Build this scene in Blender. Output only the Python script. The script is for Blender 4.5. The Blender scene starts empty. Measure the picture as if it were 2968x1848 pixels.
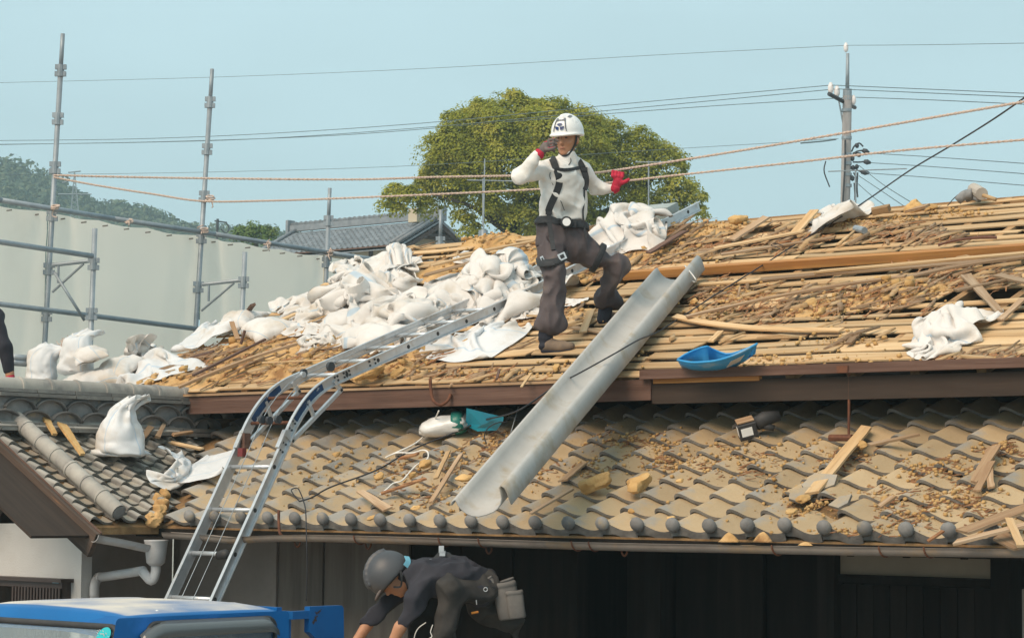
import bpy, math, random
import numpy as np
from mathutils import Vector, Matrix
random.seed(7)
rng = np.random.default_rng(11)
sc = bpy.context.scene
COL = sc.collection
R = math.radians
# camera
FPX, YAW, PIT, ROL = 6715.2, R(39.554), R(4.3706), R(0.5212)
CAM = np.array([12.40043, -11.37839, 0.16046])
FW = np.array([-math.sin(YAW) * math.cos(PIT), math.cos(YAW) * math.cos(PIT), math.sin(PIT)])
RT = np.array([math.cos(YAW), math.sin(YAW), 0.0])
UP = np.cross(RT, FW)
R2 = RT * math.cos(ROL) + UP * math.sin(ROL)
U2 = -RT * math.sin(ROL) + UP * math.cos(ROL)
cd = bpy.data.cameras.new('camera')
cam = bpy.data.objects.new('camera', cd)
COL.objects.link(cam)
cam.matrix_world = Matrix([[R2[0], U2[0], -FW[0], CAM[0]], [R2[1], U2[1], -FW[1], CAM[1]],
						   [R2[2], U2[2], -FW[2], CAM[2]], [0, 0, 0, 1]])
cd.sensor_width = 36.0
cd.lens = 36.0 * FPX / 2968.0
cd.clip_start = 0.1
cd.clip_end = 6000
sc.camera = cam
# sky and sun (bright overcast)
SUN_EL, SUN_AZ = R(44), R(181)          # azimuth measured from +Y, clockwise
w = bpy.data.worlds.new('World')
sc.world = w
w.use_nodes = True
nt = w.node_tree
nt.nodes.clear()
out = nt.nodes.new('ShaderNodeOutputWorld')
bg = nt.nodes.new('ShaderNodeBackground')
sky = nt.nodes.new('ShaderNodeTexSky')
sky.sky_type = 'NISHITA'
sky.sun_disc = False
sky.sun_elevation = SUN_EL
sky.sun_rotation = SUN_AZ
sky.air_density = 1.0
sky.dust_density = 1.6
sky.ozone_density = 1.6
bg.inputs['Strength'].default_value = 0.1
tc = nt.nodes.new('ShaderNodeTexCoord')
mp = nt.nodes.new('ShaderNodeMapping')
mp.inputs['Scale'].default_value = (3.0, 3.0, 9.0)
nz = nt.nodes.new('ShaderNodeTexNoise')
nz.inputs['Scale'].default_value = 1.6
nz.inputs['Detail'].default_value = 3.0
rmp = nt.nodes.new('ShaderNodeMapRange')
rmp.inputs['From Min'].default_value = 0.3
rmp.inputs['From Max'].default_value = 0.7
rmp.inputs['To Min'].default_value = 0.94
rmp.inputs['To Max'].default_value = 1.06
veil = nt.nodes.new('ShaderNodeMix')
veil.data_type = 'RGBA'
veil.blend_type = 'MIX'
veil.inputs[0].default_value = 0.85
VEIL = (5.7, 7.7, 8.2, 1)
veil.inputs[7].default_value = VEIL
mul = nt.nodes.new('ShaderNodeVectorMath')
mul.operation = 'SCALE'
nt.links.new(tc.outputs['Generated'], mp.inputs['Vector'])
nt.links.new(mp.outputs['Vector'], nz.inputs['Vector'])
nt.links.new(nz.outputs['Fac'], rmp.inputs['Value'])
nt.links.new(sky.outputs['Color'], veil.inputs[6])
nt.links.new(veil.outputs[2], mul.inputs[0])
nt.links.new(rmp.outputs['Result'], mul.inputs['Scale'])
nt.links.new(mul.outputs['Vector'], bg.inputs['Color'])
nt.links.new(bg.outputs['Background'], out.inputs['Surface'])
sd = bpy.data.lights.new('sun', 'SUN')
sd.energy = 3.2
sd.angle = R(38)
sd.color = (1.0, 0.78, 0.58)
sun = bpy.data.objects.new('sun', sd)
COL.objects.link(sun)
sdir = Vector((math.sin(SUN_AZ) * math.cos(SUN_EL), math.cos(SUN_AZ) * math.cos(SUN_EL), math.sin(SUN_EL)))
sun.rotation_euler = sdir.to_track_quat('Z', 'Y').to_euler()
sun.location = (0, 0, 30)
vs = sc.view_settings
vs.view_transform = 'Standard'
vs.look = 'None'
vs.exposure = 0.22
vs.gamma = 1.0
vs.use_curve_mapping = False
sc.render.engine = 'CYCLES'
# survey: pixel of the photograph -> point on a real plane
P_LOW, P_DECK, P_WING = R(24.18), R(22), R(30)
Y_DECK, Z_DECK = 1.30, 0.98
X_VAL = -0.30
N_LOW = np.array([0, -math.sin(P_LOW), math.cos(P_LOW)])
N_DECK = np.array([0, -math.sin(P_DECK), math.cos(P_DECK)])
N_WING = np.array([math.sin(P_WING), 0, math.cos(P_WING)])
O_DECK = np.array([0, Y_DECK, Z_DECK])
O_WING = np.array([X_VAL, 0, 0])
def ray(u, v):
	return FW + R2 * (u - 1484) / FPX - U2 * (v - 924) / FPX
def hit(u, v, p0, n):
	r = ray(u, v)
	return CAM + r * (((np.asarray(p0, float) - CAM) @ n) / (r @ n))
def deck(u, v, h=0.0):
	return hit(u, v, O_DECK + N_DECK * h, N_DECK)
def low(u, v, h=0.0):
	return hit(u, v, N_LOW * h, N_LOW)
def wing(u, v, h=0.0):
	return hit(u, v, O_WING + N_WING * h, N_WING)
def aty(u, v, y):
	return hit(u, v, (0, y, 0), np.array([0, 1.0, 0]))
def atx(u, v, x):
	return hit(u, v, (x, 0, 0), np.array([1.0, 0, 0]))
def atd(u, v, d):
	return CAM + ray(u, v) * d
def depth(p):
	return float((np.asarray(p) - CAM) @ FW)
def pxm(d):
	return FPX / d
# object helpers
WL = {}
def thing(name, label, cat, loc=(0, 0, 0), group=None):
	o = bpy.data.objects.new(name, None)
	COL.objects.link(o)
	o.location = loc
	o.empty_display_size = 0.1
	WL[o.name] = Vector(loc)
	o['label'] = label
	o['category'] = cat
	if group:
		o['group'] = group
	return o
def part(name, parent, loc):
	"""an empty-like carrier is never used for parts: parts are meshes"""
	raise NotImplementedError
def tag(o, label=None, cat=None, group=None, kind=None):
	if label: o['label'] = label
	if cat: o['category'] = cat
	if group: o['group'] = group
	if kind: o['kind'] = kind
	return o
def mesh_of(name, verts, faces, mat=None, smooth=False, uvs=None):
	me = bpy.data.meshes.new(name)
	v = np.asarray(verts, dtype=np.float32)
	if isinstance(faces, np.ndarray):
		k = faces.shape[1]
		me.vertices.add(len(v))
		me.vertices.foreach_set('co', v.ravel())
		me.loops.add(faces.size)
		me.loops.foreach_set('vertex_index', faces.astype(np.int32).ravel())
		me.polygons.add(len(faces))
		me.polygons.foreach_set('loop_start', np.arange(0, faces.size, k, dtype=np.int32))
		me.update(calc_edges=True)
	else:
		me.from_pydata([tuple(map(float, q)) for q in v], [], [tuple(int(i) for i in f) for f in faces])
	if uvs is not None:
		ul = me.uv_layers.new(name='UVMap')
		li = np.empty(len(me.loops), dtype=np.int32)
		me.loops.foreach_get('vertex_index', li)
		ul.data.foreach_set('uv', np.asarray(uvs, dtype=np.float32)[li].ravel())
	if smooth:
		me.polygons.foreach_set('use_smooth', np.ones(len(me.polygons), dtype=bool))
	if mat:
		for m in (mat if isinstance(mat, (list, tuple)) else [mat]):
			me.materials.append(m)
	return me
def link(name, me, M, parent=None):
	"""link a mesh with the world matrix M, under an unrotated parent"""
	o = bpy.data.objects.new(name, me)
	COL.objects.link(o)
	M = M.copy()
	WL[o.name] = M.translation.copy()
	if parent is not None:
		o.parent = parent
		M.translation = M.translation - WL[parent.name]
	o.matrix_basis = M
	return o
def obj(name, verts, faces, mat, parent=None, smooth=False, uvs=None, origin=None):
	"""world-space vertices; the origin is put at the middle of the base"""
	v = np.asarray(verts, dtype=float)
	if origin is None:
		lo, hi = v.min(0), v.max(0)
		origin = np.array([(lo[0] + hi[0]) / 2, (lo[1] + hi[1]) / 2, lo[2]])
	me = mesh_of(name, v - origin, faces, mat, smooth, uvs)
	return link(name, me, Matrix.Translation(Vector(origin)), parent)
class MB:
	"""collects shapes into one mesh"""
	def __init__(s):
		s.v = []
		s.f = []
		s.n = 0
	def add(s, v, f):
		v = np.asarray(v, float)
		s.v.append(v)
		s.f += [tuple(i + s.n for i in q) for q in f]
		s.n += len(v)
		return s
	def box(s, lo, hi, M=None, bev=0.0):
		v, f = boxvf(lo, hi, bev)
		if M is not None:
			v = xf(M, v)
		return s.add(v, f)
	def tube(s, pts, r, n=8, cap=True):
		v, f = tubevf(pts, r, n, cap)
		return s.add(v, f)
	def build(s, name, mat, parent=None, smooth=False, origin=None):
		return obj(name, np.concatenate(s.v), s.f, mat, parent, smooth, origin=origin)
def xf(M, v):
	M = np.array(M)
	return np.asarray(v) @ M[:3, :3].T + M[:3, 3]
def boxvf(lo, hi, bev=0.0):
	(x0, y0, z0), (x1, y1, z1) = lo, hi
	if bev <= 0:
		v = [(x0, y0, z0), (x1, y0, z0), (x1, y1, z0), (x0, y1, z0), (x0, y0, z1), (x1, y0, z1), (x1, y1, z1), (x0, y1, z1)]
		f = [(0, 3, 2, 1), (4, 5, 6, 7), (0, 1, 5, 4), (1, 2, 6, 5), (2, 3, 7, 6), (3, 0, 4, 7)]
		return np.array(v, float), f
	b = bev
	sec = [(y0 + b, z0), (y1 - b, z0), (y1, z0 + b), (y1, z1 - b), (y1 - b, z1), (y0 + b, z1), (y0, z1 - b), (y0, z0 + b)]
	v = [(x0, a, c) for a, c in sec] + [(x1, a, c) for a, c in sec]
	f = [tuple(range(7, -1, -1)), tuple(range(8, 16))]
	for i in range(8):
		j = (i + 1) % 8
		f.append((i, j, 8 + j, 8 + i))
	return np.array(v, float), [tuple(reversed(q)) for q in f] if False else f
def tubevf(pts, r, n=8, cap=True):
	pts = np.asarray(pts, float)
	m = len(pts)
	rr = np.broadcast_to(np.asarray(r, float), (m,))
	t = np.gradient(pts, axis=0)
	t /= np.linalg.norm(t, axis=1)[:, None] + 1e-12
	a = np.array([0, 0, 1.0]) if abs(t[0][2]) < 0.9 else np.array([1.0, 0, 0])
	vs_ = []
	nprev = np.cross(t[0], a)
	nprev /= np.linalg.norm(nprev)
	ang = np.arange(n) * 2 * math.pi / n
	for i in range(m):
		nn = nprev - t[i] * (nprev @ t[i])
		nn /= np.linalg.norm(nn) + 1e-12
		b = np.cross(t[i], nn)
		nprev = nn
		vs_.append(pts[i] + rr[i] * (np.cos(ang)[:, None] * nn + np.sin(ang)[:, None] * b))
	v = np.concatenate(vs_)
	f = []
	for i in range(m - 1):
		for k in range(n):
			l = (k + 1) % n
			f.append((i * n + k, i * n + l, (i + 1) * n + l, (i + 1) * n + k))
	if cap:
		f.append(tuple(range(n - 1, -1, -1)))
		f.append(tuple((m - 1) * n + k for k in range(n)))
	return v, f
def lathe(prof, n=16, M=None):
	"""profile of (radius, z)"""
	v = []
	f = []
	for (r, z) in prof:
		for k in range(n):
			a = 2 * math.pi * k / n
			v.append((r * math.cos(a), r * math.sin(a), z))
	for i in range(len(prof) - 1):
		for k in range(n):
			l = (k + 1) % n
			f.append((i * n + k, i * n + l, (i + 1) * n + l, (i + 1) * n + k))
	f.append(tuple(range(n - 1, -1, -1)))
	f.append(tuple((len(prof) - 1) * n + k for k in range(n)))
	v = np.array(v)
	return (xf(M, v) if M is not None else v), f
def spline(pts, n):
	"""Catmull-Rom through the points, n samples"""
	p = np.asarray(pts, float)
	if len(p) == 2:
		return p[0] + (p[1] - p[0]) * np.linspace(0, 1, n)[:, None]
	q = np.vstack([2 * p[0] - p[1], p, 2 * p[-1] - p[-2]])
	t = np.linspace(0, len(p) - 1 - 1e-6, n)
	i = t.astype(int)
	u = (t - i)[:, None]
	a, b, c, d = q[i], q[i + 1], q[i + 2], q[i + 3]
	return 0.5 * ((2 * b) + (-a + c) * u + (2 * a - 5 * b + 4 * c - d) * u ** 2 + (-a + 3 * b - 3 * c + d) * u ** 3)
def frame(origin, ex, ez):
	"""matrix whose local x is ex and local z is close to ez"""
	ex = np.asarray(ex, float)
	ex = ex / np.linalg.norm(ex)
	ez = np.asarray(ez, float)
	ey = np.cross(ez, ex)
	ey /= np.linalg.norm(ey)
	ez = np.cross(ex, ey)
	o = origin
	return Matrix([[ex[0], ey[0], ez[0], o[0]], [ex[1], ey[1], ez[1], o[1]], [ex[2], ey[2], ez[2], o[2]], [0, 0, 0, 1]])
class SN:
	def __init__(s, seed, freq, n=10):
		r = np.random.default_rng(seed)
		d = r.normal(size=(n, 3))
		d /= np.linalg.norm(d, axis=1)[:, None]
		s.k = d * freq * r.uniform(0.6, 1.5, (n, 1))
		s.p = r.uniform(0, 6.28, n)
	def __call__(s, P):
		o = 0
		for k, p in zip(s.k, s.p):
			o = o + np.sin(P[..., 0] * k[0] + P[..., 1] * k[1] + P[..., 2] * k[2] + p)
		return o / math.sqrt(len(s.p))
def vnoise2(shape, cells, seed):
	"""value noise on a 2D grid, smooth, 0..1"""
	r = np.random.default_rng(seed)
	g = r.random((cells[0] + 2, cells[1] + 2))
	a = np.linspace(0, cells[0] - 1e-6, shape[0])
	b = np.linspace(0, cells[1] - 1e-6, shape[1])
	i, j = a.astype(int), b.astype(int)
	u, v = a - i, b - j
	u, v = u * u * (3 - 2 * u), v * v * (3 - 2 * v)
	u, v = u[:, None], v[None, :]
	I, Jn = i[:, None], j[None, :]
	return (g[I, Jn] * (1 - u) * (1 - v) + g[I + 1, Jn] * u * (1 - v) + g[I, Jn + 1] * (1 - u) * v + g[I + 1, Jn + 1] * u * v)
# materials
def srgb(r, g, b):
	def f(c):
		c /= 255.0
		return c / 12.92 if c <= 0.04045 else ((c + 0.055) / 1.055) ** 2.4
	return (f(r), f(g), f(b), 1.0)
def lin(r, g, b):
	return (r, g, b, 1.0)
def pmat(name, c1, c2=None, scale=6.0, detail=4.0, rough=0.7, metal=0.0, bump=0.0, bscale=None, stretch=(1, 1, 1),
		 c3=None, s3=1.5, t3=(0.52, 0.62), rnd=0.12, coords='object', spec=0.35, rough2=None):
	"""noise between c1 and c2; optional stain colour c3 by a second noise; per-object brightness and offset"""
	m = bpy.data.materials.new(name)
	m.use_nodes = True
	t = m.node_tree
	b = t.nodes['Principled BSDF']
	N, L = t.nodes.new, t.links.new
	tcn = N('ShaderNodeTexCoord')
	oi = N('ShaderNodeObjectInfo')
	if coords == 'object':
		src = tcn.outputs['Object']
	else:
		src = N('ShaderNodeNewGeometry').outputs['Position']
	mpn = N('ShaderNodeMapping')
	mpn.inputs['Scale'].default_value = stretch
	L(src, mpn.inputs['Vector'])
	off = N('ShaderNodeVectorMath')
	off.operation = 'MULTIPLY_ADD'
	off.inputs[1].default_value = (37.0, 17.0, 23.0) if coords == 'object' else (0, 0, 0)
	L(oi.outputs['Random'], off.inputs[0])
	L(mpn.outputs['Vector'], off.inputs[2])
	n1 = N('ShaderNodeTexNoise')
	n1.inputs['Scale'].default_value = scale
	n1.inputs['Detail'].default_value = detail
	n1.inputs['Roughness'].default_value = 0.6
	L(off.outputs[0], n1.inputs['Vector'])
	mr = N('ShaderNodeMapRange')
	mr.inputs['From Min'].default_value = 0.34
	mr.inputs['From Max'].default_value = 0.66
	L(n1.outputs['Fac'], mr.inputs['Value'])
	mx = N('ShaderNodeMix')
	mx.data_type = 'RGBA'
	mx.inputs[6].default_value = c1
	mx.inputs[7].default_value = c2 or c1
	L(mr.outputs['Result'], mx.inputs[0])
	colr = mx.outputs[2]
	if c3 is not None:
		n3 = N('ShaderNodeTexNoise')
		n3.inputs['Scale'].default_value = s3
		n3.inputs['Detail'].default_value = 5.0
		n3.inputs['Roughness'].default_value = 0.65
		L(off.outputs[0], n3.inputs['Vector'])
		m3 = N('ShaderNodeMapRange')
		m3.inputs['From Min'].default_value = t3[0]
		m3.inputs['From Max'].default_value = t3[1]
		L(n3.outputs['Fac'], m3.inputs['Value'])
		x3 = N('ShaderNodeMix')
		x3.data_type = 'RGBA'
		x3.inputs[7].default_value = c3
		L(m3.outputs['Result'], x3.inputs[0])
		L(colr, x3.inputs[6])
		colr = x3.outputs[2]
	if rnd > 0:
		rr = N('ShaderNodeMapRange')
		rr.inputs['To Min'].default_value = 1 - rnd
		rr.inputs['To Max'].default_value = 1 + rnd
		L(oi.outputs['Random'], rr.inputs['Value'])
		sv = N('ShaderNodeVectorMath')
		sv.operation = 'SCALE'
		L(colr, sv.inputs[0])
		L(rr.outputs['Result'], sv.inputs['Scale'])
		colr = sv.outputs[0]
	L(colr, b.inputs['Base Color'])
	b.inputs['Roughness'].default_value = rough
	b.inputs['Metallic'].default_value = metal
	b.inputs['Specular IOR Level'].default_value = spec
	if rough2 is not None:
		r2_ = N('ShaderNodeMapRange')
		r2_.inputs['To Min'].default_value = rough
		r2_.inputs['To Max'].default_value = rough2
		L(n1.outputs['Fac'], r2_.inputs['Value'])
		L(r2_.outputs['Result'], b.inputs['Roughness'])
	if bump > 0:
		nb = N('ShaderNodeTexNoise')
		nb.inputs['Scale'].default_value = bscale or scale * 3
		nb.inputs['Detail'].default_value = 5.0
		L(off.outputs[0], nb.inputs['Vector'])
		bp = N('ShaderNodeBump')
		bp.inputs['Strength'].default_value = 1.0
		bp.inputs['Distance'].default_value = bump
		L(nb.outputs['Fac'], bp.inputs['Height'])
		L(bp.outputs['Normal'], b.inputs['Normal'])
	return m
M = {}
M['board'] = pmat('bare_sheathing_wood', lin(.57, .375, .19), lin(.41, .25, .12), scale=5, stretch=(.35, 6, 6), c3=lin(.56, .40, .23), s3=2.2,
				  t3=(.45, .6), rough=.85, bump=.003, bscale=14, rnd=.2)
M['oldwood'] = pmat('weathered_wood', lin(.36, .24, .14), lin(.24, .14, .075), scale=5, stretch=(.3, 7, 7), rough=.85, bump=.003, bscale=14, rnd=.3,
					c3=lin(.42, .31, .21), s3=2, t3=(.5, .65))
M['fascia'] = pmat('brown_stained_wood', lin(.095, .05, .036), lin(.15, .086, .064), scale=4, stretch=(.25, 6, 6), rough=.8, bump=.003, rnd=.15,
				   c3=lin(.27, .17, .12), s3=1.6, t3=(.58, .75))
M['beam'] = pmat('orange_pine', lin(.50, .24, .07), lin(.34, .14, .04), scale=4, stretch=(.25, 6, 6), rough=.7, bump=.002, rnd=.1)
M['rafter'] = pmat('rafter_wood', lin(.42, .26, .13), lin(.28, .16, .07), scale=5, stretch=(.3, 6, 6), rough=.85, bump=.002, rnd=.2)
M['dark'] = pmat('shade_dark_wood', lin(.010, .009, .008), lin(.018, .015, .013), scale=3, stretch=(5, 5, .4), rough=.95, rnd=.3, spec=.05)  # shade under eaves and indoors put into the near-black wood colour
M['darkboard'] = pmat('dark_wall_board', lin(.015, .012, .010), lin(.009, .008, .007), scale=3, stretch=(5, 5, .4), rough=.95, rnd=.35, spec=.06)  # board colour blackened to hold the shade below the eave
M['bark'] = pmat('bark_strip', lin(.21, .085, .035), lin(.36, .19, .09), scale=12, stretch=(.5, 3, 3), rough=.9, rnd=.3, coords='world')
M['clay'] = pmat('dry_yellow_clay', lin(.60, .39, .18), lin(.45, .265, .105), scale=5, detail=8, rough=.95, bump=.02, bscale=22, coords='world', rnd=0,
				 c3=lin(.27, .14, .055), s3=4.0, t3=(.55, .7))
M['lump'] = pmat('clay_lump', lin(.60, .39, .17), lin(.42, .24, .085), scale=8, detail=8, rough=.95, bump=.012, bscale=30, rnd=.15)
M['sheet'] = None
M['steel'] = pmat('galvanised_steel', lin(.33, .37, .40), lin(.24, .28, .31), scale=9, rough=.5, metal=.35, rnd=.08)
M['alu'] = pmat('aluminium', lin(.62, .64, .66), lin(.52, .54, .56), scale=14, rough=.38, metal=.6, rnd=.05, c3=lin(.45, .42, .38), s3=5, t3=(.58, .7))
M['grey_metal'] = pmat('chute_sheet', lin(.45, .445, .43), lin(.40, .395, .38), scale=4, rough=.9, metal=.0, spec=.1, rnd=.0, c3=lin(.36, .32, .26), s3=2.6, t3=(.52, .66))
M['rust'] = pmat('rusty_iron', lin(.10, .04, .025), lin(.17, .07, .035), scale=20, rough=.8, metal=.2)
M['rope'] = pmat('tan_rope', lin(.60, .48, .41), lin(.48, .37, .31), scale=60, rough=.9, rnd=.05)
M['cable'] = pmat('black_cable', lin(.02, .022, .027), lin(.03, .03, .035), rough=.6)
M['wire'] = pmat('power_line', lin(.10, .14, .16), rough=.6, rnd=.0)
M['white_cord'] = pmat('white_cord', lin(.75, .73, .69), lin(.62, .6, .56), scale=20, rough=.7)
M['plaster'] = pmat('white_plaster', lin(.60, .595, .575), lin(.55, .54, .52), scale=3, rough=.9, bump=.004, bscale=70, coords='world', rnd=0,
					c3=lin(.50, .48, .45), s3=1.2, t3=(.55, .75))
M['greyplaster'] = pmat('grey_mortar_wall', lin(.24, .215, .195), lin(.19, .17, .152), scale=2.5, rough=.95, bump=.003, bscale=40, coords='world', rnd=0)
M['pvc'] = pmat('grey_white_pvc', lin(.54, .54, .55), lin(.47, .465, .46), scale=6, rough=.45, c3=lin(.40, .37, .34), s3=4, t3=(.55, .7))
M['gutter'] = pmat('brown_grey_gutter', lin(.25, .215, .185), lin(.19, .16, .14), scale=5, rough=.5, c3=lin(.30, .21, .13), s3=3, t3=(.52, .66))
M['blue_plastic'] = pmat('blue_plastic', lin(.03, .27, .58), lin(.05, .32, .62), scale=8, rough=.45, c3=lin(.34, .42, .46), s3=4, t3=(.55, .75))
M['teal_plastic'] = pmat('teal_plastic', lin(.01, .30, .42), lin(.02, .24, .36), scale=6, rough=.45)
M['truck'] = pmat('blue_truck_paint', lin(.003, .10, .32), lin(.005, .12, .36), scale=3, rough=.4, spec=.3, rnd=0, c3=lin(.02, .16, .52), s3=2, t3=(.55, .7))
M['truckdust'] = pmat('dusty_roof_paint', lin(.70, .655, .58), lin(.60, .57, .52), scale=3, rough=.7, rnd=0, c3=lin(.16, .33, .62), s3=1.4, t3=(.60, .72))
M['truckrust'] = pmat('rusty_blue_paint', lin(.003, .095, .30), lin(.005, .08, .25), scale=5, rough=.5, rnd=0, c3=lin(.045, .028, .022), s3=9, t3=(.62, .64))
M['rubber'] = pmat('black_rubber', lin(.03, .03, .032), lin(.045, .043, .043), scale=9, rough=.6)
M['white_paint'] = pmat('white_paint', lin(.78, .78, .76), lin(.72, .72, .70), scale=8, rough=.4)
def glassmat():
	m = bpy.data.materials.new('window_glass')
	m.use_nodes = True
	b = m.node_tree.nodes['Principled BSDF']
	b.inputs['Base Color'].default_value = (.75, .85, .87, 1)
	b.inputs['Roughness'].default_value = .03
	b.inputs['Transmission Weight'].default_value = .85
	b.inputs['IOR'].default_value = 1.45
	return m
M['glass'] = glassmat()
def tile_mat(name, grey1, grey2, dust, d0, d1, xgrad=None):
	"""clay roof tile: mottled smoked grey, dust that has settled in the troughs"""
	m = bpy.data.materials.new(name)
	m.use_nodes = True
	t = m.node_tree
	b = t.nodes['Principled BSDF']
	N, L = t.nodes.new, t.links.new
	oi = N('ShaderNodeObjectInfo')
	tcn = N('ShaderNodeTexCoord')
	geo = N('ShaderNodeNewGeometry')
	off = N('ShaderNodeVectorMath')
	off.operation = 'MULTIPLY_ADD'
	off.inputs[1].default_value = (37.0, 17.0, 23.0)
	L(oi.outputs['Random'], off.inputs[0])
	L(tcn.outputs['Object'], off.inputs[2])
	n1 = N('ShaderNodeTexNoise')
	n1.inputs['Scale'].default_value = 9
	n1.inputs['Detail'].default_value = 4
	L(off.outputs[0], n1.inputs['Vector'])
	mx = N('ShaderNodeMix'); mx.data_type = 'RGBA'
	mx.inputs[6].default_value = grey1
	mx.inputs[7].default_value = grey2
	mr = N('ShaderNodeMapRange'); mr.inputs['From Min'].default_value = .35; mr.inputs['From Max'].default_value = .65
	L(n1.outputs['Fac'], mr.inputs['Value'])
	L(mr.outputs['Result'], mx.inputs[0])
	n2 = N('ShaderNodeTexNoise')
	n2.inputs['Scale'].default_value = 5.0
	n2.inputs['Detail'].default_value = 6
	n2.inputs['Roughness'].default_value = .62
	L(off.outputs[0], n2.inputs['Vector'])
	sep = N('ShaderNodeSeparateXYZ')
	L(tcn.outputs['Object'], sep.inputs[0])
	zr = N('ShaderNodeMapRange')           # low in the profile -> more dust
	zr.inputs['From Min'].default_value = .0
	zr.inputs['From Max'].default_value = -.058
	zr.inputs['To Min'].default_value = -.15
	zr.inputs['To Max'].default_value = .17
	L(sep.outputs['Z'], zr.inputs['Value'])
	ad = N('ShaderNodeMath'); ad.operation = 'ADD'
	L(n2.outputs['Fac'], ad.inputs[0]); L(zr.outputs['Result'], ad.inputs[1])
	val = ad.outputs[0]
	if xgrad:
		sp = N('ShaderNodeSeparateXYZ')
		L(geo.outputs['Position'], sp.inputs[0])
		xr = N('ShaderNodeMapRange')
		xr.inputs['From Min'].default_value = xgrad[0]; xr.inputs['From Max'].default_value = xgrad[1]
		xr.inputs['To Min'].default_value = xgrad[2]; xr.inputs['To Max'].default_value = xgrad[3]
		L(sp.outputs['X'], xr.inputs['Value'])
		a2 = N('ShaderNodeMath'); a2.operation = 'ADD'
		L(val, a2.inputs[0]); L(xr.outputs['Result'], a2.inputs[1])
		val = a2.outputs[0]
	rv = N('ShaderNodeMapRange'); rv.inputs['To Min'].default_value = -.06; rv.inputs['To Max'].default_value = .06
	L(oi.outputs['Random'], rv.inputs['Value'])
	a3 = N('ShaderNodeMath'); a3.operation = 'ADD'
	L(val, a3.inputs[0]); L(rv.outputs['Result'], a3.inputs[1])
	dm = N('ShaderNodeMapRange'); dm.inputs['From Min'].default_value = d0; dm.inputs['From Max'].default_value = d1
	dm.inputs['To Max'].default_value = .92
	L(a3.outputs[0], dm.inputs['Value'])
	sn = N('ShaderNodeSeparateXYZ'); L(geo.outputs['Normal'], sn.inputs[0])
	up = N('ShaderNodeMapRange'); up.inputs['From Min'].default_value = .35; up.inputs['From Max'].default_value = .75
	L(sn.outputs['Z'], up.inputs['Value'])
	mm = N('ShaderNodeMath'); mm.operation = 'MULTIPLY'
	L(dm.outputs['Result'], mm.inputs[0]); L(up.outputs['Result'], mm.inputs[1])
	film = N('ShaderNodeMath'); film.operation = 'MULTIPLY'; film.inputs[1].default_value = .80
	L(up.outputs['Result'], film.inputs[0])
	dc = N('ShaderNodeMix'); dc.data_type = 'RGBA'
	L(dm.outputs['Result'], dc.inputs[0]); dc.inputs[6].default_value = lin(.36, .335, .295); dc.inputs[7].default_value = dust
	mx2 = N('ShaderNodeMix'); mx2.data_type = 'RGBA'
	L(film.outputs[0], mx2.inputs[0]); L(mx.outputs[2], mx2.inputs[6])
	L(dc.outputs[2], mx2.inputs[7])
	rr = N('ShaderNodeMapRange'); rr.inputs['To Min'].default_value = .78; rr.inputs['To Max'].default_value = 1.13
	L(oi.outputs['Random'], rr.inputs['Value'])
	sv = N('ShaderNodeVectorMath'); sv.operation = 'SCALE'
	L(mx2.outputs[2], sv.inputs[0]); L(rr.outputs['Result'], sv.inputs['Scale'])
	L(sv.outputs[0], b.inputs['Base Color'])
	b.inputs['Roughness'].default_value = .62
	b.inputs['Specular IOR Level'].default_value = .4
	bp = N('ShaderNodeBump'); bp.inputs['Distance'].default_value = .004
	n3 = N('ShaderNodeTexNoise'); n3.inputs['Scale'].default_value = 45; n3.inputs['Detail'].default_value = 4
	L(off.outputs[0], n3.inputs['Vector']); L(n3.outputs['Fac'], bp.inputs['Height']); L(bp.outputs['Normal'], b.inputs['Normal'])
	return m
M['tile'] = tile_mat('dusty_grey_tile', lin(.13, .118, .108), lin(.23, .215, .195), lin(.52, .365, .19), .40, .62, (-1.0, 5.0, -.06, .17))
M['wtile'] = tile_mat('old_grey_tile', lin(.24, .225, .20), lin(.17, .16, .15), lin(.40, .35, .27), .42, .68)
M['ball'] = pmat('blue_black_tile', lin(.15, .148, .146), lin(.24, .23, .22), scale=9, rough=.65, rnd=.25, spec=.25, c3=lin(.36, .28, .17), s3=5, t3=(.56, .72))
M['ftile'] = pmat('blue_grey_tile', lin(.15, .17, .19), lin(.21, .23, .25), scale=5, rough=.5, rnd=.18, spec=.5)
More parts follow.
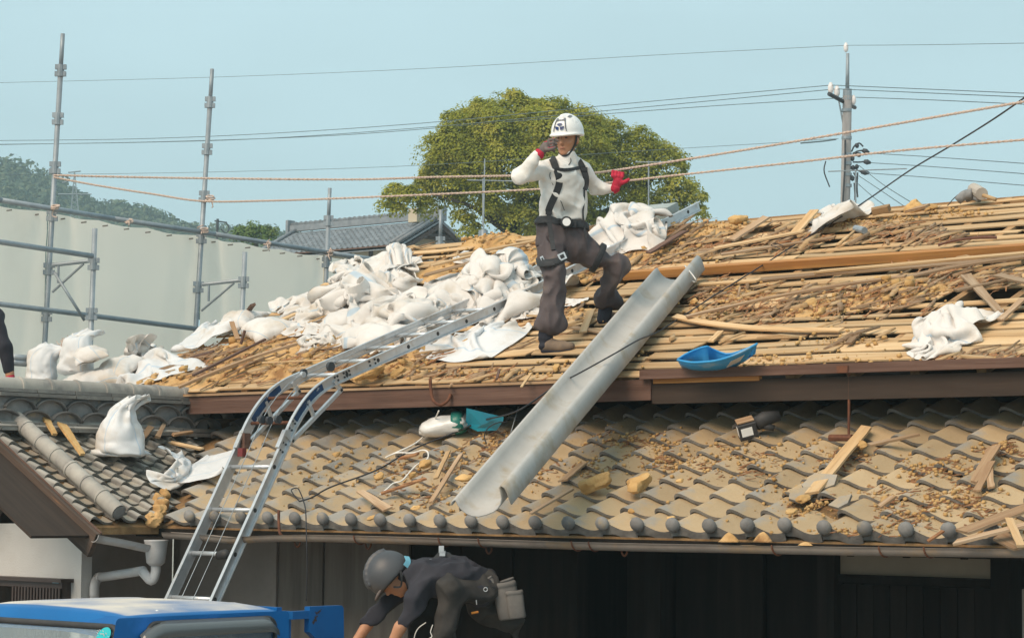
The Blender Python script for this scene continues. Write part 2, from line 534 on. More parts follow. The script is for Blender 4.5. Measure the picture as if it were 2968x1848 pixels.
def sack_mat(name, base, base2, stripe):
	"""woven plastic sack: off-white, two faint blue guide stripes along the sack, dirt"""
	m = pmat(name, base, base2, scale=3.5, detail=5, rough=.6, bump=.0015, bscale=160, rnd=.05, c3=lin(.60, .50, .38), s3=3.0, t3=(.50, .78), spec=.3)
	t = m.node_tree
	b = t.nodes['Principled BSDF']
	N, L = t.nodes.new, t.links.new
	src = b.inputs['Base Color'].links[0].from_socket
	uv = N('ShaderNodeUVMap')
	sp = N('ShaderNodeSeparateXYZ')
	L(uv.outputs[0], sp.inputs[0])
	tot = None
	for pos in (.27, .74):
		s1 = N('ShaderNodeMath'); s1.operation = 'SUBTRACT'; s1.inputs[1].default_value = pos
		L(sp.outputs['X'], s1.inputs[0])
		s2 = N('ShaderNodeMath'); s2.operation = 'ABSOLUTE'; L(s1.outputs[0], s2.inputs[0])
		s3 = N('ShaderNodeMapRange'); s3.inputs['From Min'].default_value = .012; s3.inputs['From Max'].default_value = .006
		L(s2.outputs[0], s3.inputs['Value'])
		if tot is None:
			tot = s3.outputs['Result']
		else:
			mxm = N('ShaderNodeMath'); mxm.operation = 'MAXIMUM'
			L(tot, mxm.inputs[0]); L(s3.outputs['Result'], mxm.inputs[1]); tot = mxm.outputs[0]
	sc_ = N('ShaderNodeMath'); sc_.operation = 'MULTIPLY'; sc_.inputs[1].default_value = .55
	L(tot, sc_.inputs[0])
	mx = N('ShaderNodeMix'); mx.data_type = 'RGBA'
	L(sc_.outputs[0], mx.inputs[0]); L(src, mx.inputs[6]); mx.inputs[7].default_value = stripe
	L(mx.outputs[2], b.inputs['Base Color'])
	tr = N('ShaderNodeBsdfTranslucent'); tr.inputs['Color'].default_value = (.88, .82, .74, 1)
	ms = N('ShaderNodeMixShader'); ms.inputs[0].default_value = .22
	o = t.nodes['Material Output']
	L(b.outputs[0], ms.inputs[1]); L(tr.outputs[0], ms.inputs[2]); L(ms.outputs[0], o.inputs['Surface'])
	return m
M['sack'] = sack_mat('white_woven_sack', lin(.83, .81, .79), lin(.76, .735, .71), lin(.30, .52, .72))
M['sack2'] = sack_mat('bluish_white_sack', lin(.82, .84, .865), lin(.76, .785, .81), lin(.35, .55, .75))
def proj(P):
	d = np.asarray(P, float) - CAM
	z = d @ FW
	return np.stack([1484 + FPX * (d @ R2) / z, 924 - FPX * (d @ U2) / z], -1)
GROUND = -2.4
# ground and hills
gv, gf = [], []
xs = np.concatenate([np.linspace(-600, -20, 14), np.linspace(-16, 30, 12), np.linspace(40, 400, 8)])
ys = np.concatenate([np.linspace(-60, 12, 10), np.linspace(20, 160, 15), np.linspace(190, 1500, 12)])
for y in ys:
	for x in xs:
		rise = 0 if y < 12 else min((y - 12) * 0.085, 11.5)
		gv.append((x, y, GROUND - 0.01 + rise * (1 if x > -200 else 1)))
nx = len(xs)
for j in range(len(ys) - 1):
	for i in range(nx - 1):
		gf.append((j * nx + i, j * nx + i + 1, (j + 1) * nx + i + 1, (j + 1) * nx + i))
M['ground'] = pmat('concrete_yard', lin(.36, .34, .31), lin(.29, .27, .245), scale=.8, detail=7, rough=.95, coords='world', rnd=0)
tag(obj('ground', gv, gf, M['ground'], origin=np.array([0, 0, GROUND])), kind='structure')
# roof tile meshes (S-profile pantile)
TW, TE = 0.265, 0.2256
PROF = [(0, .018), (.003, .037), (.014, .050), (.032, .056), (.055, .053), (.085, .041), (.118, .024), (.152, .009), (.185, .001), (.218, -.001), (.245, .003), (.272, .010)]
TZ = 0.052
def tile_vf(ylen=.285, th=.022, lip=0.0, notch=None):
	n = len(PROF)
	tilt = .031 / TE
	v, f = [], []
	ysec = [0.0, ylen * .5, ylen]
	for y in ysec:
		for x, z in PROF:
			v.append((x, y, z - TZ + (ysec[0] - y) * tilt))
	b0 = len(v)
	for y in ysec:
		for x, z in PROF:
			v.append((x, y, z - TZ - th + (ysec[0] - y) * tilt))
	for k in range(2):
		for i in range(n - 1):
			a = k * n + i
			f.append((a, a + 1, a + n + 1, a + n))
			a += b0
			f.append((a + n, a + n + 1, a + 1, a))
	for i in range(n - 1):
		f.append((b0 + i, b0 + i + 1, i + 1, i))
	for k in range(2):
		f.append((b0 + k * n, k * n, (k + 1) * n, b0 + (k + 1) * n))
		a = k * n + n - 1
		f.append((a, b0 + a, b0 + a + n, a + n))
	return np.array(v), f
def eave_vf():
	v, f = tile_vf()
	v = list(map(tuple, v))
	n = len(PROF)
	base = len(v)
	for x, z in PROF:
		v.append((x, -.004, z - TZ + .001))
	for x, z in PROF:
		zz = min(z, .03)
		v.append((x, -.004, zz - TZ - .052))
	for x, z in PROF:
		zz = min(z, .03)
		v.append((x, .014, zz - TZ - .052))
	for i in range(n - 1):
		f.append((base + n + i, base + n + i + 1, base + i + 1, base + i))
		f.append((base + 2 * n + i, base + 2 * n + i + 1, base + n + i + 1, base + n + i))
	return v, f
def ball_vf(c, r):
	v, f = lathe([(.001, -1)] + [(math.sin(a), -math.cos(a)) for a in np.linspace(.3, math.pi - .3, 7)] + [(.001, 1)], 12)
	v = v * np.array([r, r, r * .72])
	v = v[:, [0, 2, 1]] * np.array([1, -1, 1]) + np.array(c)
	return v, f
WTS = (.76, .54, .85)
tv, tf = tile_vf()
ME_TILE = mesh_of('roof_tile', tv, tf, M['tile'], True)
ME_WTILE = mesh_of('roof_tile_wing', tv * np.array(WTS), tf, M['wtile'], True)
ev, ef = eave_vf()
bv, bf = ball_vf((.036, -.012, .002), .048)
eb = MB().add(ev, ef)
nb = len(eb.f)
eb.add(bv, bf)
ME_EAVE = mesh_of('eave_tile', np.concatenate(eb.v), eb.f, [M['tile'], M['ball']], True)
for p in ME_EAVE.polygons:
	if p.index >= nb - 2 * (len(PROF) - 1):
		p.material_index = 1 if p.index >= nb else 0
for me in (ME_TILE, ME_WTILE, ME_EAVE):
	try:
		me.set_sharp_from_angle(angle=R(40))
	except Exception:
		pass
# the main house
house = thing('old_house', 'old wooden house with its upper roof stripped to bare boards above a tiled lower roof', 'house', (2.0, 2.0, GROUND))
ridge_y = 1.95
lr = MB()
x0, x1 = -2.0, 7.6
a, b_ = np.array([0, .02, -.09]), np.array([0, ridge_y, ridge_y * math.tan(P_LOW) - .09])
und = np.array([[-.30, .03, -.085], [x1, .03, -.085], [x1, ridge_y, ridge_y * math.tan(P_LOW) - .085], [-.3 - ridge_y * .78, ridge_y, ridge_y * math.tan(P_LOW) - .085]])
lr.add(np.vstack([und, und - [0, 0, .03]]), [(0, 1, 2, 3), (7, 6, 5, 4), (0, 4, 5, 1), (1, 5, 6, 2), (2, 6, 7, 3), (3, 7, 4, 0)])
M['bed'] = pmat('clay_bed_and_lath', lin(.30, .185, .085), lin(.16, .09, .04), scale=8, rough=.95, bump=.01, coords='world', rnd=0)
lower = lr.build('lower_roof', M['bed'], house)
EX, EYL = np.array([1.0, 0, 0]), np.array([0, math.cos(P_LOW), math.sin(P_LOW)])
def tmat(o, ex, ez, jit=1.0):
	m = frame(o, ex, ez)
	if jit:
		m = m @ Matrix.Rotation(random.gauss(0, .010) * jit, 4, 'X') @ Matrix.Rotation(random.gauss(0, .012) * jit, 4, 'Y') @ Matrix.Rotation(random.gauss(0, .009) * jit, 4, 'Z')
	return m
hole = low(2375, 1452)
for j in range(0, 9):
	xl = -.3 - .80 * j * TE * math.cos(P_LOW)
	il = math.ceil((xl + .03) / TW)
	ir = int(27.6 - .56 * j)
	for i in range(il, ir + 1):
		o = np.array([i * TW, 0, 0]) + EYL * (j * TE)
		d = (o + EX * .1 + EYL * .12) - hole
		if np.linalg.norm(d) < .12:
			continue                                   # a broken tile has left a hole here
		mm = tmat(o, EX, N_LOW)
		if np.linalg.norm(d) < .36:
			mm = mm @ Matrix.Translation((random.uniform(-.02, .02), random.uniform(-.03, .03), .012)) @ Matrix.Rotation(random.uniform(-.09, .09), 4, 'Z') @ Matrix.Rotation(random.uniform(-.05, .05), 4, 'Y')
		link('eave_tile' if j == 0 else 'tile', ME_EAVE if (j == 0 and i > -1) else ME_TILE, mm, lower)
for k, (u, v, rz, s) in enumerate([(2345, 1430, .7, .5), (2400, 1462, -.6, .35), (2325, 1455, 1.3, .4)]):
	p = low(u, v, -.0)
	sh = np.array([(0, 0, 0), (.16, .02, .004), (.2, .1, .012), (.08, .2, .0), (-.02, .12, -.004)]) * s * 2
	shv = np.vstack([sh, sh - [0, 0, .016]])
	f = [(0, 1, 2, 3, 4), (9, 8, 7, 6, 5)] + [(i, 5 + i, 5 + (i + 1) % 5, (i + 1) % 5) for i in range(5)]
	me = mesh_of('tile_shard', shv, f, M['tile'])
	tag(link('tile_shard', me, frame(p, EX, N_LOW) @ Matrix.Rotation(rz, 4, 'Z') @ Matrix.Rotation(.25, 4, 'X')),
		['pointed grey tile shard left of the broken hole in the lower roof', 'small grey tile shard at the right of the broken hole in the lower roof', 'grey tile shard in the clay spill below the broken hole'][k],
		'tile shard', 'broken pieces of roof tile')
YW = .80
def wallx(u, v=1680, y=YW):
	return float(aty(u, v, y)[0])
zt = .26
M['hazeboard'] = pmat('haze_pale_wall_board', lin(.14, .125, .11), lin(.10, .088, .078), scale=3, stretch=(5, 5, .4), rough=.95, rnd=.2, spec=.1)  # paler boards: haze of the dust cloud in front put into their colour
xg = wallx(800)
mb = MB().box((-.94, YW, GROUND), (xg, YW + .1, zt))
mb.build('mortar_wall', M['greyplaster'], house)
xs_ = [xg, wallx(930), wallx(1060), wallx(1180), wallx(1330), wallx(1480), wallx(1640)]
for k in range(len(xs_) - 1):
	MB().box((xs_[k] + .006, YW + .02 + .012 * (k % 2), GROUND), (xs_[k + 1] - .006, YW + .1, zt)).build('wall_board', M['hazeboard'] if k < 3 else M['darkboard'], house)
for u in (1660, 1900, 2400, 2905):
	x = wallx(u)
	MB().box((x - .06, YW - .03, GROUND), (x + .06, YW + .09, zt), bev=0).build('post', M['dark'], house)
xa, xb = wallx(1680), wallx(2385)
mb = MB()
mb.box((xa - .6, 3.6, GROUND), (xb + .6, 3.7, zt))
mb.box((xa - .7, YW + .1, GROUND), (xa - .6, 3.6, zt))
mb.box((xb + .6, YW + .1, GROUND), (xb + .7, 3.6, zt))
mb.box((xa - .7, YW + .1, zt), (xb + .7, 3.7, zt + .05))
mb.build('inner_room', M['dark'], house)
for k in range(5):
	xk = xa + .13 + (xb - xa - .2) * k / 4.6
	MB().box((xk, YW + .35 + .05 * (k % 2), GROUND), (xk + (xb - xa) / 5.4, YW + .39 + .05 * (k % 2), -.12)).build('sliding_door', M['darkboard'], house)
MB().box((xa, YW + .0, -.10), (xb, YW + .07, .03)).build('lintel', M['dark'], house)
M['panel'] = pmat('dusty_beige_panel', lin(.21, .18, .135), lin(.17, .145, .11), scale=2, rough=.9)
xc, xd = wallx(2428), wallx(2868)
zA, zB = float(aty(2600, 1598, YW)[2]), float(aty(2600, 1668, YW)[2])
MB().box((xc, YW + .03, zB), (xd, YW + .06, zt)).build('transom_panel', M['panel'], house)
MB().box((xc, YW, zB - .05), (xd, YW + .08, zB - .004)).build('lintel', M['dark'], house)
nb_ = 9
for k in range(nb_):
	MB().box((xc + (xd - xc) * k / nb_ + .004, YW + .03 + .006 * (k % 2), GROUND), (xc + (xd - xc) * (k + 1) / nb_ - .004, YW + .06, zB - .06)).build('door_board', M['darkboard'], house)
xe = wallx(2925)
MB().box((xe + .07, YW + .02, GROUND), (xe + 1.6, YW + .06, float(aty(2930, 1705, YW)[2]))).build('side_panel', M['greyplaster'], house)
MB().box((xe + .07, YW + .04, float(aty(2930, 1700, YW)[2])), (xe + 1.6, YW + .06, zt)).build('side_board', M['darkboard'], house)
mb = MB().box((-.55, .0, -.155), (7.6, .035, -.095))
mb.build('eave_board', M['dark'], house)
for k in range(22):
	x = -.3 + k * .36
	v, f = boxvf((x, .03, -.05), (x + .045, .9, 0))
	v[:, 2] += v[:, 1] * math.tan(P_LOW) - .125
	obj('eave_rafter', v, f, M['dark'], house)
p0, p1 = aty(312, 1572, YW), aty(387, 1652, YW)
MB().box((p0[0], YW - .07, p1[2]), (p1[0], YW, p0[2])).build('meter_box', M['rubber'], house)
MB().box((-2.0, 1.93, .55), (7.6, 2.02, 1.13)).build('upper_wall', M['dark'], house)
yr, zr_ = 5.27, Z_DECK + (5.27 - Y_DECK) * math.tan(P_DECK)
mb = MB()
mb.box((-2.0, 1.95, .50), (7.6, 8.7, .58))
mb.build('attic_floor', M['dark'], house)
XL, XR = -2.45, 7.4
for x in (XL + .5, XR - .2):
	v = np.array([(x, 1.35, .86), (x, 9.1, .86), (x, yr, zr_ - .12), (x + .06, 1.35, .86), (x + .06, 9.1, .86), (x + .06, yr, zr_ - .12)])
	obj('gable_wall', v, [(0, 2, 1), (3, 4, 5), (0, 1, 4, 3), (1, 2, 5, 4), (2, 0, 3, 5)], M['dark'], house)
v = np.array([(XL, yr + .02, zr_ - .01), (XR, yr + .02, zr_ - .01), (XR, 9.2, zr_ - .01 - 3.93 * math.tan(P_DECK)), (XL, 9.2, zr_ - .01 - 3.93 * math.tan(P_DECK))])
obj('far_slope', np.vstack([v, v - [0, 0, .06]]), [(0, 1, 2, 3), (7, 6, 5, 4), (0, 4, 5, 1), (1, 5, 6, 2), (2, 6, 7, 3), (3, 7, 4, 0)], M['rafter'], house)
M['soffit'] = pmat('dark_soffit', lin(.05, .034, .025), lin(.035, .024, .018), scale=4, stretch=(.4, 5, 5), rough=.9)
v = np.array([(XL, Y_DECK, Z_DECK - .075), (XR, Y_DECK, Z_DECK - .075), (XR, 1.95, Z_DECK - .075 + .65 * math.tan(P_DECK)), (XL, 1.95, Z_DECK - .075 + .65 * math.tan(P_DECK))])
obj('soffit', np.vstack([v, v - [0, 0, .012]]), [(0, 1, 2, 3), (7, 6, 5, 4), (0, 4, 5, 1), (1, 5, 6, 2), (2, 6, 7, 3), (3, 7, 4, 0)], M['soffit'], house)
ED = np.array([0, math.cos(P_DECK), math.sin(P_DECK)])
SL = (yr - Y_DECK) / math.cos(P_DECK)
def dk(x, s, h=0.0):
	return O_DECK + np.array([x, 0, 0]) + ED * s + N_DECK * h
def deck_s(u, v):
	p = deck(u, v)
	return float(p[0]), float((p - O_DECK) @ ED)
ridge_beam = MB().box((XL + .1, yr - .06, zr_ - .16), (XR, yr + .06, zr_ - .035)).build('ridge_beam', M['rafter'], house)
for k in range(24):
	x = XL + .25 + k * .46
	if x > XR: break
	m = frame(dk(x, 0, -.045), ED, N_DECK)
	v, f = boxvf((.02, -.032, -.03), (SL, .032, .03))
	link('rafter', mesh_of('rafter', v, f, M['rafter']), m, house)
_, s_beam = deck_s(2500, 758)
ROW = .186
rows = int(SL / ROW)
nbd = 0
BOARDS = []
for r in range(rows):
	s0 = r * ROW + .004
	x = XL - random.uniform(-.12, .25)
	below = s_beam - (s0 + ROW)
	while x < XR:
		ln = random.uniform(.9, 2.6)
		xe_ = min(x + ln, XR + .1)
		c = dk((x + xe_) / 2, s0 + ROW / 2)
		skip = False
		if 0.0 < below + ROW * .5 < ROW * 1.0 and xe_ > .2:
			skip = True
		if ROW < below + ROW * .5 < ROW * 2.0 and xe_ > 1.4:
			skip = random.random() < .35
		if not skip and random.random() < .035 and s0 > .25:
			skip = True
		if not skip:
			wd = ROW - random.choice([.03, .055, .07, .08, .09, .11]) * random.uniform(.8, 1.2)
			BOARDS.append((x, xe_ - random.uniform(.004, .03), s0, wd, r))
		x = xe_
for (xa_, xb_, s0, wd, r) in BOARDS:
	L_ = xb_ - xa_
	n = 5
	t = np.linspace(0, 1, n)
	ra, rb = random.uniform(0, .02), random.uniform(0, .02)
	warp = random.gauss(0, .006)
	e0 = np.array([random.gauss(0, .003) for _ in t])
	e1 = np.array([random.gauss(0, .004) for _ in t])
	zz = np.array([random.gauss(0, .002) for _ in t]) + warp * (2 * t - 1) ** 2
	vv = []
	for k in range(n):
		xk = t[k] * L_
		y0_, y1_ = e0[k], wd + e1[k]
		for (yy, z_) in ((y0_, 0), (y1_, 0), (y1_, .010), (y0_, .010)):
			vv.append((xk + (ra if yy == y0_ else -ra) * (1 if k == 0 else (-1 if k == n - 1 else 0)), yy, z_ + zz[k]))
	ff = [(3, 2, 1, 0), (4 * (n - 1), 4 * (n - 1) + 1, 4 * (n - 1) + 2, 4 * (n - 1) + 3)]
	for k in range(n - 1):
		for q in range(4):
			q2 = (q + 1) % 4
			ff.append((4 * k + q, 4 * k + q2, 4 * k + 4 + q2, 4 * k + 4 + q))
	m = frame(dk(xa_, s0, -.014 + random.uniform(0, .008)), EX, N_DECK) @ Matrix.Rotation(random.gauss(0, .004), 4, 'Z') @ Matrix.Rotation(random.gauss(0, .02), 4, 'X')
	link('sheathing_board', mesh_of('sheathing_board', vv, ff, M['board']), m, house)
print('boards', len(BOARDS))
pL = aty(440, 1160, 1.29)
x_j = float(aty(1880, 1100, 1.28)[0])
v, f = boxvf((XL - .05, 1.262, .815), (x_j + .03, 1.30, .955))
v[v[:, 0] < 0, 2] -= .03
obj('eave_fascia', v, f, M['fascia'], house)
v, f = boxvf((XL - .05, 1.245, .948), (x_j - .4, 1.34, .967))
v[v[:, 0] < 0, 2] -= .022
obj('eave_lath', v, f, M['oldwood'], house)
obj('eave_fascia', *boxvf((x_j + .034, 1.275, .79), (XR, 1.31, .935)), M['soffit'], house)
obj('eave_strip', *boxvf((x_j + .05, 1.262, .925), (x_j + .9, 1.30, .955)), M['beam'], house)
v, f = boxvf((x_j - .03, 1.215, .955), (XR, 1.27, 1.017))
obj('eave_batten', v, f, M['fascia'], house)
rb = low(2460, 1255, .0)
mb = MB().tube([(rb[0], rb[1], rb[2] - .02), (rb[0] + .004, rb[1], .96)], .0085, 8)
mb.box((rb[0] - .04, 1.205, .955), (rb[0] + .04, 1.214, 1.0))
mb.build('hanging_rod', M['rust'], house)
mb = MB()
rbv = low(2400, 1280, .01)
mb.tube([low(2405, 1268, .02), low(2470, 1268, .02)], .022, 8)
mb.build('drain_stub', M['rust'], house)
def hook(pts, r, name='gutter_hook'):
	return MB().tube(spline(pts, 22), r, 8).build(name, M['rust'], house, smooth=True)
hk = [aty(1247, 1097, 1.20), aty(1249, 1130, 1.20), aty(1256, 1160, 1.19), aty(1277, 1173, 1.20), aty(1298, 1160, 1.22), aty(1306, 1142, 1.25)]
hook(hk, .012)
hk = [aty(808, 1478, -.09), aty(808, 1510, -.10), aty(812, 1545, -.12), aty(830, 1560, -.08)]
hook(hk, .010)
for u, v in ((862, 1562), (1067, 1568), (1417, 1582), (1810, 1588)):
	hook([aty(u - 8, v - 2, .02), aty(u - 7, v + 14, .02), aty(u, v + 22, .02), aty(u + 7, v + 14, .02), aty(u + 8, v + 4, .02)], .006)
def channel(pts, r, name, mat, parent, n=9, t=.004, flare=None):
	"""open half-round channel swept along pts (seen from outside: opening upward)"""
	pts = np.asarray(pts, float)
	vv, ff = [], []
	m_ = len(pts)
	tg = np.gradient(pts, axis=0)
	tg /= np.linalg.norm(tg, axis=1)[:, None]
	for i in range(m_):
		side = np.cross(tg[i], [0, 0, 1.0]); side /= np.linalg.norm(side)
		upv = np.cross(side, tg[i])
		for rr_ in (r, r - t):
			for k in range(n):
				a_ = math.pi + math.pi * k / (n - 1)
				vv.append(pts[i] + rr_ * (math.cos(a_) * side + math.sin(a_) * upv))
	s_ = 2 * n
	for i in range(m_ - 1):
		for k in range(n - 1):
			ff.append((i * s_ + k, i * s_ + k + 1, (i + 1) * s_ + k + 1, (i + 1) * s_ + k))
			ff.append(((i + 1) * s_ + n + k, (i + 1) * s_ + n + k + 1, i * s_ + n + k + 1, i * s_ + n + k))
		for k in (0, n - 1):
			ff.append((i * s_ + k, (i + 1) * s_ + k, (i + 1) * s_ + n + k, i * s_ + n + k))
	for e in (0, (m_ - 1) * s_):
		for k in range(n - 1):
			ff.append((e + k, e + k + 1, e + n + k + 1, e + n + k))
	return obj(name, vv, ff, mat, parent, True)
gp = [aty(u, v, -.085) for u, v in ((482, 1541), (560, 1545), (640, 1553), (690, 1556), (760, 1551), (900, 1549), (1200, 1556), (1500, 1565), (1800, 1573), (2100, 1578), (2500, 1585), (2960, 1590), (3300, 1595))]
gutter = channel(spline(gp, 60), .047, 'gutter', M['gutter'], house)
for u, v in ((1040, 1554), (1285, 1560), (1400, 1562), (1670, 1571), (1720, 1572), (2250, 1582), (2560, 1586), (2690, 1588)):
	c = aty(u, v, -.085)
	an = np.linspace(math.pi * .95, math.pi * 1.75, 9)
	side = np.array([0, 1.0, 0])
	MB().tube([c + .051 * (math.cos(q) * side + math.sin(q) * np.array([0, 0, 1.0])) + EX * (.02 * k / 8) for k, q in enumerate(an)], .005, 6).build('gutter_strap', M['rust'], gutter)
# plastered wing at the left
wingt = thing('plastered_wing', 'white plastered wing with an old grey tiled gable roof at the left edge', 'house', (-1.8, .4, GROUND))
TWX = math.tan(P_WING)
XR0, ZR0 = -1.50, (-.30 + 1.50) * TWX
EYW = np.array([-math.cos(P_WING), 0, math.sin(P_WING)])
EYX = np.array([0, 1.0, 0])
yf, yb = -.60, 1.6
v = []
for (x, dz) in ((-.30, -.085), (XR0, -.085), (XR0 - 1.2, -.085)):
	z = ZR0 - abs(x - XR0) * TWX + dz
	v += [(x, yf, z), (x, yb, z), (x, yf, z - .05), (x, yb, z - .05)]
f = [(0, 1, 5, 4), (4, 5, 9, 8), (2, 6, 7, 3), (6, 10, 11, 7), (0, 4, 6, 2), (4, 8, 10, 6), (1, 3, 7, 5), (5, 7, 11, 9), (0, 2, 3, 1), (8, 9, 11, 10)]
wroof = obj('wing_roof', v, f, M['bed'], wingt)
ncw = 12
WE = TE * .53
for j in range(ncw):
	o0 = O_WING + EYW * (j * WE)
	ymax = (-.30 - o0[0]) * TWX / math.tan(P_LOW) + .10
	i = 0
	y = -.40
	while y < min(ymax, 1.32):
		m = tmat(np.array([o0[0], y, o0[2]]), EYX, N_WING, 1.6)
		link('tile', ME_WTILE, m, wroof)
		y += TW * .76
	m = tmat(np.array([o0[0], -.625, o0[2] - .01]), EYX, N_WING, 1.2)
	link('verge_tile', ME_WTILE, m, wroof)
cap_v, cap_f = lathe([(.058, 0), (.060, .03), (.060, .25), (.066, .252), (.066, .275), (.058, .28)], 14)
M['captile'] = pmat('round_cap_tile', lin(.40, .375, .33), lin(.30, .28, .255), scale=6, rough=.75, c3=lin(.20, .19, .18), s3=3, t3=(.56, .7), rnd=.1, bump=.002)
ME_CAP = mesh_of('cap_tile', cap_v, cap_f, M['captile'], True)
ME_CAP.set_sharp_from_angle(angle=R(45))
Zx = Matrix([[0, 0, 1, 0], [0, 1, 0, 0], [-1, 0, 0, 0], [0, 0, 0, 1]])     # local x of frame -> lathe z axis
for k in range(7):
	o = O_WING + np.array([.03, -.415, 0]) + EYW * (k * .20) + N_WING * .025
	link('cap_tile', ME_CAP, frame(o, EYW, N_WING) @ Zx @ Matrix.Diagonal((1, 1, .82, 1)), wroof)
e0 = O_WING + np.array([.03, -.415, 0]) + N_WING * .025
vv, ff = lathe([(.001, -.004), (.04, -.004), (.046, .0), (.058, .0), (.058, .004)], 16)
link('end_disc', mesh_of('end_disc', vv, ff, M['ball'], False), frame(e0, EYW, N_WING) @ Zx, wroof)
M['wave'] = pmat('dark_wave_tile', lin(.085, .08, .075), lin(.14, .13, .12), scale=8, rough=.7)
rz0 = ZR0 - .07
layers = [(0.0, .05, .155), (.052, .085, .135)]
mbq = []
for lay, (za, zb_, hw) in enumerate([(-.01, .022, .165), (.024, .056, .150), (.245, .275, .135), (.277, .305, .120)]):
	n_ = 6
	for k in range(n_):
		ya, yb2 = -.62 + k * .36, -.62 + (k + 1) * .36 - .006
		o = MB().box((XR0 - hw, ya, rz0 + za), (XR0 + hw, yb2, rz0 + zb_ - random.uniform(0, .004))).build('ridge_layer_tile', M['wtile'], wroof)
core = MB().box((XR0 - .085, -.62, rz0 + .05), (XR0 + .085, 1.5, rz0 + .25)).build('ridge_core', M['ball'], wroof)
for row in range(2):
	for k in range(8):
		yc = -.56 + k * .29 + row * .145
		an = np.linspace(0.15, math.pi - .15, 9)
		pts_o = [(XR0 + .135 - .01 * row, yc - math.cos(q) * .142, rz0 + .065 + row * .088 + math.sin(q) * .085) for q in an]
		vv, ff = [], []
		for p in pts_o:
			vv += [p, (p[0] - .13, p[1], p[2]), (p[0], p[1], p[2] - .018), (p[0] - .13, p[1], p[2] - .018)]
		for i in range(8):
			a_ = 4 * i; c_ = 4 * i + 4
			ff += [(a_, c_, c_ + 1, a_ + 1), (a_ + 2, a_ + 3, c_ + 3, c_ + 2), (a_, a_ + 2, c_ + 2, c_), (a_ + 1, c_ + 1, c_ + 3, a_ + 3)]
		obj('wave_tile', vv, ff, M['wave'], wroof, True)
for k in range(8):
	vv, ff = lathe([(.075, 0), (.075, .262), (.084, .264), (.084, .29)], 14)
	vv[:, 1] *= .9
	me = mesh_of('ridge_cap', vv, ff, M['captile'], True)
	me.set_sharp_from_angle(angle=R(45))
	link('ridge_cap', me, frame(np.array([XR0, -.62 + k * .27, rz0 + .315]), EYX, (0, 0, 1)) @ Zx, wroof)
for k in range(5):
	o = O_WING + EYW * (1.235) + np.array([0, -.66 + k * .36, 0]) + N_WING * .015
	v_, f_ = boxvf((0, -.02, -.01), (.352, .10, .03), )
	link('ridge_layer_tile', mesh_of('ridge_layer_tile', v_, f_, M['captile']), frame(o, EYX, N_WING), wroof)
M['barge'] = pmat('scraped_dark_barge', lin(.055, .038, .03), lin(.11, .075, .055), scale=4, stretch=(.3, 6, 6), rough=.8, c3=lin(.26, .12, .05), s3=4, t3=(.64, .7), rnd=0, bump=.002)
o = np.array([-.22, -.64, -.07]) - N_WING * .03
m = frame(o, EYW, N_WING)
link('barge_board', mesh_of('barge_board', *boxvf((-.06, 0, -.19), (1.50, .04, -.005)), M['barge']), m, wingt)
link('barge_batten', mesh_of('barge_batten', *boxvf((-.05, -.02, -.06), (1.50, -.002, .0)), M['fascia']), m, wingt)
link('gable_soffit', mesh_of('gable_soffit', *boxvf((.0, .04, -.07), (1.48, .55, -.05)), M['soffit']), m, wingt)
for k in range(3):
	link('lookout_rafter', mesh_of('lookout_rafter', *boxvf((.35 + .7 * k, .04, -.16), (.42 + .7 * k, .56, -.072)), M['dark']), m, wingt)
yw = -.10
xw = float(aty(236, 1640, yw)[0])
def zrake(x):
	return ZR0 - abs(x - XR0) * TWX - .17
v = []
outl = [(xw, GROUND), (xw, zrake(xw)), (XR0, ZR0 - .17), (XR0 - 1.5, zrake(XR0 - 1.5)), (XR0 - 1.5, GROUND)]
for y in (yw, yw + .10):
	v += [(x, y, z) for x, z in outl]
f = [(4, 3, 2, 1, 0), (5, 6, 7, 8, 9)] + [(i, (i + 1) % 5, 5 + (i + 1) % 5, 5 + i) for i in range(5)]
obj('gable_wall', v, f, M['plaster'], wingt)
MB().box((xw - .1, yw + .103, GROUND), (xw - .003, YW, .33)).build('side_wall', M['greyplaster'], wingt)
MB().box((xw - .1, .9, GROUND), (xw - .003, 5.0, .3)).build('side_wall', M['greyplaster'], wingt)
p0, p1 = aty(78, 1452, yw), aty(124, 1490, yw)
mb = MB()
mb.box((p0[0], yw - .012, p1[2]), (p1[0], yw - .003, p0[2]))
mb.build('gable_vent', M['barge'], wingt)
p0, p1 = aty(-60, 1675, yw - .03), aty(196, 1760, yw - .03)
mb = MB()
M['brownalu'] = pmat('brown_window_aluminium', lin(.06, .042, .037), lin(.05, .035, .03), rough=.45, rnd=0)
win = MB().box((p0[0], yw - .09, p1[2] - .6), (p1[0], yw - .004, p0[2])).build('louvred_window', M['brownalu'], wingt)
MB().box((p0[0], yw - .125, p0[2] + .001), (p1[0] + .03, yw - .004, p0[2] + .028)).build('window_hood', M['brownalu'], win)
q0, q1 = aty(-60, 1705, yw - .09), aty(180, 1705, yw - .09)
for k in range(16):
	x = q1[0] - .01 - k * .036
	MB().box((x - .019, yw - .104, q1[2] - .6), (x, yw - .091, q1[2])).build('louvre_slat', M['brownalu'], win)
MB().box((q0[0], yw - .093, q1[2] - .6), (q1[0], yw - .0905, q1[2])).build('louvre_gap', M['dark'], win)
l0, l1 = aty(152, 1682, yw - .092), aty(170, 1689, yw - .092)
M['label_blue'] = pmat('pale_blue_label', lin(.16, .42, .55), rough=.5, rnd=0)
MB().box((l0[0], yw - .0935, l1[2]), (l1[0], yw - .091, l0[2])).build('maker_label', M['label_blue'], win)
lp = aty(-4, 1452, yw)
MB().tube([(lp[0], yw - .07, lp[2]), (lp[0], yw, lp[2])], .03, 12).build('wall_vent_cap', M['pvc'], wingt)
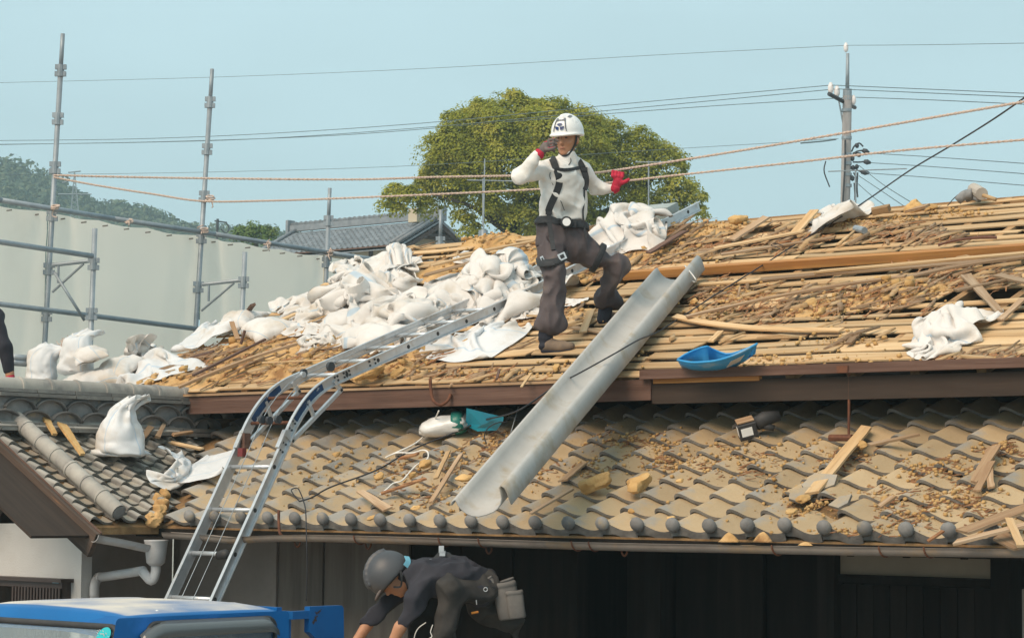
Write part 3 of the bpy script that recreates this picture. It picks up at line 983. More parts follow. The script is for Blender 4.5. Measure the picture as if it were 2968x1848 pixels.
ga, gb2 = hit(272, 1549, (-.22, 0, 0), np.array([1.0, 0, 0])), hit(438, 1582, (-.22, 0, 0), np.array([1.0, 0, 0]))
sg = channel(spline([ga, (ga + gb2) / 2 + [0, 0, .004], gb2], 8), .052, 'short_gutter', M['pvc'], wingt)
hc = hit(452, 1600, (-.20, 0, 0), np.array([1.0, 0, 0]))
d_ = depth(hc)
S_ = pxm(d_)
hv, hf = lathe([(.045, -.085), (.072, -.062), (.082, .02), (.09, .085), (.094, .092), (.094, .10), (.084, .10), (.078, .03), (.06, -.05)], 18)
hv[:, 0] *= .85
hop = obj('rain_hopper', hv + hc + [0, 0, -.01], hf, M['pvc'], wingt, True)
hb = hc + np.array([0, 0, -.09])
pp = [hb, hit(440, 1640, (-.20, 0, 0), np.array([1.0, 0, 0])), hit(432, 1655, (-.22, 0, 0), np.array([1.0, 0, 0]))]
pl = [np.array([hc[0], hc[1], hc[2] - .08]), np.array([hc[0], hc[1], hc[2] - .14])]
e1 = hit(420, 1652, (-.24, 0, 0), np.array([1.0, 0, 0]))
xwall = xw + .055
e2 = hit(290, 1672, (xwall, 0, 0), np.array([1.0, 0, 0]))
e3 = np.array([xwall, e2[1] - .05, e2[2] - .06])
MB().tube(spline([pl[0], pl[1], np.array([hc[0] - .02, hc[1] - .02, hc[2] - .20]), e1 + (e2 - e1) * .06], 16), .036, 12).build('pipe_elbow', M['pvc'], wingt, True)
MB().tube([e1 + (e2 - e1) * .03, e2], .034, 12).build('slanted_pipe', M['pvc'], wingt, True)
MB().tube(spline([e1 + (e2 - e1) * .97, e2 + (e2 - e1) * .06, e3, e3 - [0, 0, .08]], 12), .036, 12).build('pipe_elbow', M['pvc'], wingt, True)
MB().tube([e3 - [0, 0, .07], (e3[0], e3[1], GROUND)], .034, 12).build('down_pipe', M['pvc'], wingt, True)
# scaffold behind the left end of the roof
SX = -4.18
def pole_y(u, v=700):
	return float(atx(u, v, SX)[1])
scaf = thing('scaffold', 'grey steel pipe scaffold with tall uprights standing behind the white dust sheet', 'scaffold', (SX, 4.0, GROUND))
def coupler(mb, p, axis=(0, 0, 1), r=.032):
	ax = np.asarray(axis, float)
	ax = ax / np.linalg.norm(ax)
	mb.tube([p - ax * .055, p + ax * .055], r, 10)
	for sg in (-1, 1):
		q = p + ax * .032 * sg
		mb.add(*[(xf(frame(q, RT, ax), boxvf((-.050, -.020, -.022), (.050, .020, .022))[0])), boxvf((0, 0, 0), (1, 1, 1))[1]][0:2])
UPR = [  # top px, bottom px, coupler v positions
	((182, 98), (128, 1022), [205, 345, 487, 625, 780, 915]),
	((615, 200), (566, 972), [297, 433, 570, 690, 832]),
	((956, 545), (944, 832), [640, 760]),
	((1278, 608), (1275, 775), [700]),
	((1400, 665), (1400, 720), []),
]
for (tp, bt, cps) in UPR:
	y = pole_y((tp[0] + bt[0]) / 2)
	a_ = atx(bt[0], bt[1], SX)
	ptop = hit(tp[0], tp[1], (0, y, 0), np.array([0, 1.0, 0]))
	pbot = hit(bt[0], bt[1], (0, y, 0), np.array([0, 1.0, 0]))
	dv = (ptop - pbot) / np.linalg.norm(ptop - pbot)
	foot = pbot + (pbot - ptop) * ((pbot[2] - GROUND) / (ptop[2] - pbot[2]))
	mb = MB().tube([foot, ptop - dv * .32], .0243, 12)
	mb.tube([ptop - dv * .33, ptop], .020, 12)
	up_ = mb.build('upright', M['steel'], scaf, True)
	for cv in cps:
		t = (cv - bt[1]) / (tp[1] - bt[1])
		p = pbot + (ptop - pbot) * t
		mb = MB()
		coupler(mb, p, dv)
		mb.build('coupler', M['steel'], up_)
def pipe(a, b, r=.0243, name='rail'):
	return MB().tube([a, b], r, 10).build(name, M['steel'], scaf, True)
xo = SX + .05
top_pts = [atx(u, v, xo) for u, v in ((-420, 512), (0, 580), (330, 634), (620, 678), (955, 733), (1130, 758), (1400, 792))]
for a_, b_ in zip(top_pts[:-1], top_pts[1:]):
	pipe(a_, b_ + (b_ - a_) * .01)
pipe(atx(-420, 828, xo), atx(604, 957, xo))
pipe(atx(590, 948, xo + .05), atx(700, 965, xo + .05))
XI = SX + .47
pipe(atx(-300, 655, XI + .04), atx(268, 742, XI + .04))
pipe(atx(38, 1034, XI), atx(118, 1042, XI), .03)
pipe(atx(38, 1050, XI), atx(118, 1056, XI), .03)
for (tp, bt, arm_v, cv) in (((275, 662), (262, 1000), ((152, 768), (262, 756), (255, 765), (152, 846)), (765, 910)),
							((710, 730), (702, 900), ((588, 824), (698, 812), (668, 826), (584, 900)), (818,))):
	yq = float(atx(tp[0], 800, XI)[1])
	ptop, pbot = aty(tp[0], tp[1], yq), aty(bt[0], bt[1], yq)
	foot = pbot + (pbot - ptop) * ((pbot[2] - GROUND) / (ptop[2] - pbot[2]))
	up_ = MB().tube([foot, ptop], .0243, 12).build('upright', M['steel'], scaf, True)
	for c in cv:
		t = (c - bt[1]) / (tp[1] - bt[1])
		mb = MB()
		coupler(mb, pbot + (ptop - pbot) * t, ptop - pbot)
		mb.build('coupler', M['steel'], up_)
	a0, a1, a2, a3 = arm_v
	pa, pb = atx(*a0, SX + .03), aty(*a1, yq)
	mb = MB().tube([pa, pb], .018, 8)
	pm_ = pa + (pb - pa) * .82
	mb.tube([pm_ - [0, 0, .02], atx(a3[0], a3[1], SX + .03)], .012, 8)
	pq = pa + (pb - pa) * .16
	mb.tube([pq, pq - [0, 0, .17]], .012, 6)
	mb.build('bracket', M['steel'], scaf)
pipe(atx(158, 790, SX + .08), atx(245, 928, SX + .3), .014, 'brace')
def knot(p, name='rope_tie', s=1.0, seed=0):
	r = np.random.default_rng(seed)
	mb = MB()
	for k in range(3):
		an = np.linspace(0, 2 * math.pi, 13)
		c = p + r.normal(0, .006, 3) + np.array([0, 0, (k - 1) * .014])
		mb.tube([c + .036 * s * (math.cos(q) * RT + math.sin(q) * np.array([0, 0, 1.0]) * .35 - math.sin(q) * np.array([.3, -.6, 0])) for q in an], .007, 5)
	for k in range(3):
		e = p + np.array([r.uniform(.02, .06), r.uniform(-.08, .0), r.uniform(-.10, .05)]) * s
		mb.tube(spline([p, (p + e) / 2 + r.normal(0, .02, 3), e], 6), .006, 5)
	return mb.build(name, M['rope'], scaf, True)
for i, (u, v) in enumerate(((158, 600), (592, 668), (955, 733), (375, 640), (775, 706), (610, 575))):
	knot(atx(u, v, xo + .03), seed=i)
M['dustsheet'] = pmat('white_dust_sheet', lin(.88, .83, .735), lin(.83, .78, .69), scale=1.2, rough=.7, rnd=.02, coords='world', c3=lin(.58, .54, .47), s3=.9, t3=(.55, .8))
def translucent(m, col, fac):
	t = m.node_tree
	b = t.nodes['Principled BSDF']
	tr = t.nodes.new('ShaderNodeBsdfTranslucent'); tr.inputs['Color'].default_value = col
	ms = t.nodes.new('ShaderNodeMixShader'); ms.inputs[0].default_value = fac
	t.links.new(b.outputs[0], ms.inputs[1]); t.links.new(tr.outputs[0], ms.inputs[2])
	t.links.new(ms.outputs[0], t.nodes['Material Output'].inputs['Surface'])
translucent(M['dustsheet'], (.97, .91, .80, 1), .66)
def sheetmesh(u0, u1, name, seed):
	"""one bay of sheet between two uprights, in the plane just behind the scaffold"""
	n, m = 36, 26
	xb_ = SX - .06
	vs_, uv = [], []
	rr = np.random.default_rng(seed)
	ph = rr.uniform(0, 6, 6)
	def railpt(u):
		U = np.array([-420, 0, 330, 620, 955, 1130, 1400]); V = np.array([512, 580, 634, 678, 733, 758, 792])
		return atx(u, float(np.interp(u, U, V)) + 9, xb_)
	for i in range(n + 1):
		u = u0 + (u1 - u0) * i / n
		p = railpt(u)
		for k in range(m + 1):
			t = k / m
			z = p[2] + (GROUND + .3 - p[2]) * t
			a_ = i / n
			fold = .022 * math.sin(a_ * 5.0 + ph[0] + 2.6 * t) * t ** .5 + .008 * math.sin(a_ * 13 - 3 * t + ph[1])
			fold += .06 * math.exp(-((a_ - .1 - .75 * t * .5) / .05) ** 2) * (1 - t) + .06 * math.exp(-((a_ - .93 + .3 * t) / .06) ** 2)
			fold += .012 * math.sin(t * 60 + 6 * a_) * math.exp(-t * 6) + .018 * math.exp(-(((t * 7 + .15 * math.sin(a_ * 7 + ph[2])) % 1.0 - .5) / .07) ** 2) + .008 * math.exp(-abs((a_ * 4 + .1 * t) % 1.0 - .5) / .04)
			sag = .02 * abs(math.sin(a_ * math.pi * 3)) * (1 - t)
			vs_.append((xb_ - .05 + fold * .8, p[1], z - sag))
	f = [(i * (m + 1) + k, i * (m + 1) + k + 1, (i + 1) * (m + 1) + k + 1, (i + 1) * (m + 1) + k) for i in range(n) for k in range(m)]
	o = obj(name, vs_, f, M['dustsheet'], None, True)
	for k in range(7):
		p = railpt(u0 + (u1 - u0) * (k + .5) / 7)
		MB().tube([(xb_ - .03, p[1], p[2] - .05), (xb_ + .035, p[1], p[2] - .05)], .007, 8).build('eyelet', M['darkmetal0'], o)
	return o
M['darkmetal0'] = pmat('brass_eyelet', lin(.16, .15, .13), rough=.5, rnd=0)
SHL = ['white dust sheet hanging at the left edge, left of the first tall upright', 'white dust sheet between the two tall scaffold uprights',
	   'white dust sheet right of the second tall upright, behind the filled sacks', 'low strip of dust sheet behind the pile of crumpled sacks']
for k, (u0, u1) in enumerate(((-400, 143), (150, 583), (592, 944), (952, 1390))):
	tag(sheetmesh(u0, u1, 'dust_sheet', k), SHL[k], 'dust sheet', 'dust sheets hung on the scaffold')
# ropes, power lines and cables
def strand(pts, r, name, mat, label, cat, group=None, n=80, sides=8, twist=None):
	c = spline(pts, n)
	mb = MB()
	if twist:
		t = np.linspace(0, 1, n)
		L_ = np.linalg.norm(np.diff(c, axis=0), axis=1).sum()
		for k in range(2):
			an = t * L_ / twist * 2 * math.pi + k * math.pi
			off = (np.cos(an)[:, None] * U2 + np.sin(an)[:, None] * FW) * r * .8
			mb.tube(c + off, r, 6)
	else:
		mb.tube(c, r, sides)
	o = mb.build(name, mat, None, True)
	return tag(o, label, cat, group)
d_man = 17.25
def rope_d(u):
	return 1.0 / np.interp(u, [150, 1450, 1700, 1790, 3000], [1 / 18.35, 1 / 17.78, 1 / 17.62, 1 / 17.44, 1 / 14.4])
r1 = [(156, 508), (420, 514), (700, 518), (1030, 520), (1270, 513), (1500, 509), (1700, 502), (1800, 491), (2100, 444), (2390, 395), (2700, 341), (2990, 291)]
strand([atd(u, v, rope_d(u)) for u, v in r1], .0062, 'rope', M['rope'], 'upper tan rope held by the standing worker, stretched from the tall upright', 'rope', 'ropes stretched above the roof', n=420, twist=.06)
r2_ = [(156, 514), (280, 537), (440, 562), (588, 583), (760, 582), (950, 576), (1260, 563), (1560, 548), (1780, 528), (1950, 509), (2300, 471), (2600, 437), (2990, 403)]
strand([atd(u, v, rope_d(u) + .25) for u, v in r2_], .0058, 'rope', M['rope'], 'lower tan rope knotted to the second upright and passing behind the standing worker', 'rope', 'ropes stretched above the roof', n=420, twist=.06)
DP = 62.0
def pp_(u, v, d=DP):
	return atd(u, v, d)
upole = thing('utility_pole', 'grey concrete utility pole with insulators behind the right part of the roof', 'utility pole', tuple(pp_(2450, 800) * np.array([1, 1, 0]) + np.array([0, 0, 3.0])))
M['concrete'] = pmat('pole_concrete', lin(.30, .29, .285), lin(.235, .23, .23), scale=3, stretch=(3, 3, .5), rough=.9, rnd=0)
M['ceramic'] = pmat('white_insulator', lin(.74, .70, .69), rough=.3, rnd=0)
M['darkmetal'] = pmat('dark_fittings', lin(.045, .05, .058), rough=.5, rnd=.1)
base, top = pp_(2450, 585), pp_(2456, 278)
dn = (base - top) / np.linalg.norm(base - top)
MB().tube([base + dn * 6, top], [.145, .122], 14).build('pole', M['concrete'], upole, True)
MB().tube([pp_(2456, 290), pp_(2456, 258)], [.125, .115], 12).build('pole_cap', M['steel'], upole)
MB().tube([pp_(2456, 260), pp_(2457, 155)], [.055, .045], 10).build('top_mast', M['steel'], upole, True)
def insulator(u, v, s=1.0):
	c = pp_(u, v)
	vv, ff = lathe([(.03, -.20), (.085, -.12), (.10, -.06), (.10, .06), (.085, .12), (.06, .14), (.055, .19), (.03, .20)], 12)
	return obj('insulator', vv * s + c, ff, M['ceramic'], upole, True)
insulator(2452, 138, .65); insulator(2408, 256, .78); insulator(2426, 266, .78); insulator(2474, 290, .66)
MB().tube([pp_(2402, 272, DP - .5), pp_(2447, 296)], .055, 6).build('cross_arm', M['darkmetal'], upole)
MB().tube([pp_(2460, 303), pp_(2478, 312, DP + .8)], .055, 6).build('cross_arm', M['darkmetal'], upole)
MB().tube([pp_(2429, 280), pp_(2444, 362)], .02, 6).build('arm_stay', M['steel'], upole)
for v in (320, 400, 448, 474, 506, 538):
	c = pp_(2454, v)
	MB().tube([c - [0, 0, .04], c + [0, 0, .04]], .137, 14).build('pole_band', M['steel'], upole)
MB().tube(spline([pp_(2450, 405, DP - .2), pp_(2449, 480, DP - .2), pp_(2443, 585, DP - .2)], 12), .025, 6).build('pole_cable', M['darkmetal'], upole)
rr = random.Random(5)
for (u, v, du, dv) in ((2510, 439, 20, 8), (2514, 470, 20, 4), (2508, 500, 24, 4), (2484, 422, 10, -5), (2478, 445, 4, 9), (2490, 448, 12, -5), (2484, 483, 10, 0), (2472, 487, 4, 14), (2470, 517, 6, 14), (2470, 460, 4, 14)):
	MB().tube([pp_(u - du / 2, v - dv / 2), pp_(u, v), pp_(u + du / 2, v + dv / 2)], [.05, .075, .03], 8).build('wire_clamp', M['darkmetal'], upole, True)
mb = MB()
for p in ([(2468, 440), (2476, 424), (2490, 415), (2502, 425)], [(2468, 455), (2482, 440), (2500, 436)], [(2470, 480), (2484, 492), (2498, 500)], [(2472, 470), (2492, 470), (2506, 468)],
		  [(2476, 530), (2478, 560), (2478, 580)], [(2486, 500), (2484, 540), (2486, 572)], [(2474, 500), (2480, 512), (2486, 520)]):
	mb.tube(spline([pp_(u, v) for u, v in p], 10), .022, 5)
mb.build('jumper_wires', M['darkmetal'], upole)
def wire(pts, label, r=.012, d0=DP, d1=DP, name='power_line'):
	us = [p[0] for p in pts]
	P = [atd(u, v, d0 + (d1 - d0) * (u - us[0]) / (us[-1] - us[0])) for u, v in pts]
	return strand(P, r * .7, name, M['wire'], label, 'power line', 'thin power lines in the sky', n=60, sides=5)
wire([(-40, 241), (620, 224), (1250, 198), (1900, 160), (2452, 132)], 'topmost thin power line, running to the tip of the pole from the left', .010, 80, DP)
wire([(2452, 132), (2700, 130), (3000, 125)], 'topmost thin power line, leaving the pole tip to the right', .010, DP, 50)
wire([(-40, 408), (380, 403), (780, 387), (1250, 355), (1800, 302), (2410, 247)], 'power line from the left to the outermost insulator on the arm', .015, 80, DP)
wire([(2410, 247), (2600, 255), (3000, 272)], 'power line from the outermost insulator to the right edge', .015, DP, 50)
wire([(-40, 419), (400, 413), (780, 401), (1250, 368), (1800, 317), (2426, 258)], 'power line just below, from the left to the second insulator', .015, 80, DP)
wire([(2426, 258), (2600, 266), (3000, 283)], 'power line from the second insulator to the right edge', .015, DP, 50)
wire([(-40, 420), (500, 410), (1000, 391), (1500, 351), (2000, 312), (2474, 282)], 'lowest of the three power lines from the left to the pole', .015, 81, DP + .8)
wire([(2474, 282), (2700, 290), (3000, 304)], 'power line from the right-hand insulator to the right edge', .015, DP + .8, 51)
wire([(-40, 508), (600, 499), (1200, 480), (1800, 441), (2230, 415), (2330, 408), (2430, 402)], 'faint low line behind the tree to the middle of the pole', .010, 80, DP)
wire([(2320, 415), (2380, 410), (2424, 404)], 'short thick black sleeve on the line left of the pole', .03, DP, DP, 'cable_sleeve')
wire([(2520, 444), (2700, 455), (3000, 476)], 'upper of the three lines leaving the black clamps to the right', .014, DP, 50)
wire([(2524, 472), (2700, 483), (3000, 506)], 'middle of the three lines leaving the black clamps to the right', .014, DP, 50)
wire([(2522, 502), (2700, 515), (3000, 540)], 'lower of the three lines leaving the black clamps to the right', .014, DP, 50)
wire([(2490, 480), (2560, 535), (2660, 598)], 'slanting service line dropping from the pole, outermost', .014, DP, 45)
wire([(2490, 510), (2550, 550), (2630, 604)], 'slanting service line dropping from the pole, middle one', .014, DP, 45)
wire([(2484, 530), (2530, 570), (2580, 606)], 'slanting service line dropping from the pole, innermost', .014, DP, 45)
def aerial(u, v, d, label, w=230, tilt=-8, dish=True):
	a_ = thing('tv_antenna', label, 'antenna', tuple(atd(u, v + 70, d)))
	MB().tube([atd(u - w * .35, v, d), atd(u + w * .65, v + tilt, d)], .0011 * d * .25, 6).build('boom', M['steel'], a_)
	mb = MB()
	for k in range(12):
		q = u + w * (-.3 + .95 * k / 12)
		vv_ = v + tilt * (q - u + w * .35) / w
		c = atd(q, vv_, d)
		mb.tube([c - FW * .12 - RT * .02, c + FW * .12 + RT * .02], .0035, 5)
	mb.build('elements', M['steel'], a_)
	if dish:
		MB().tube(spline([atd(u - w * .38, v - 30, d), atd(u - w * .4, v, d), atd(u - w * .33, v + 45, d)], 10), .012, 5).build('reflector', M['darkmetal'], a_)
	MB().tube([atd(u, v - 4, d), atd(u, v + 130, d)], .014, 6).build('mast', M['steel'], a_)
	return a_
aerial(2480, 497, 40, 'long thin television aerial in front of the utility pole', 228, -8)
aerial(1880, 470, 42, 'small television aerial in front of the right side of the big tree', 110, 0, False)
aerial(1400, 522, 42, 'thin television aerial in front of the lower left of the big tree', 130, 3, False)
a_ = thing('flat_antenna', 'flat white panel aerial on a post behind the white sacks', 'antenna', tuple(atd(1400, 720, 40)))
MB().tube([atd(1405, 460, 40), atd(1400, 740, 40)], .012, 6).build('mast', M['steel'], a_)
for q in (1396, 1408):
	p0 = atd(q, 695, 40)
	MB().box(p0 - [.045, .03, .17], p0 + [.02, .03, .17]).build('panel', M['steel'], a_)
# the neighbours' house beyond
DH = 88.0
Sh = pxm(DH)
hb_ = atd(1280, 632, DH)               # right end of its ridge
fh = thing('neighbour_house', 'old house with a blue-grey tiled roof and cream walls beyond the scaffold', 'house', (hb_[0] - 4, hb_[1], hb_[2] - 5))
PH = R(27)
LX = 8.0
tl = 1.55
xr = hb_[0]
fy, fz = -2.35, -2.35 * math.tan(PH)
vv = [(xr - LX - .1, 0, 0), (xr, 0, 0), (xr, fy, fz), (xr - LX - .1, fy, fz), (xr, -fy, fz), (xr - LX - .1, -fy, fz)]
vv = [np.array([x, hb_[1] + y, hb_[2] + z - .05]) for x, y, z in vv]
vv = np.array(vv + [q - [0, 0, .12] for q in vv])
froof = obj('roof', vv, [(0, 3, 2, 1), (0, 1, 4, 5), (6, 7, 8, 9), (6, 11, 10, 7), (3, 9, 8, 2), (2, 8, 7, 1), (1, 7, 10, 4), (3, 0, 6, 9), (5, 11, 6, 0), (5, 4, 10, 11)], M['ftile'], fh)
def smalltile(wd, ln):
	xs2 = [0, .1, .25, .45, .7, .95, 1.04]
	zs2 = [.05, .06, .045, .01, .0, .03, .05]
	v = [(a * wd, 0, b) for a, b in zip(xs2, zs2)] + [(a * wd, ln, b - .03) for a, b in zip(xs2, zs2)] + [(a * wd, 0, b - .035) for a, b in zip(xs2, zs2)]
	n = len(xs2)
	f = []
	for i in range(n - 1):
		f += [(i, i + 1, n + i + 1, n + i), (2 * n + i, 2 * n + i + 1, i + 1, i)]
	return np.array(v), f
tw2, te2 = .27, .235
sv, sf = smalltile(tw2, te2 * 1.15)
ME_FT = mesh_of('far_tile', sv, sf, M['ftile'], True)
ME_FT.set_sharp_from_angle(angle=R(40))
eyh = np.array([0, math.cos(PH), math.sin(PH)]); nh = np.array([0, -math.sin(PH), math.cos(PH)])
rowsf = int(2.5 / te2)
cols = int(LX / tw2)
allt = [(c, r) for r in range(rowsf) for c in range(cols)]
allt.sort(key=lambda q: -q[0])
stv, stf = MB(), None
for k, (c, r) in enumerate(allt):
	o = np.array([xr - (c + 1) * tw2, hb_[1] + fy, hb_[2] + fz]) + eyh * r * te2
	if k < 280:
		link('far_tile', ME_FT, frame(o, EX, nh), froof)
	else:
		stv.add(xf(frame(o, EX, nh), sv), sf)
if stv.n:
	tag(stv.build('far_tiles', M['ftile'], froof, True), kind='stuff')
mb = MB().box((xr - LX - .1, hb_[1] - .12, hb_[2]), (xr, hb_[1] + .12, hb_[2] + .24))
mb.build('ridge', M['ftile'], froof)
for k in range(30):
	x = xr - LX + k * (LX / 30)
	vv2, ff2 = lathe([(.10, 0), (.10, .24), (.125, .245), (.125, .28)], 10)
	link('ridge_cap', mesh_of('ridge_cap', vv2, ff2, M['ftile'], True), frame(np.array([x, hb_[1], hb_[2] + .26]), EX, (0, 0, 1)) @ Zx, froof)
for x in (xr, xr - LX - .1):
	MB().box((x - .06, hb_[1] - .2, hb_[2] - .1), (x + .08, hb_[1] + .2, hb_[2] + .46)).build('ridge_end_tile', M['ftile'], froof)
for x0_ in (xr - .12, xr - .42, xr - LX + .3):
	MB().tube([(x0_, hb_[1] + fy, hb_[2] + fz + .08), (x0_, hb_[1], hb_[2] + .08)], .085, 8).build('rake_cap', M['ftile'], froof, True)
M['cream'] = pmat('cream_earth_wall', lin(.52, .455, .34), lin(.46, .40, .30), scale=1.5, rough=.95, coords='world', rnd=0)
M['farwood'] = pmat('dark_brown_timber', lin(.055, .04, .038), lin(.08, .058, .05), scale=2, rough=.85, rnd=.15)
wy = hb_[1] + fy + .45
MB().box((xr - LX + .5, wy, hb_[2] - 7), (xr - .75, hb_[1] - fy - .45, hb_[2] + fz + .2)).build('wall', M['cream'], fh)
gv_ = np.array([(xr - .75, wy, hb_[2] + fz + .2), (xr - .75, 2 * hb_[1] - wy, hb_[2] + fz + .2), (xr - .75, hb_[1], hb_[2] - .15),
				(xr - .85, wy, hb_[2] + fz + .2), (xr - .85, 2 * hb_[1] - wy, hb_[2] + fz + .2), (xr - .85, hb_[1], hb_[2] - .15)])
obj('gable_wall', gv_, [(0, 1, 2), (5, 4, 3), (0, 3, 4, 1), (1, 4, 5, 2), (2, 5, 3, 0)], M['cream'], fh)
for x in np.arange(xr - LX + .5, xr - .6, 1.13):
	MB().box((x - .09, wy - .05, hb_[2] - 7), (x + .09, wy - .003, hb_[2] + fz + .02)).build('wall_post', M['farwood'], fh)
MB().box((xr - LX, wy - .45, hb_[2] + fz - .13), (xr - .02, wy - .39, hb_[2] + fz + .0)).build('eave_gutter', M['fascia'], fh)
for sgn in (-1, 1):
	m = frame(np.array([xr - .06, hb_[1], hb_[2] - .12]), np.array([0, sgn * math.cos(PH), -math.sin(PH)]), np.array([0, sgn * math.sin(PH), math.cos(PH)]))
	link('barge_board', mesh_of('barge_board', *boxvf((0, -.05, -.22), (2.6, .06, -.0)), M['farwood']), m, fh)
MB().box((xr - .74, wy, hb_[2] + fz - .1), (xr - .66, 2 * hb_[1] - wy, hb_[2] + fz + .12)).build('gable_beam', M['farwood'], fh)
MB().box((xr - .74, hb_[1] - .9, hb_[2] - .75), (xr - .1, hb_[1] + .9, hb_[2] - .6)).build('gable_beam', M['farwood'], fh)
sc0 = atd(1212, 745, DH - 1.5)
for k in range(9):
	u = 1198 + k * 6.2
	vt = 727 + max(0, (k - 3)) * 6.0 + (6 if k < 2 else 0)
	p = atd(u, vt, DH - 1.6); q = atd(u, 792, DH - 1.6)
	MB().box((p[0] - .038, p[1] - .03, q[2] - .6), (p[0] + .038, p[1], p[2])).build('screen_board', M['farwood'], fh)
c = atd(1206, 622, DH)
MB().box(c - [.22, .2, .3], c + [.22, .2, .22]).build('vent_box', M['cream'], fh)
MB().tube([atd(1216, 625, DH - .3), atd(1214, 560, DH - .3)], .05, 8).build('mast', M['steel'], fh)
DH2 = 70.0
q = atd(1285, 726, DH2)
h2 = thing('shed_roof', 'low blue-grey tiled ridge showing between the neighbour house and the sacks', 'house', (q[0] + 1, q[1], q[2] - 3))
for k in range(3):
	MB().box((q[0] - .2, q[1] - .14 - .02 * k, q[2] - .1 * k - .1), (q[0] + 1.9, q[1] + .14 + .02 * k, q[2] - .1 * k - .012)).build('ridge_layer', M['ftile'], h2)
fy2 = -1.8
vv = np.array([(q[0] - .3, q[1], q[2] - .26), (q[0] + 2.0, q[1], q[2] - .26), (q[0] + 2.0, q[1] + fy2, q[2] - .26 + fy2 * .5), (q[0] - .3, q[1] + fy2, q[2] - .26 + fy2 * .5)])
vv = np.vstack([vv, vv - [0, 0, .1]])
r2o = obj('roof', vv, [(0, 3, 2, 1), (4, 5, 6, 7), (3, 7, 6, 2), (0, 4, 7, 3), (1, 2, 6, 5), (0, 1, 5, 4)], M['ftile'], h2)
n2 = np.array([0, -.447, .894]); e2y = np.array([0, .894, .447])
for r in range(8):
	for c in range(8):
		o = np.array([q[0] - .25 + c * .27, q[1] + fy2, q[2] - .26 + fy2 * .5]) + e2y * r * .235
		link('far_tile', ME_FT, frame(o, EX, n2), r2o)
MB().box((q[0], q[1] - 1.5, q[2] - 6), (q[0] + 1.7, q[1] + 1.5, q[2] - 1.1)).build('wall', M['cream'], h2)
q = atd(1770, 676, 74)
h3 = thing('distant_roof', 'pale grey roof edge glimpsed behind the standing worker', 'house', (q[0], q[1], q[2] - 3))
MB().box(q - [.8, .15, .12], q + [1.2, .15, .0]).build('ridge', M['ftile'], h3)
MB().box(q - [.8, 1.2, .9], q + [1.2, -.16, -.121]).build('roof', M['ftile'], h3)
MB().box(q - [.7, 1.1, 5], q + [1.1, 1.0, -.91]).build('wall', M['cream'], h3)
# trees
def leaf_mat(name, c1, c2, c3, trans=.25):
	m = bpy.data.materials.new(name)
	m.use_nodes = True
	t = m.node_tree; N, L = t.nodes.new, t.links.new
	b = t.nodes['Principled BSDF']
	g = N('ShaderNodeNewGeometry')
	cr = N('ShaderNodeValToRGB')
	cr.color_ramp.elements[0].color = c1
	cr.color_ramp.elements[1].color = c3
	e = cr.color_ramp.elements.new(.5); e.color = c2
	nz_ = N('ShaderNodeTexNoise'); nz_.inputs['Scale'].default_value = 1.1; nz_.inputs['Detail'].default_value = 3
	L(g.outputs['Position'], nz_.inputs['Vector'])
	ad = N('ShaderNodeMath'); ad.operation = 'MULTIPLY_ADD'; ad.inputs[1].default_value = .28
	L(g.outputs['Random Per Island'], ad.inputs[0])
	s = N('ShaderNodeMapRange'); s.inputs['From Min'].default_value = .35; s.inputs['From Max'].default_value = .65; s.inputs['To Max'].default_value = .70
	L(nz_.outputs['Fac'], s.inputs['Value']); L(s.outputs['Result'], ad.inputs[2])
	L(ad.outputs[0], cr.inputs[0])
	L(cr.outputs[0], b.inputs['Base Color'])
	b.inputs['Roughness'].default_value = .6
	b.inputs['Specular IOR Level'].default_value = .25
	tr = N('ShaderNodeBsdfTranslucent'); L(cr.outputs[0], tr.inputs['Color'])
	ms = N('ShaderNodeMixShader'); ms.inputs[0].default_value = trans
	L(b.outputs[0], ms.inputs[1]); L(tr.outputs[0], ms.inputs[2]); L(ms.outputs[0], t.nodes['Material Output'].inputs['Surface'])
	return m
M['leaf'] = leaf_mat('camphor_leaves', lin(.20, .225, .026), lin(.37, .38, .05), lin(.55, .50, .10), .4)
M['leaf2'] = leaf_mat('bright_leaves', lin(.08, .14, .035), lin(.13, .20, .05), lin(.20, .25, .08))
M['forest'] = leaf_mat('hill_forest', lin(.05, .085, .045), lin(.085, .12, .06), lin(.14, .16, .08), .1)
M['trunk'] = pmat('tree_bark', lin(.05, .042, .034), lin(.08, .066, .052), scale=3, rough=.95, rnd=0)
def leaves(centers, normals, size, r, jit=.38, quad=True):
	"""small bent leaf-sprig faces at the centres"""
	n = len(centers)
	nn = normals + r.normal(0, jit, (n, 3))
	nn /= np.linalg.norm(nn, axis=1)[:, None]
	a = r.normal(size=(n, 3))
	t = np.cross(nn, a); t /= np.linalg.norm(t, axis=1)[:, None]
	b = np.cross(nn, t)
	s = size * r.uniform(.6, 1.35, (n, 1))
	P = np.stack([centers - t * s, centers - b * s * .55 + nn * s * .15, centers + t * s, centers + b * s * .55 + nn * s * .15], 1).reshape(-1, 3)
	F = np.arange(4 * n, dtype=np.int32).reshape(n, 4)
	return P, F
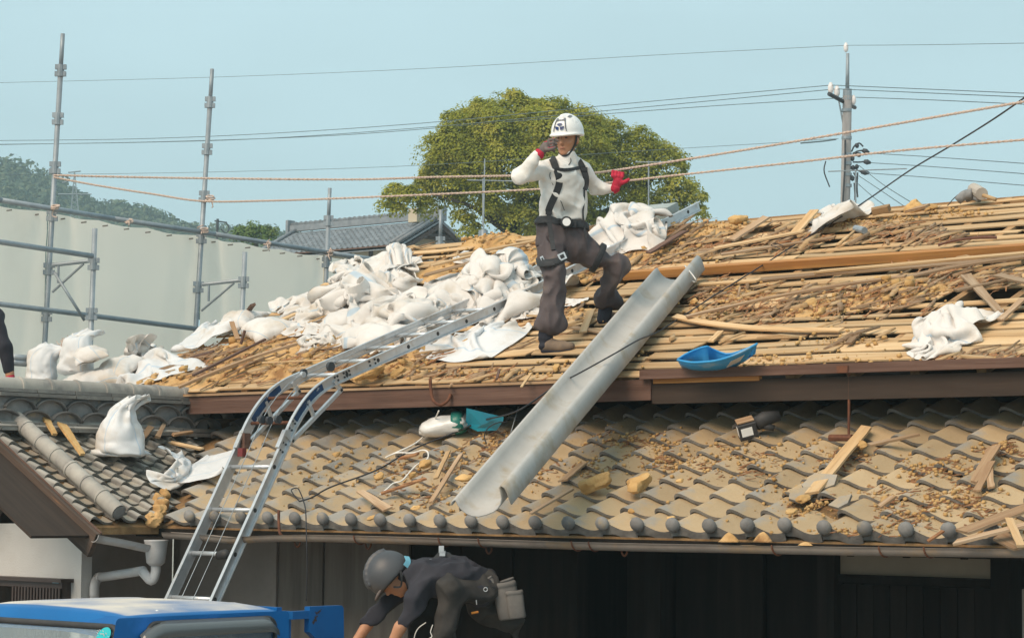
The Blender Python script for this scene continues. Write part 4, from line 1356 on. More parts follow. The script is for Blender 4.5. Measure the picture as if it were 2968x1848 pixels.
def crown_clumps(clumps, per, size, seed):
	"""clumps: (centre, radii) -> leaf quads on the upper shell and inside of every clump"""
	r = np.random.default_rng(seed)
	C_, N_ = [], []
	for (c, rad) in clumps:
		n = int(per * rad[0] * rad[2])
		d = r.normal(size=(n, 3)); d /= np.linalg.norm(d, axis=1)[:, None]
		low_ = d[:, 2] < -.25
		d[low_ & (r.random(n) < .72), 2] *= -1
		k = SN(seed + int(abs(c[0]) * 97) % 1000, 3.2, 7)
		bump = 1 + .16 * k(d * 1.0) + .10 * np.sin(d[:, 0] * 9 + d[:, 2] * 7)
		rr_ = (r.random(n) ** .28) * bump
		rr_ = np.where(r.random(n) < .06, rr_ * 1.14, rr_)
		C_.append(c + d * np.array(rad) * rr_[:, None])
		N_.append(d + np.array([0, 0, .5]))
	return leaves(np.concatenate(C_), np.concatenate(N_), size, r)
DT = 72.0
St = pxm(DT)
tree = thing('camphor_tree', 'large round-crowned evergreen tree standing behind the roof and the worker', 'tree', tuple(atd(1490, 800, DT)))
CL = [  # px centre, px radius, depth offset
	(1335, 375, 72, 0), (1405, 345, 68, .6), (1480, 335, 80, 0), (1590, 340, 78, .3), (1680, 362, 76, 0), (1740, 400, 75, .2), (1322, 425, 75, -.8), (1440, 400, 90, -1.1), (1560, 390, 95, -1.2),
	(1670, 420, 85, -1.0), (1760, 455, 70, 0), (1290, 455, 80, -.5), (1390, 480, 85, -1.2), (1500, 470, 90, -1.5), (1600, 480, 85, -1.3), (1700, 500, 75, -.8),
	(1265, 500, 50, 0), (1270, 530, 60, .2), (1340, 540, 70, -.6), (1440, 560, 75, -1.0), (1540, 555, 70, -1), (1640, 560, 65, -.6),
	(1850, 415, 60, .5), (1900, 440, 60, .4), (1940, 480, 60, .3), (1830, 480, 65, .2), (1880, 520, 60, .1), (1970, 540, 55, .3), (2010, 580, 45, .4), (1940, 580, 55, .2), (2020, 625, 38, .4), (1850, 590, 50, 0),
	(1150, 570, 48, 0), (1125, 600, 34, .2), (1195, 580, 50, -.2), (1235, 560, 50, .2), (1245, 610, 40, 0), (1150, 612, 30, 0),
	(1340, 640, 42, -.5), (1365, 680, 42, -.7), (1420, 610, 50, -.8), (1500, 640, 60, -.8), (1580, 640, 55, -.6), (1540, 690, 45, -.5), (1660, 640, 50, -.3), (1720, 590, 45, 0), (1430, 700, 26, -.4), (1400, 730, 22, -.5), (1330, 730, 22, -.5),
	(1740, 650, 45, 0), (1800, 640, 40, 0), (1380, 570, 62, .4), (1310, 585, 50, .6), (1460, 640, 55, .4), (1600, 590, 65, .6), (1690, 640, 55, .5), (1790, 565, 60, .5), (1770, 510, 65, .6), (1885, 620, 50, .6), (1960, 615, 45, .6), (1560, 610, 60, .8), (1830, 545, 55, .9), (1370, 365, 60, 1.4), (1550, 345, 70, 1.6), (1700, 420, 90, 1.6), (1450, 450, 120, 1.8), (1600, 500, 110, 1.8), (1330, 470, 90, 1.5),
]
clumps = []
rr = random.Random(3)
for (u, v, rp, dd) in CL:
	c = atd(u, v, DT + dd)
	rad = rp / St
	clumps.append((c, np.array([rad, rad * 1.05, rad * .86])))
	for k in range(int(5 + rp / 18)):               # smaller tufts over each bough
		an, el = rr.uniform(0, 6.28), rr.uniform(-.2, 1.3)
		q = c + np.array([math.cos(an) * math.cos(el) * rad, math.sin(an) * math.cos(el) * rad, math.sin(el) * rad * .86]) * .82
		r3 = rad * rr.uniform(.26, .42)
		clumps.append((q, np.array([r3, r3, r3 * .75])))
LP_, LF_ = crown_clumps(clumps, 3000, .050, 21)
print('tree leaves', len(LF_))
crown = obj('crown', LP_, LF_, M['leaf'], tree)
def limb(pts, r0, r1, parent, d, name='limb'):
	P = [atd(u, v, d + dd) for u, v, dd in pts]
	n = 16
	return MB().tube(spline(P, n), np.linspace(r0, r1, n), 8).build(name, M['trunk'], parent, True)
limb([(1490, 860, 0), (1492, 720, 0), (1500, 620, .2), (1530, 480, .4), (1560, 380, .3)], .28, .08, tree, DT, 'trunk')
limb([(1490, 700, 0), (1440, 610, -.2), (1390, 520, -.3), (1350, 430, 0)], .17, .05, tree, DT)
limb([(1500, 690, 0), (1440, 650, -.5), (1370, 600, -.6), (1250, 560, -.3)], .13, .04, tree, DT)
limb([(1495, 690, 0), (1440, 690, -.4), (1380, 720, -.5), (1335, 735, -.5)], .10, .03, tree, DT)
limb([(1520, 700, 0), (1600, 610, .1), (1690, 520, .1), (1760, 440, 0)], .18, .05, tree, DT)
limb([(1540, 700, .3), (1700, 640, .3), (1850, 560, .3), (1920, 480, .3)], .15, .04, tree, DT)
limb([(1850, 760, .5), (1856, 640, .5), (1870, 560, .4), (1890, 460, .4)], .10, .04, tree, DT)
limb([(1810, 760, .5), (1815, 660, .5), (1830, 560, .4)], .07, .03, tree, DT)
limb([(1940, 760, .5), (1930, 640, .5), (1950, 560, .4)], .07, .03, tree, DT)
t2 = thing('green_shrub', 'small bright green tree top above the dust sheet, left of the neighbour house', 'tree', tuple(atd(740, 720, 95)))
cl2 = []
for (u, v, rp) in ((700, 672, 28), (735, 668, 30), (765, 672, 26), (790, 680, 22), (680, 685, 22), (720, 690, 35), (760, 692, 35), (800, 665, 10), (780, 662, 12)):
	rad = rp / pxm(95)
	cl2.append((atd(u, v, 95), np.array([rad, rad, rad * .8])))
p_, f_ = crown_clumps(cl2, 1500, .075, 4)
obj('crown', p_, f_, M['leaf2'], t2)
MB().tube([atd(740, 690, 95), atd(742, 780, 95)], .12, 8).build('trunk', M['trunk'], t2)
DHL = 420.0
Shl = pxm(DHL)
sil = [(-500, 330), (-250, 392), (0, 456), (50, 468), (105, 492), (150, 490), (190, 520), (235, 545), (270, 572), (300, 580), (345, 588), (400, 598), (470, 600), (520, 622), (560, 640), (640, 645), (700, 640), (760, 652), (850, 665), (1000, 690), (1300, 730)]
U_ = np.array([s[0] for s in sil], float); V_ = np.array([s[1] for s in sil], float)
nu, nd = 150, 40
hv, hn = [], []
us = np.linspace(-480, 1280, nu)
bn = SN(5, .55, 12); bn2 = SN(6, .16, 8)
for k in range(nd):
	t = k / (nd - 1)
	d = DHL - 150 * (1 - t)
	for u in us:
		v = np.interp(u, U_, V_)
		top = atd(u, v + 34, DHL)
		base_ = atd(u, 900, DHL - 150)
		p = base_ + (top - base_) * t
		zt_ = base_[2] + (top[2] - base_[2]) * (t ** 1.15)
		hv.append((p[0], p[1], zt_))
hv = np.array(hv)
hv[:, 2] += .7 * bn(hv) + 1.2 * bn2(hv)
hf = [(k * nu + i, k * nu + i + 1, (k + 1) * nu + i + 1, (k + 1) * nu + i) for k in range(nd - 1) for i in range(nu - 1)]
M['hillsoil'] = pmat('forest_floor', lin(.035, .055, .030), lin(.05, .07, .04), scale=.05, coords='world', rnd=0, rough=1)
tag(obj('hill', hv, hf, M['hillsoil'], None, True), kind='structure')
r_ = np.random.default_rng(9)
NH = 4200
idx = r_.integers(0, len(hf), NH)
fa = np.array(hf)[idx]
cw = hv[fa[:, 0]] + (hv[fa[:, 2]] - hv[fa[:, 0]]) * r_.random((NH, 1))
C2, N2 = [], []
for c in cw:
	rad = r_.uniform(.9, 1.9)
	n = 26
	d = r_.normal(size=(n, 3)); d /= np.linalg.norm(d, axis=1)[:, None]; d[:, 2] = np.abs(d[:, 2]) * 1.1 - .1
	C2.append(c + np.array([0, 0, rad * .35]) + d * rad * r_.uniform(.75, 1.0, (n, 1)))
	N2.append(d)
P2_, F2_ = leaves(np.concatenate(C2), np.concatenate(N2), .50, r_, .45)
tag(obj('hill_trees', P2_, F2_, M['forest']), 'hazy wooded hillside rising at the left behind the dust sheets', 'forest', kind='stuff')
py = thing('pylon', 'faint steel lattice pylon on the wooded hill at the left', 'pylon', tuple(atd(215, 620, 330)))
mb = MB()
def lp(u, v): return atd(u, v, 330)
for a, b in (((216, 497), (203, 640)), ((216, 497), (230, 640)), ((168, 563), (265, 563)), ((180, 530), (216, 520)), ((198, 500), (234, 496))):
	mb.tube([lp(*a), lp(*b)], .10, 4)
for k in range(9):
	v0, v1 = 510 + k * 14, 524 + k * 14
	w0, w1 = 13 * (v0 - 497) / 143, 13 * (v1 - 497) / 143
	mb.tube([lp(216 - w0, v0), lp(216 + w1, v1)], .05, 4)
	mb.tube([lp(216 + w0, v0), lp(216 - w1, v1)], .05, 4)
mb.build('lattice', M['steel'], py)
sp_ = thing('small_pole', 'thin dark electric pole left of the bright green tree top', 'utility pole', tuple(atd(630, 700, 150)))
mb = MB().tube([atd(628, 700, 150), atd(631, 634, 150)], .09, 6).tube([atd(622, 640, 150), atd(658, 645, 150)], .05, 4)
mb.tube(spline([atd(655, 645, 150), atd(664, 660, 150), atd(655, 676, 150), atd(640, 664, 150)], 10), .04, 4)
mb.build('pole', M['darkmetal'], sp_)
hz = MB()
lo_, hi_ = np.array([-700., -80., GROUND - 2.0]), np.array([500., 560., 95.])
hzm = bpy.data.materials.new('thin_haze')
hzm.use_nodes = True
hzm.node_tree.nodes.clear()
ho = hzm.node_tree.nodes.new('ShaderNodeOutputMaterial')
pv = hzm.node_tree.nodes.new('ShaderNodeVolumePrincipled')
pv.inputs['Color'].default_value = (.68, .92, 1.0, 1)
pv.inputs['Density'].default_value = .0010
hzm.node_tree.links.new(pv.outputs[0], ho.inputs['Volume'])
USE_HAZE = True
if USE_HAZE:
	hz.box(lo_, hi_)
	tag(hz.build('haze', hzm), kind='stuff')
# ladder hoist running from the truck bed over the eave and up the roof
def sweep_x(path, x0, x1, h0, h1, nrm):
	"""rectangle swept along a path in a plane x = const; h along the in-plane normal"""
	vv, ff = [], []
	for p, n in zip(path, nrm):
		for (x, h) in ((x0, h0), (x1, h0), (x1, h1), (x0, h1)):
			q = p + n * h
			vv.append((x, q[1], q[2]))
	m = len(path)
	for i in range(m - 1):
		for k in range(4):
			l = (k + 1) % 4
			ff.append((4 * i + k, 4 * i + l, 4 * i + 4 + l, 4 * i + 4 + k))
	ff += [(3, 2, 1, 0), (4 * m - 4, 4 * m - 3, 4 * m - 2, 4 * m - 1)]
	return np.array(vv), ff
xlr = .70
xll = .27
ladder = thing('ladder_hoist', 'long aluminium ladder with a curved blue-marked bend, climbing over the eave and up the roof', 'ladder', (xlr - .2, 0, GROUND))
rpx = [(606, 1742), (660, 1622), (738, 1449), (801, 1308), (830, 1240), (850, 1200), (876, 1160), (910, 1122), (950, 1094), (1000, 1070), (1080, 1034), (1250, 959), (1480, 858)]
path = [atx(u, v, xlr) for u, v in rpx]
path = [path[0] + (path[0] - path[1]) * 2.2] + path
pe = atx(2024, 585, xlr)
pm2 = atx(1740, 728, xlr)
path.append(np.array([xlr, pm2[1], pm2[2]]))
path.append(np.array([xlr, pe[1], pe[2]]))
path = spline(path, 140)
tg = np.gradient(path, axis=0); tg[:, 0] = 0
tg /= np.linalg.norm(tg, axis=1)[:, None]
nrm = np.stack([0 * tg[:, 0], -tg[:, 2], tg[:, 1]], 1)
for xc_ in (xll, xlr):
	sg = 1 if xc_ == xlr else -1
	mb = MB()
	mb.add(*sweep_x(path, xc_ - .003 * sg, xc_ + .001 * sg, -.075, .0, nrm))                # web
	a_, b_ = sorted((xc_ - .004 * sg, xc_ + .022 * sg))
	mb.add(*sweep_x(path, a_, b_, -.004, .003, nrm))
	mb.add(*sweep_x(path, a_, b_, -.078, -.071, nrm))
	mb.build('rail', M['alu'], ladder)
cum = np.concatenate([[0], np.cumsum(np.linalg.norm(np.diff(path, axis=0), axis=1))])
def along(s):
	return np.array([np.interp(s, cum, path[:, k]) for k in range(3)]), np.array([np.interp(s, cum, nrm[:, k]) for k in range(3)])
def s_at(v_):
	pv_ = proj(path)[:, 1]
	i = int(np.argmin(abs(pv_ - v_)))
	return cum[i]
s1, s2 = s_at(1720), s_at(1592)
pitch = s2 - s1
M['hole'] = pmat('dark_hole', lin(.05, .045, .042), rough=.8, rnd=0)
k = -3
while True:
	s = s1 + k * pitch
	k += 1
	if s > cum[-1] - .05: break
	if s < 0: continue
	p, n = along(s)
	p = p - n * .04
	if 1090 < proj(p)[1] < 1300:
		continue
	MB().tube([(xll, p[1], p[2]), (xlr, p[1], p[2])], .0165, 10).build('rung', M['alu'], ladder, True)
	MB().tube([(xlr + .0008, p[1], p[2]), (xlr + .0026, p[1], p[2])], .016, 10).build('rung_hole', M['hole'], ladder)
for v_ in (1215, 1140):
	p, n = along(s_at(v_)); p = p - n * .04
	MB().tube([(xll, p[1], p[2]), (xlr, p[1], p[2])], .013, 10).build('cross_rod', M['rust'], ladder, True)
M['sticker'] = pmat('worn_blue_sticker', lin(.012, .06, .17), lin(.012, .025, .06), scale=10, rough=.6, c3=lin(.45, .47, .50), s3=13, t3=(.60, .66), rnd=0)
sa, sb_ = s_at(1206), s_at(1106)
seg = np.array([along(s)[0] for s in np.linspace(sa, sb_, 14)])
segn = np.array([along(s)[1] for s in np.linspace(sa, sb_, 14)])
for xc_ in (xll + .0035, xlr + .0035):
	v, f = sweep_x(seg, xc_ - .0015, xc_ + .001, -.062, -.014, segn)
	obj('sticker', v, f, M['sticker'], ladder)
for s in np.concatenate([np.linspace(s_at(1300), s_at(1215), 5), s_at(1084) + np.array([0, .03, .10, .13, .16]), s_at(1040) + np.array([.0, .06])]):
	for h in (-.022, -.052):
		p, n = along(s); p = p + n * h
		MB().tube([(xlr + .001, p[1], p[2]), (xlr + .007, p[1], p[2])], .0085, 8).build('bolt', M['darkmetal'], ladder)
for xc_ in (xll, xlr):
	P = [atx(u, v, xlr) for u, v in ((968, 1106), (987, 1130), (845, 1278), (826, 1258))]
	mb = MB()
	for a_, b_ in zip(P[:-1], P[1:]):
		d_ = (b_ - a_) / np.linalg.norm(b_ - a_); n_ = np.array([0, -d_[2], d_[1]])
		mb.add(*sweep_x(np.array([a_ - d_ * .008, b_ + d_ * .008]), xc_ - .012, xc_ + .016, -.013, .013, np.array([n_, n_])))
	a_, b_ = atx(892, 1160, xlr), atx(910, 1208, xlr)
	d_ = (b_ - a_) / np.linalg.norm(b_ - a_); n_ = np.array([0, -d_[2], d_[1]])
	mb.add(*sweep_x(np.array([a_, b_]), xc_ - .01, xc_ + .01, -.012, .012, np.array([n_, n_])))
	mb.build('stiffener', M['alu'], ladder)
for xc_ in (xll, xlr):
	p, n = along(s_at(1268))
	seg2 = np.array([along(s)[0] for s in (s_at(1300), s_at(1245))]); sn2 = np.array([along(s)[1] for s in (s_at(1300), s_at(1245))])
	v, f = sweep_x(seg2, xc_ - .012, xc_ + .026, .004, .018, sn2)
	obj('splice_plate', v, f, M['alu'], ladder)
xm = (xll + xlr) / 2
for (u, v, dx, rr_) in ((880, 1080, -.10, .03), (878, 1085, -.06, .022), (760, 1215, -.06, .03), (780, 1218, -.03, .03), (806, 1215, .03, .03), (958, 1062, .12, .035)):
	p = atx(u + (0), v, xlr - .02 + (dx if dx > 0 else dx - .05))
	MB().tube([p - [.012, 0, 0], p + [.012, 0, 0]], rr_, 14).build('pulley', M['darkmetal'] if rr_ != .022 else M['alu'], ladder)
p = atx(712, 1275, xll + .03)
MB().box(p - [.02, .03, .06], p + [.02, .03, .05]).build('latch_block', M['fascia'], ladder)
M['redpaint'] = pmat('worn_red_block', lin(.20, .035, .035), lin(.14, .03, .03), rough=.5, rnd=0)
p = atx(700, 1310, xll + .045)
MB().box(p - [.02, .02, .03], p + [.03, .02, .03]).build('latch_block', M['redpaint'], ladder)
for off in (-.035, .085):
	pts = [along(s)[0] + along(s)[1] * (.015 if s > s_at(1085) else .03) for s in np.linspace(0, s_at(900), 40)]
	pts = [np.array([xm + off, q[1], q[2]]) for q in pts]
	MB().tube(pts, .0032, 5).build('hoist_cable', M['steel'], ladder, True)
p, n = along(s1 + pitch)
MB().tube([(xlr - .13, p[1], p[2] - .03), (xlr - .06, p[1], p[2] - .02), (xlr - .03, p[1], p[2] - .03)], [.03, .036, .028], 10).build('cloth_wrap', M['rubber'], ladder, True)
p, n = along(s_at(600))
q0 = atx(1905, 600, (xll + xlr) / 2)
hp_ = pmat('green_grey_plate', lin(.27, .31, .29), lin(.33, .36, .35), rough=.5)
ss = np.linspace(s_at(622), s_at(598), 4)
v, f = sweep_x(np.array([along(q)[0] for q in ss]), xll + .03, xlr - .10, -.05, .05, np.array([along(q)[1] for q in ss]))
obj('head_plate', v, f, hp_, ladder)
# debris chute: half-round trough of sheet metal, lying on the roof and reaching out over the lower eave
CH = .035
c0, c1 = deck(1403, 1492, CH), deck(1975, 815, CH)
l0, l1 = deck(1318, 1452, CH + .115), deck(1903, 781, CH + .115)
r0, r1 = deck(1450, 1410, CH + .155), deck(2020, 742, CH + .155)
ax = (c1 - c0) / np.linalg.norm(c1 - c0)
def section(c, l, r):
	"""points of the trough section: rolled lips and round bottom, in the plane of l, c, r"""
	ex_ = (r - l); ex_ -= ax * (ex_ @ ax); wd = np.linalg.norm(ex_); ex_ /= wd
	n_ = np.cross(ex_, ax)
	if n_[2] < 0: n_ = -n_
	pts2 = []
	an = np.linspace(math.pi, 2 * math.pi, 13)
	m_ = (l + r) / 2
	hgt = .135
	prof = [(-wd / 2 - .035, -.022), (-wd / 2 - .028, -.004), (-wd / 2 - .010, .003)]
	prof += [(math.copysign(abs(math.cos(q)) ** .8, math.cos(q)) * wd / 2, math.sin(q) * hgt) for q in an]
	prof += [(wd / 2 + .012, .010), (wd / 2 + .030, -.008), (wd / 2 + .034, -.04), (wd / 2 + .032, -.115)]
	return [m_ + ex_ * a + n_ * b for a, b in prof], n_
S0, n0 = section(c0, l0, r0)
S1, n1 = section(c1, l1, r1)
S0, S1 = np.array(S0), np.array(S1)
vv = []
NS = 18
for k in range(NS):
	t = k / (NS - 1)
	sec = S0 * (1 - t) + S1 * t
	w_ = .0012 * math.sin(t * 9)
	sec = sec + n0 * w_
	if k == 0: sec[9:14] += ax * .010
	vv.append(sec)
np_ = len(S0)
vv = np.concatenate(vv)
ff = [(k * np_ + i, (k + 1) * np_ + i, (k + 1) * np_ + i + 1, k * np_ + i + 1) for k in range(NS - 1) for i in range(np_ - 1)]
chute = tag(obj('debris_chute', vv, ff, M['grey_metal'], None, True), 'long grey half-round metal chute lying on the roof, reaching out over the eave', 'chute')
md = chute.modifiers.new('thick', 'SOLIDIFY'); md.thickness = .008; md.offset = 0
dirt = MB()
strand([deck(1985, 770, .2), deck(2010, 800, .16), deck(2018, 815, .12), deck(2008, 815, .1), deck(2000, 790, .12), deck(1960, 812, .06)], .006, 'tie_cord', M['white_cord'],
	   'short white cord tied to the upper end of the grey chute', 'cord', n=40, sides=5)
# orange batten lying along the slope
pa, pb_ = deck(1810, 797, .035), deck(2985, 718, .035)
m = frame(pa, pb_ - pa, N_DECK)
v, f = boxvf((0, -.035, -.035), (np.linalg.norm(pb_ - pa), .03, .03))
link('batten', mesh_of('batten', v, f, M['beam']), m)
tag(bpy.data.objects['batten'], 'long orange square batten lying along the middle of the stripped roof', 'timber')
# clay that was under the tiles: a crust of yellow earth over part of the boards
BL = [  # px centre, px radii, strength (thickness scale)
	(480, 1110, 170, 55, .9), (640, 1060, 240, 110, 1.0), (800, 1000, 240, 110, 1.0), (900, 1060, 180, 60, 1), (950, 950, 260, 90, 1.0), (1060, 1080, 160, 55, 1.2), (1150, 1030, 120, 60, 1.0),
	(1050, 1000, 220, 70, 1), (1180, 930, 260, 80, .9), (1400, 880, 200, 60, .9), (1330, 780, 180, 60, .9), (1480, 900, 110, 40, .8), (1420, 700, 120, 30, .9),
	(1560, 740, 120, 60, .9), (1720, 700, 160, 55, 1.0), (1800, 740, 200, 60, 1.0), (1930, 690, 140, 45, 1.0), (2060, 670, 110, 28, .8), (1690, 790, 70, 40, .8), (2000, 740, 120, 30, .5),
	(2560, 850, 110, 42, 1.0), (2440, 880, 130, 40, .8), (2660, 840, 110, 32, .8), (2350, 905, 110, 26, .6), (2180, 860, 160, 40, .45), (2060, 910, 100, 30, .5), (2120, 845, 80, 30, .5),
	(1640, 905, 120, 30, .5), (1790, 1030, 90, 16, .35), (1500, 1090, 160, 14, .4), (1400, 1085, 120, 18, .4), (2350, 1045, 240, 20, .3), (2800, 1040, 160, 14, .4), (2450, 990, 120, 22, .25),
	(2200, 1050, 110, 22, .3), (2850, 790, 90, 20, .5), (2600, 640, 120, 14, .4), (2760, 620, 100, 10, .4), (2450, 650, 90, 14, .35), (1700, 1060, 130, 12, .3),
]
gx = np.linspace(XL + .02, 6.6, 460)
gs = np.linspace(.03, SL + .04, 230)
X_, S_g = np.meshgrid(gx, gs, indexing='ij')
PW = O_DECK + X_[..., None] * EX + S_g[..., None] * ED
UVp = proj(PW)
msk = np.zeros_like(X_)
for (u, v, ru, rv, st) in BL:
	p = deck(u, v); cx_, cs_ = p[0], float((p - O_DECK) @ ED)
	k_ = pxm(depth(p))
	rx, rs = ru / k_ * 1.0, rv / k_ * 2.3
	q = ((X_ - cx_) / rx) ** 2 + ((S_g - cs_) / rs) ** 2
	msk = np.maximum(msk, st * np.clip(1.35 - q, 0, 1))
n1 = vnoise2(X_.shape, (60, 28), 1); n2 = vnoise2(X_.shape, (150, 70), 2); n3 = vnoise2(X_.shape, (26, 12), 3); n4 = vnoise2(X_.shape, (300, 150), 4)
fb = .5 * n1 + .3 * n2 + .2 * n3
hgt = msk * (.025 + .075 * np.clip(fb - .25, 0, 1)) - .034 * (1 - msk) - .018 * n2
hgt += msk * (.018 * np.abs(n2 - .5) * 2 + .012 * (n4 - .5))
hgt = np.where(msk < .04, -.05, hgt)
PV = PW + N_DECK * (hgt[..., None] - .004)
keep = (hgt > -.006)
kq = keep[:-1, :-1] | keep[1:, :-1] | keep[1:, 1:] | keep[:-1, 1:]
ii, jj = np.nonzero(kq)
nyg = X_.shape[1]
F = np.stack([ii * nyg + jj, (ii + 1) * nyg + jj, (ii + 1) * nyg + jj + 1, ii * nyg + jj + 1], 1)
used = np.unique(F)
remap = -np.ones(X_.size, dtype=np.int64); remap[used] = np.arange(len(used))
clay = obj('dry_clay', PV.reshape(-1, 3)[used], remap[F], M['clay'], None, True)
tag(clay, 'crumbly yellow clay crust left over the stripped roof boards', 'clay', kind='stuff')
def clay_h(x, s):
	i = np.clip(((np.asarray(x) - gx[0]) / (gx[-1] - gx[0]) * (len(gx) - 1)).round().astype(int), 0, len(gx) - 1)
	j = np.clip(((np.asarray(s) - gs[0]) / (gs[-1] - gs[0]) * (len(gs) - 1)).round().astype(int), 0, len(gs) - 1)
	return np.maximum(hgt[i, j], 0)
def slivers(n, pos_fn, lmin, lmax, wmin, wmax, seed, ang=None, lift=.10):
	r = np.random.default_rng(seed)
	V, F = [], []
	k = 0
	while k < n:
		res = pos_fn(r)
		if res is None: continue
		p, ex, ey, nz_ = res
		a = r.uniform(0, math.pi) if ang is None else r.normal(ang, .55)
		L = r.uniform(lmin, lmax) * r.uniform(.5, 1); W_ = r.uniform(wmin, wmax)
		d = ex * math.cos(a) + ey * math.sin(a); b = -ex * math.sin(a) + ey * math.cos(a)
		t = r.normal(0, lift)
		d = d * math.cos(t) + nz_ * math.sin(t)
		th = W_ * r.uniform(.2, .6)
		bend = nz_ * r.normal(0, .05) * L
		q = [p - d * L / 2 - b * W_ * .3, p - d * L / 2 + b * W_ * .3, p + bend - b * W_ / 2, p + bend + b * W_ / 2, p + d * L / 2 - b * W_ * .15, p + d * L / 2 + b * W_ * .2]
		q2 = [x + nz_ * th for x in q]
		o = len(V)
		V += q + q2
		F += [(o + 6, o + 7, o + 9, o + 8), (o + 8, o + 9, o + 11, o + 10), (o, o + 6, o + 8, o + 2), (o + 2, o + 8, o + 10, o + 4), (o + 1, o + 3, o + 9, o + 7), (o + 3, o + 5, o + 11, o + 9), (o, o + 1, o + 7, o + 6), (o + 4, o + 10, o + 11, o + 5)]
		k += 1
	return np.array(V), np.array(F, dtype=np.int32)
def deckpos(blobs, h=.004):
	def fn(r):
		u, v, ru, rv = blobs[r.integers(len(blobs))]
		p = deck(u + r.normal() * ru * .5, v + r.normal() * rv * .5)
		x, s = p[0], float((p - O_DECK) @ ED)
		if not (XL < x < 6.5 and .03 < s < SL): return None
		return p + N_DECK * (h + float(clay_h(x, s)) + r.uniform(0, .012)), EX, ED, N_DECK
	return fn
BARK = [(640, 1080, 230, 60), (900, 1000, 200, 80), (560, 1020, 140, 60), (1000, 1060, 150, 50), (1150, 940, 150, 50), (1740, 700, 180, 60), (1880, 690, 150, 50), (1950, 660, 100, 30), (1800, 750, 220, 40),
		(2080, 850, 170, 60), (2200, 890, 180, 50), (2440, 880, 160, 50), (2600, 860, 130, 50), (2760, 800, 120, 50), (2850, 810, 100, 40), (2700, 690, 90, 14), (2850, 1040, 120, 16), (1560, 900, 90, 40), (1250, 1010, 60, 50),
		(2060, 720, 140, 30), (1400, 1090, 160, 20), (2280, 690, 120, 40), (2600, 680, 120, 30), (1700, 780, 80, 40)]
v, f = slivers(1500, deckpos(BARK), .04, .26, .004, .018, 31, ang=1.35)
tag(obj('bark_splinters', v, f, M['bark']), 'reddish bark strips and splinters strewn over the stripped roof', 'debris', kind='stuff')
v, f = slivers(620, deckpos(BARK + BARK[:6]), .08, .50, .010, .032, 32, ang=1.3, lift=.07)
tag(obj('wood_splinters', v, f, M['oldwood']), 'pale wood splinters strewn over the stripped roof', 'debris', kind='stuff')
BK = [(b[0], b[1], b[2] * 1.1, b[3] * 1.2) for b in BL if b[4] >= .45] + BARK + [(2200, 700, 260, 40), (2600, 690, 260, 40), (2150, 1000, 250, 50), (2500, 960, 250, 40), (1650, 960, 150, 50)]
v, f = slivers(90, deckpos(BK, .008), .14, .5, .016, .045, 35, ang=1.2, lift=.08)
tag(obj('broken_laths', v, f, M['oldwood']), 'short broken laths strewn every way over the stripped roof', 'debris', kind='stuff')
v, f = slivers(170, deckpos(BK, .010), .12, .45, .018, .048, 36, ang=.9, lift=.08)
tag(obj('pale_broken_laths', v, f, M['board']), 'short pale broken lath ends strewn over the stripped roof', 'debris', kind='stuff')
def lowpos(blobs, h=.0):
	def fn(r):
		u, v, ru, rv = blobs[r.integers(len(blobs))]
		p = low(u + r.normal() * ru * .5, v + r.normal() * rv * .5)
		s = p[1] / math.cos(P_LOW)
		if p[1] < .0 or p[1] > 1.6: return None
		fx = (p[0] / TW) % 1.0
		z = np.interp(fx * TW, [q[0] for q in PROF], [q[1] for q in PROF]) - TZ - .024 * ((s / TE) % 1.0) * 1.29
		return p + N_LOW * (z + h), EX, EYL, N_LOW
	return fn
LB = [(1210, 1430, 120, 50), (1320, 1330, 90, 40), (1440, 1300, 60, 40), (1420, 1260, 70, 25), (1780, 1260, 120, 30), (1960, 1330, 90, 30), (1880, 1270, 120, 30), (1700, 1350, 90, 30), (2440, 1300, 100, 40),
	  (2320, 1440, 90, 40), (2560, 1430, 60, 30), (2700, 1440, 60, 40), (2800, 1420, 80, 40), (2760, 1330, 120, 30), (2880, 1490, 80, 50), (2640, 1490, 80, 30), (1520, 1370, 60, 30), (1150, 1350, 100, 40), (2150, 1330, 160, 60), (2480, 1530, 120, 15), (2860, 1560, 90, 20),
	  (2900, 1290, 60, 20), (2660, 1350, 60, 20)]
v, f = slivers(1250, lowpos(LB), .025, .17, .004, .013, 33, ang=.5, lift=.12)
tag(obj('tile_splinters', v, f, M['bark']), 'bark splinters fallen onto the lower tiled roof', 'debris', kind='stuff')
def rock(r, seed, M_, sq=(1, .8, .6), mat=None, name='clay_lump', res=13):
	"""a clod: a ball cut by random planes, then roughened"""
	v, f = lathe([(.001, -1)] + [(math.sin(a), -math.cos(a)) for a in np.linspace(.2, math.pi - .2, res)] + [(.001, 1)], 18)
	q = np.random.default_rng(seed)
	d = v / np.linalg.norm(v, axis=1)[:, None]
	nn = q.normal(size=(15, 3)); nn /= np.linalg.norm(nn, axis=1)[:, None]
	off_ = q.uniform(.62, 1.0, 15)
	rad = np.full(len(d), 1.05)
	for n_, o_ in zip(nn, off_):
		c = d @ n_
		rad = np.where(c > .05, np.minimum(rad, o_ / np.maximum(c, .05)), rad)
	n1_ = SN(seed, 3.0, 6); n2_ = SN(seed + 1, 9.0, 9)
	v = d * (rad * (1 + .13 * n1_(d) + .06 * n2_(d)))[:, None]
	v = v * np.array(sq) * r * 1.1
	me = mesh_of(name, v, f, mat or M['lump'], True)
	me.set_sharp_from_angle(angle=R(28))
	return link(name, me, M_)
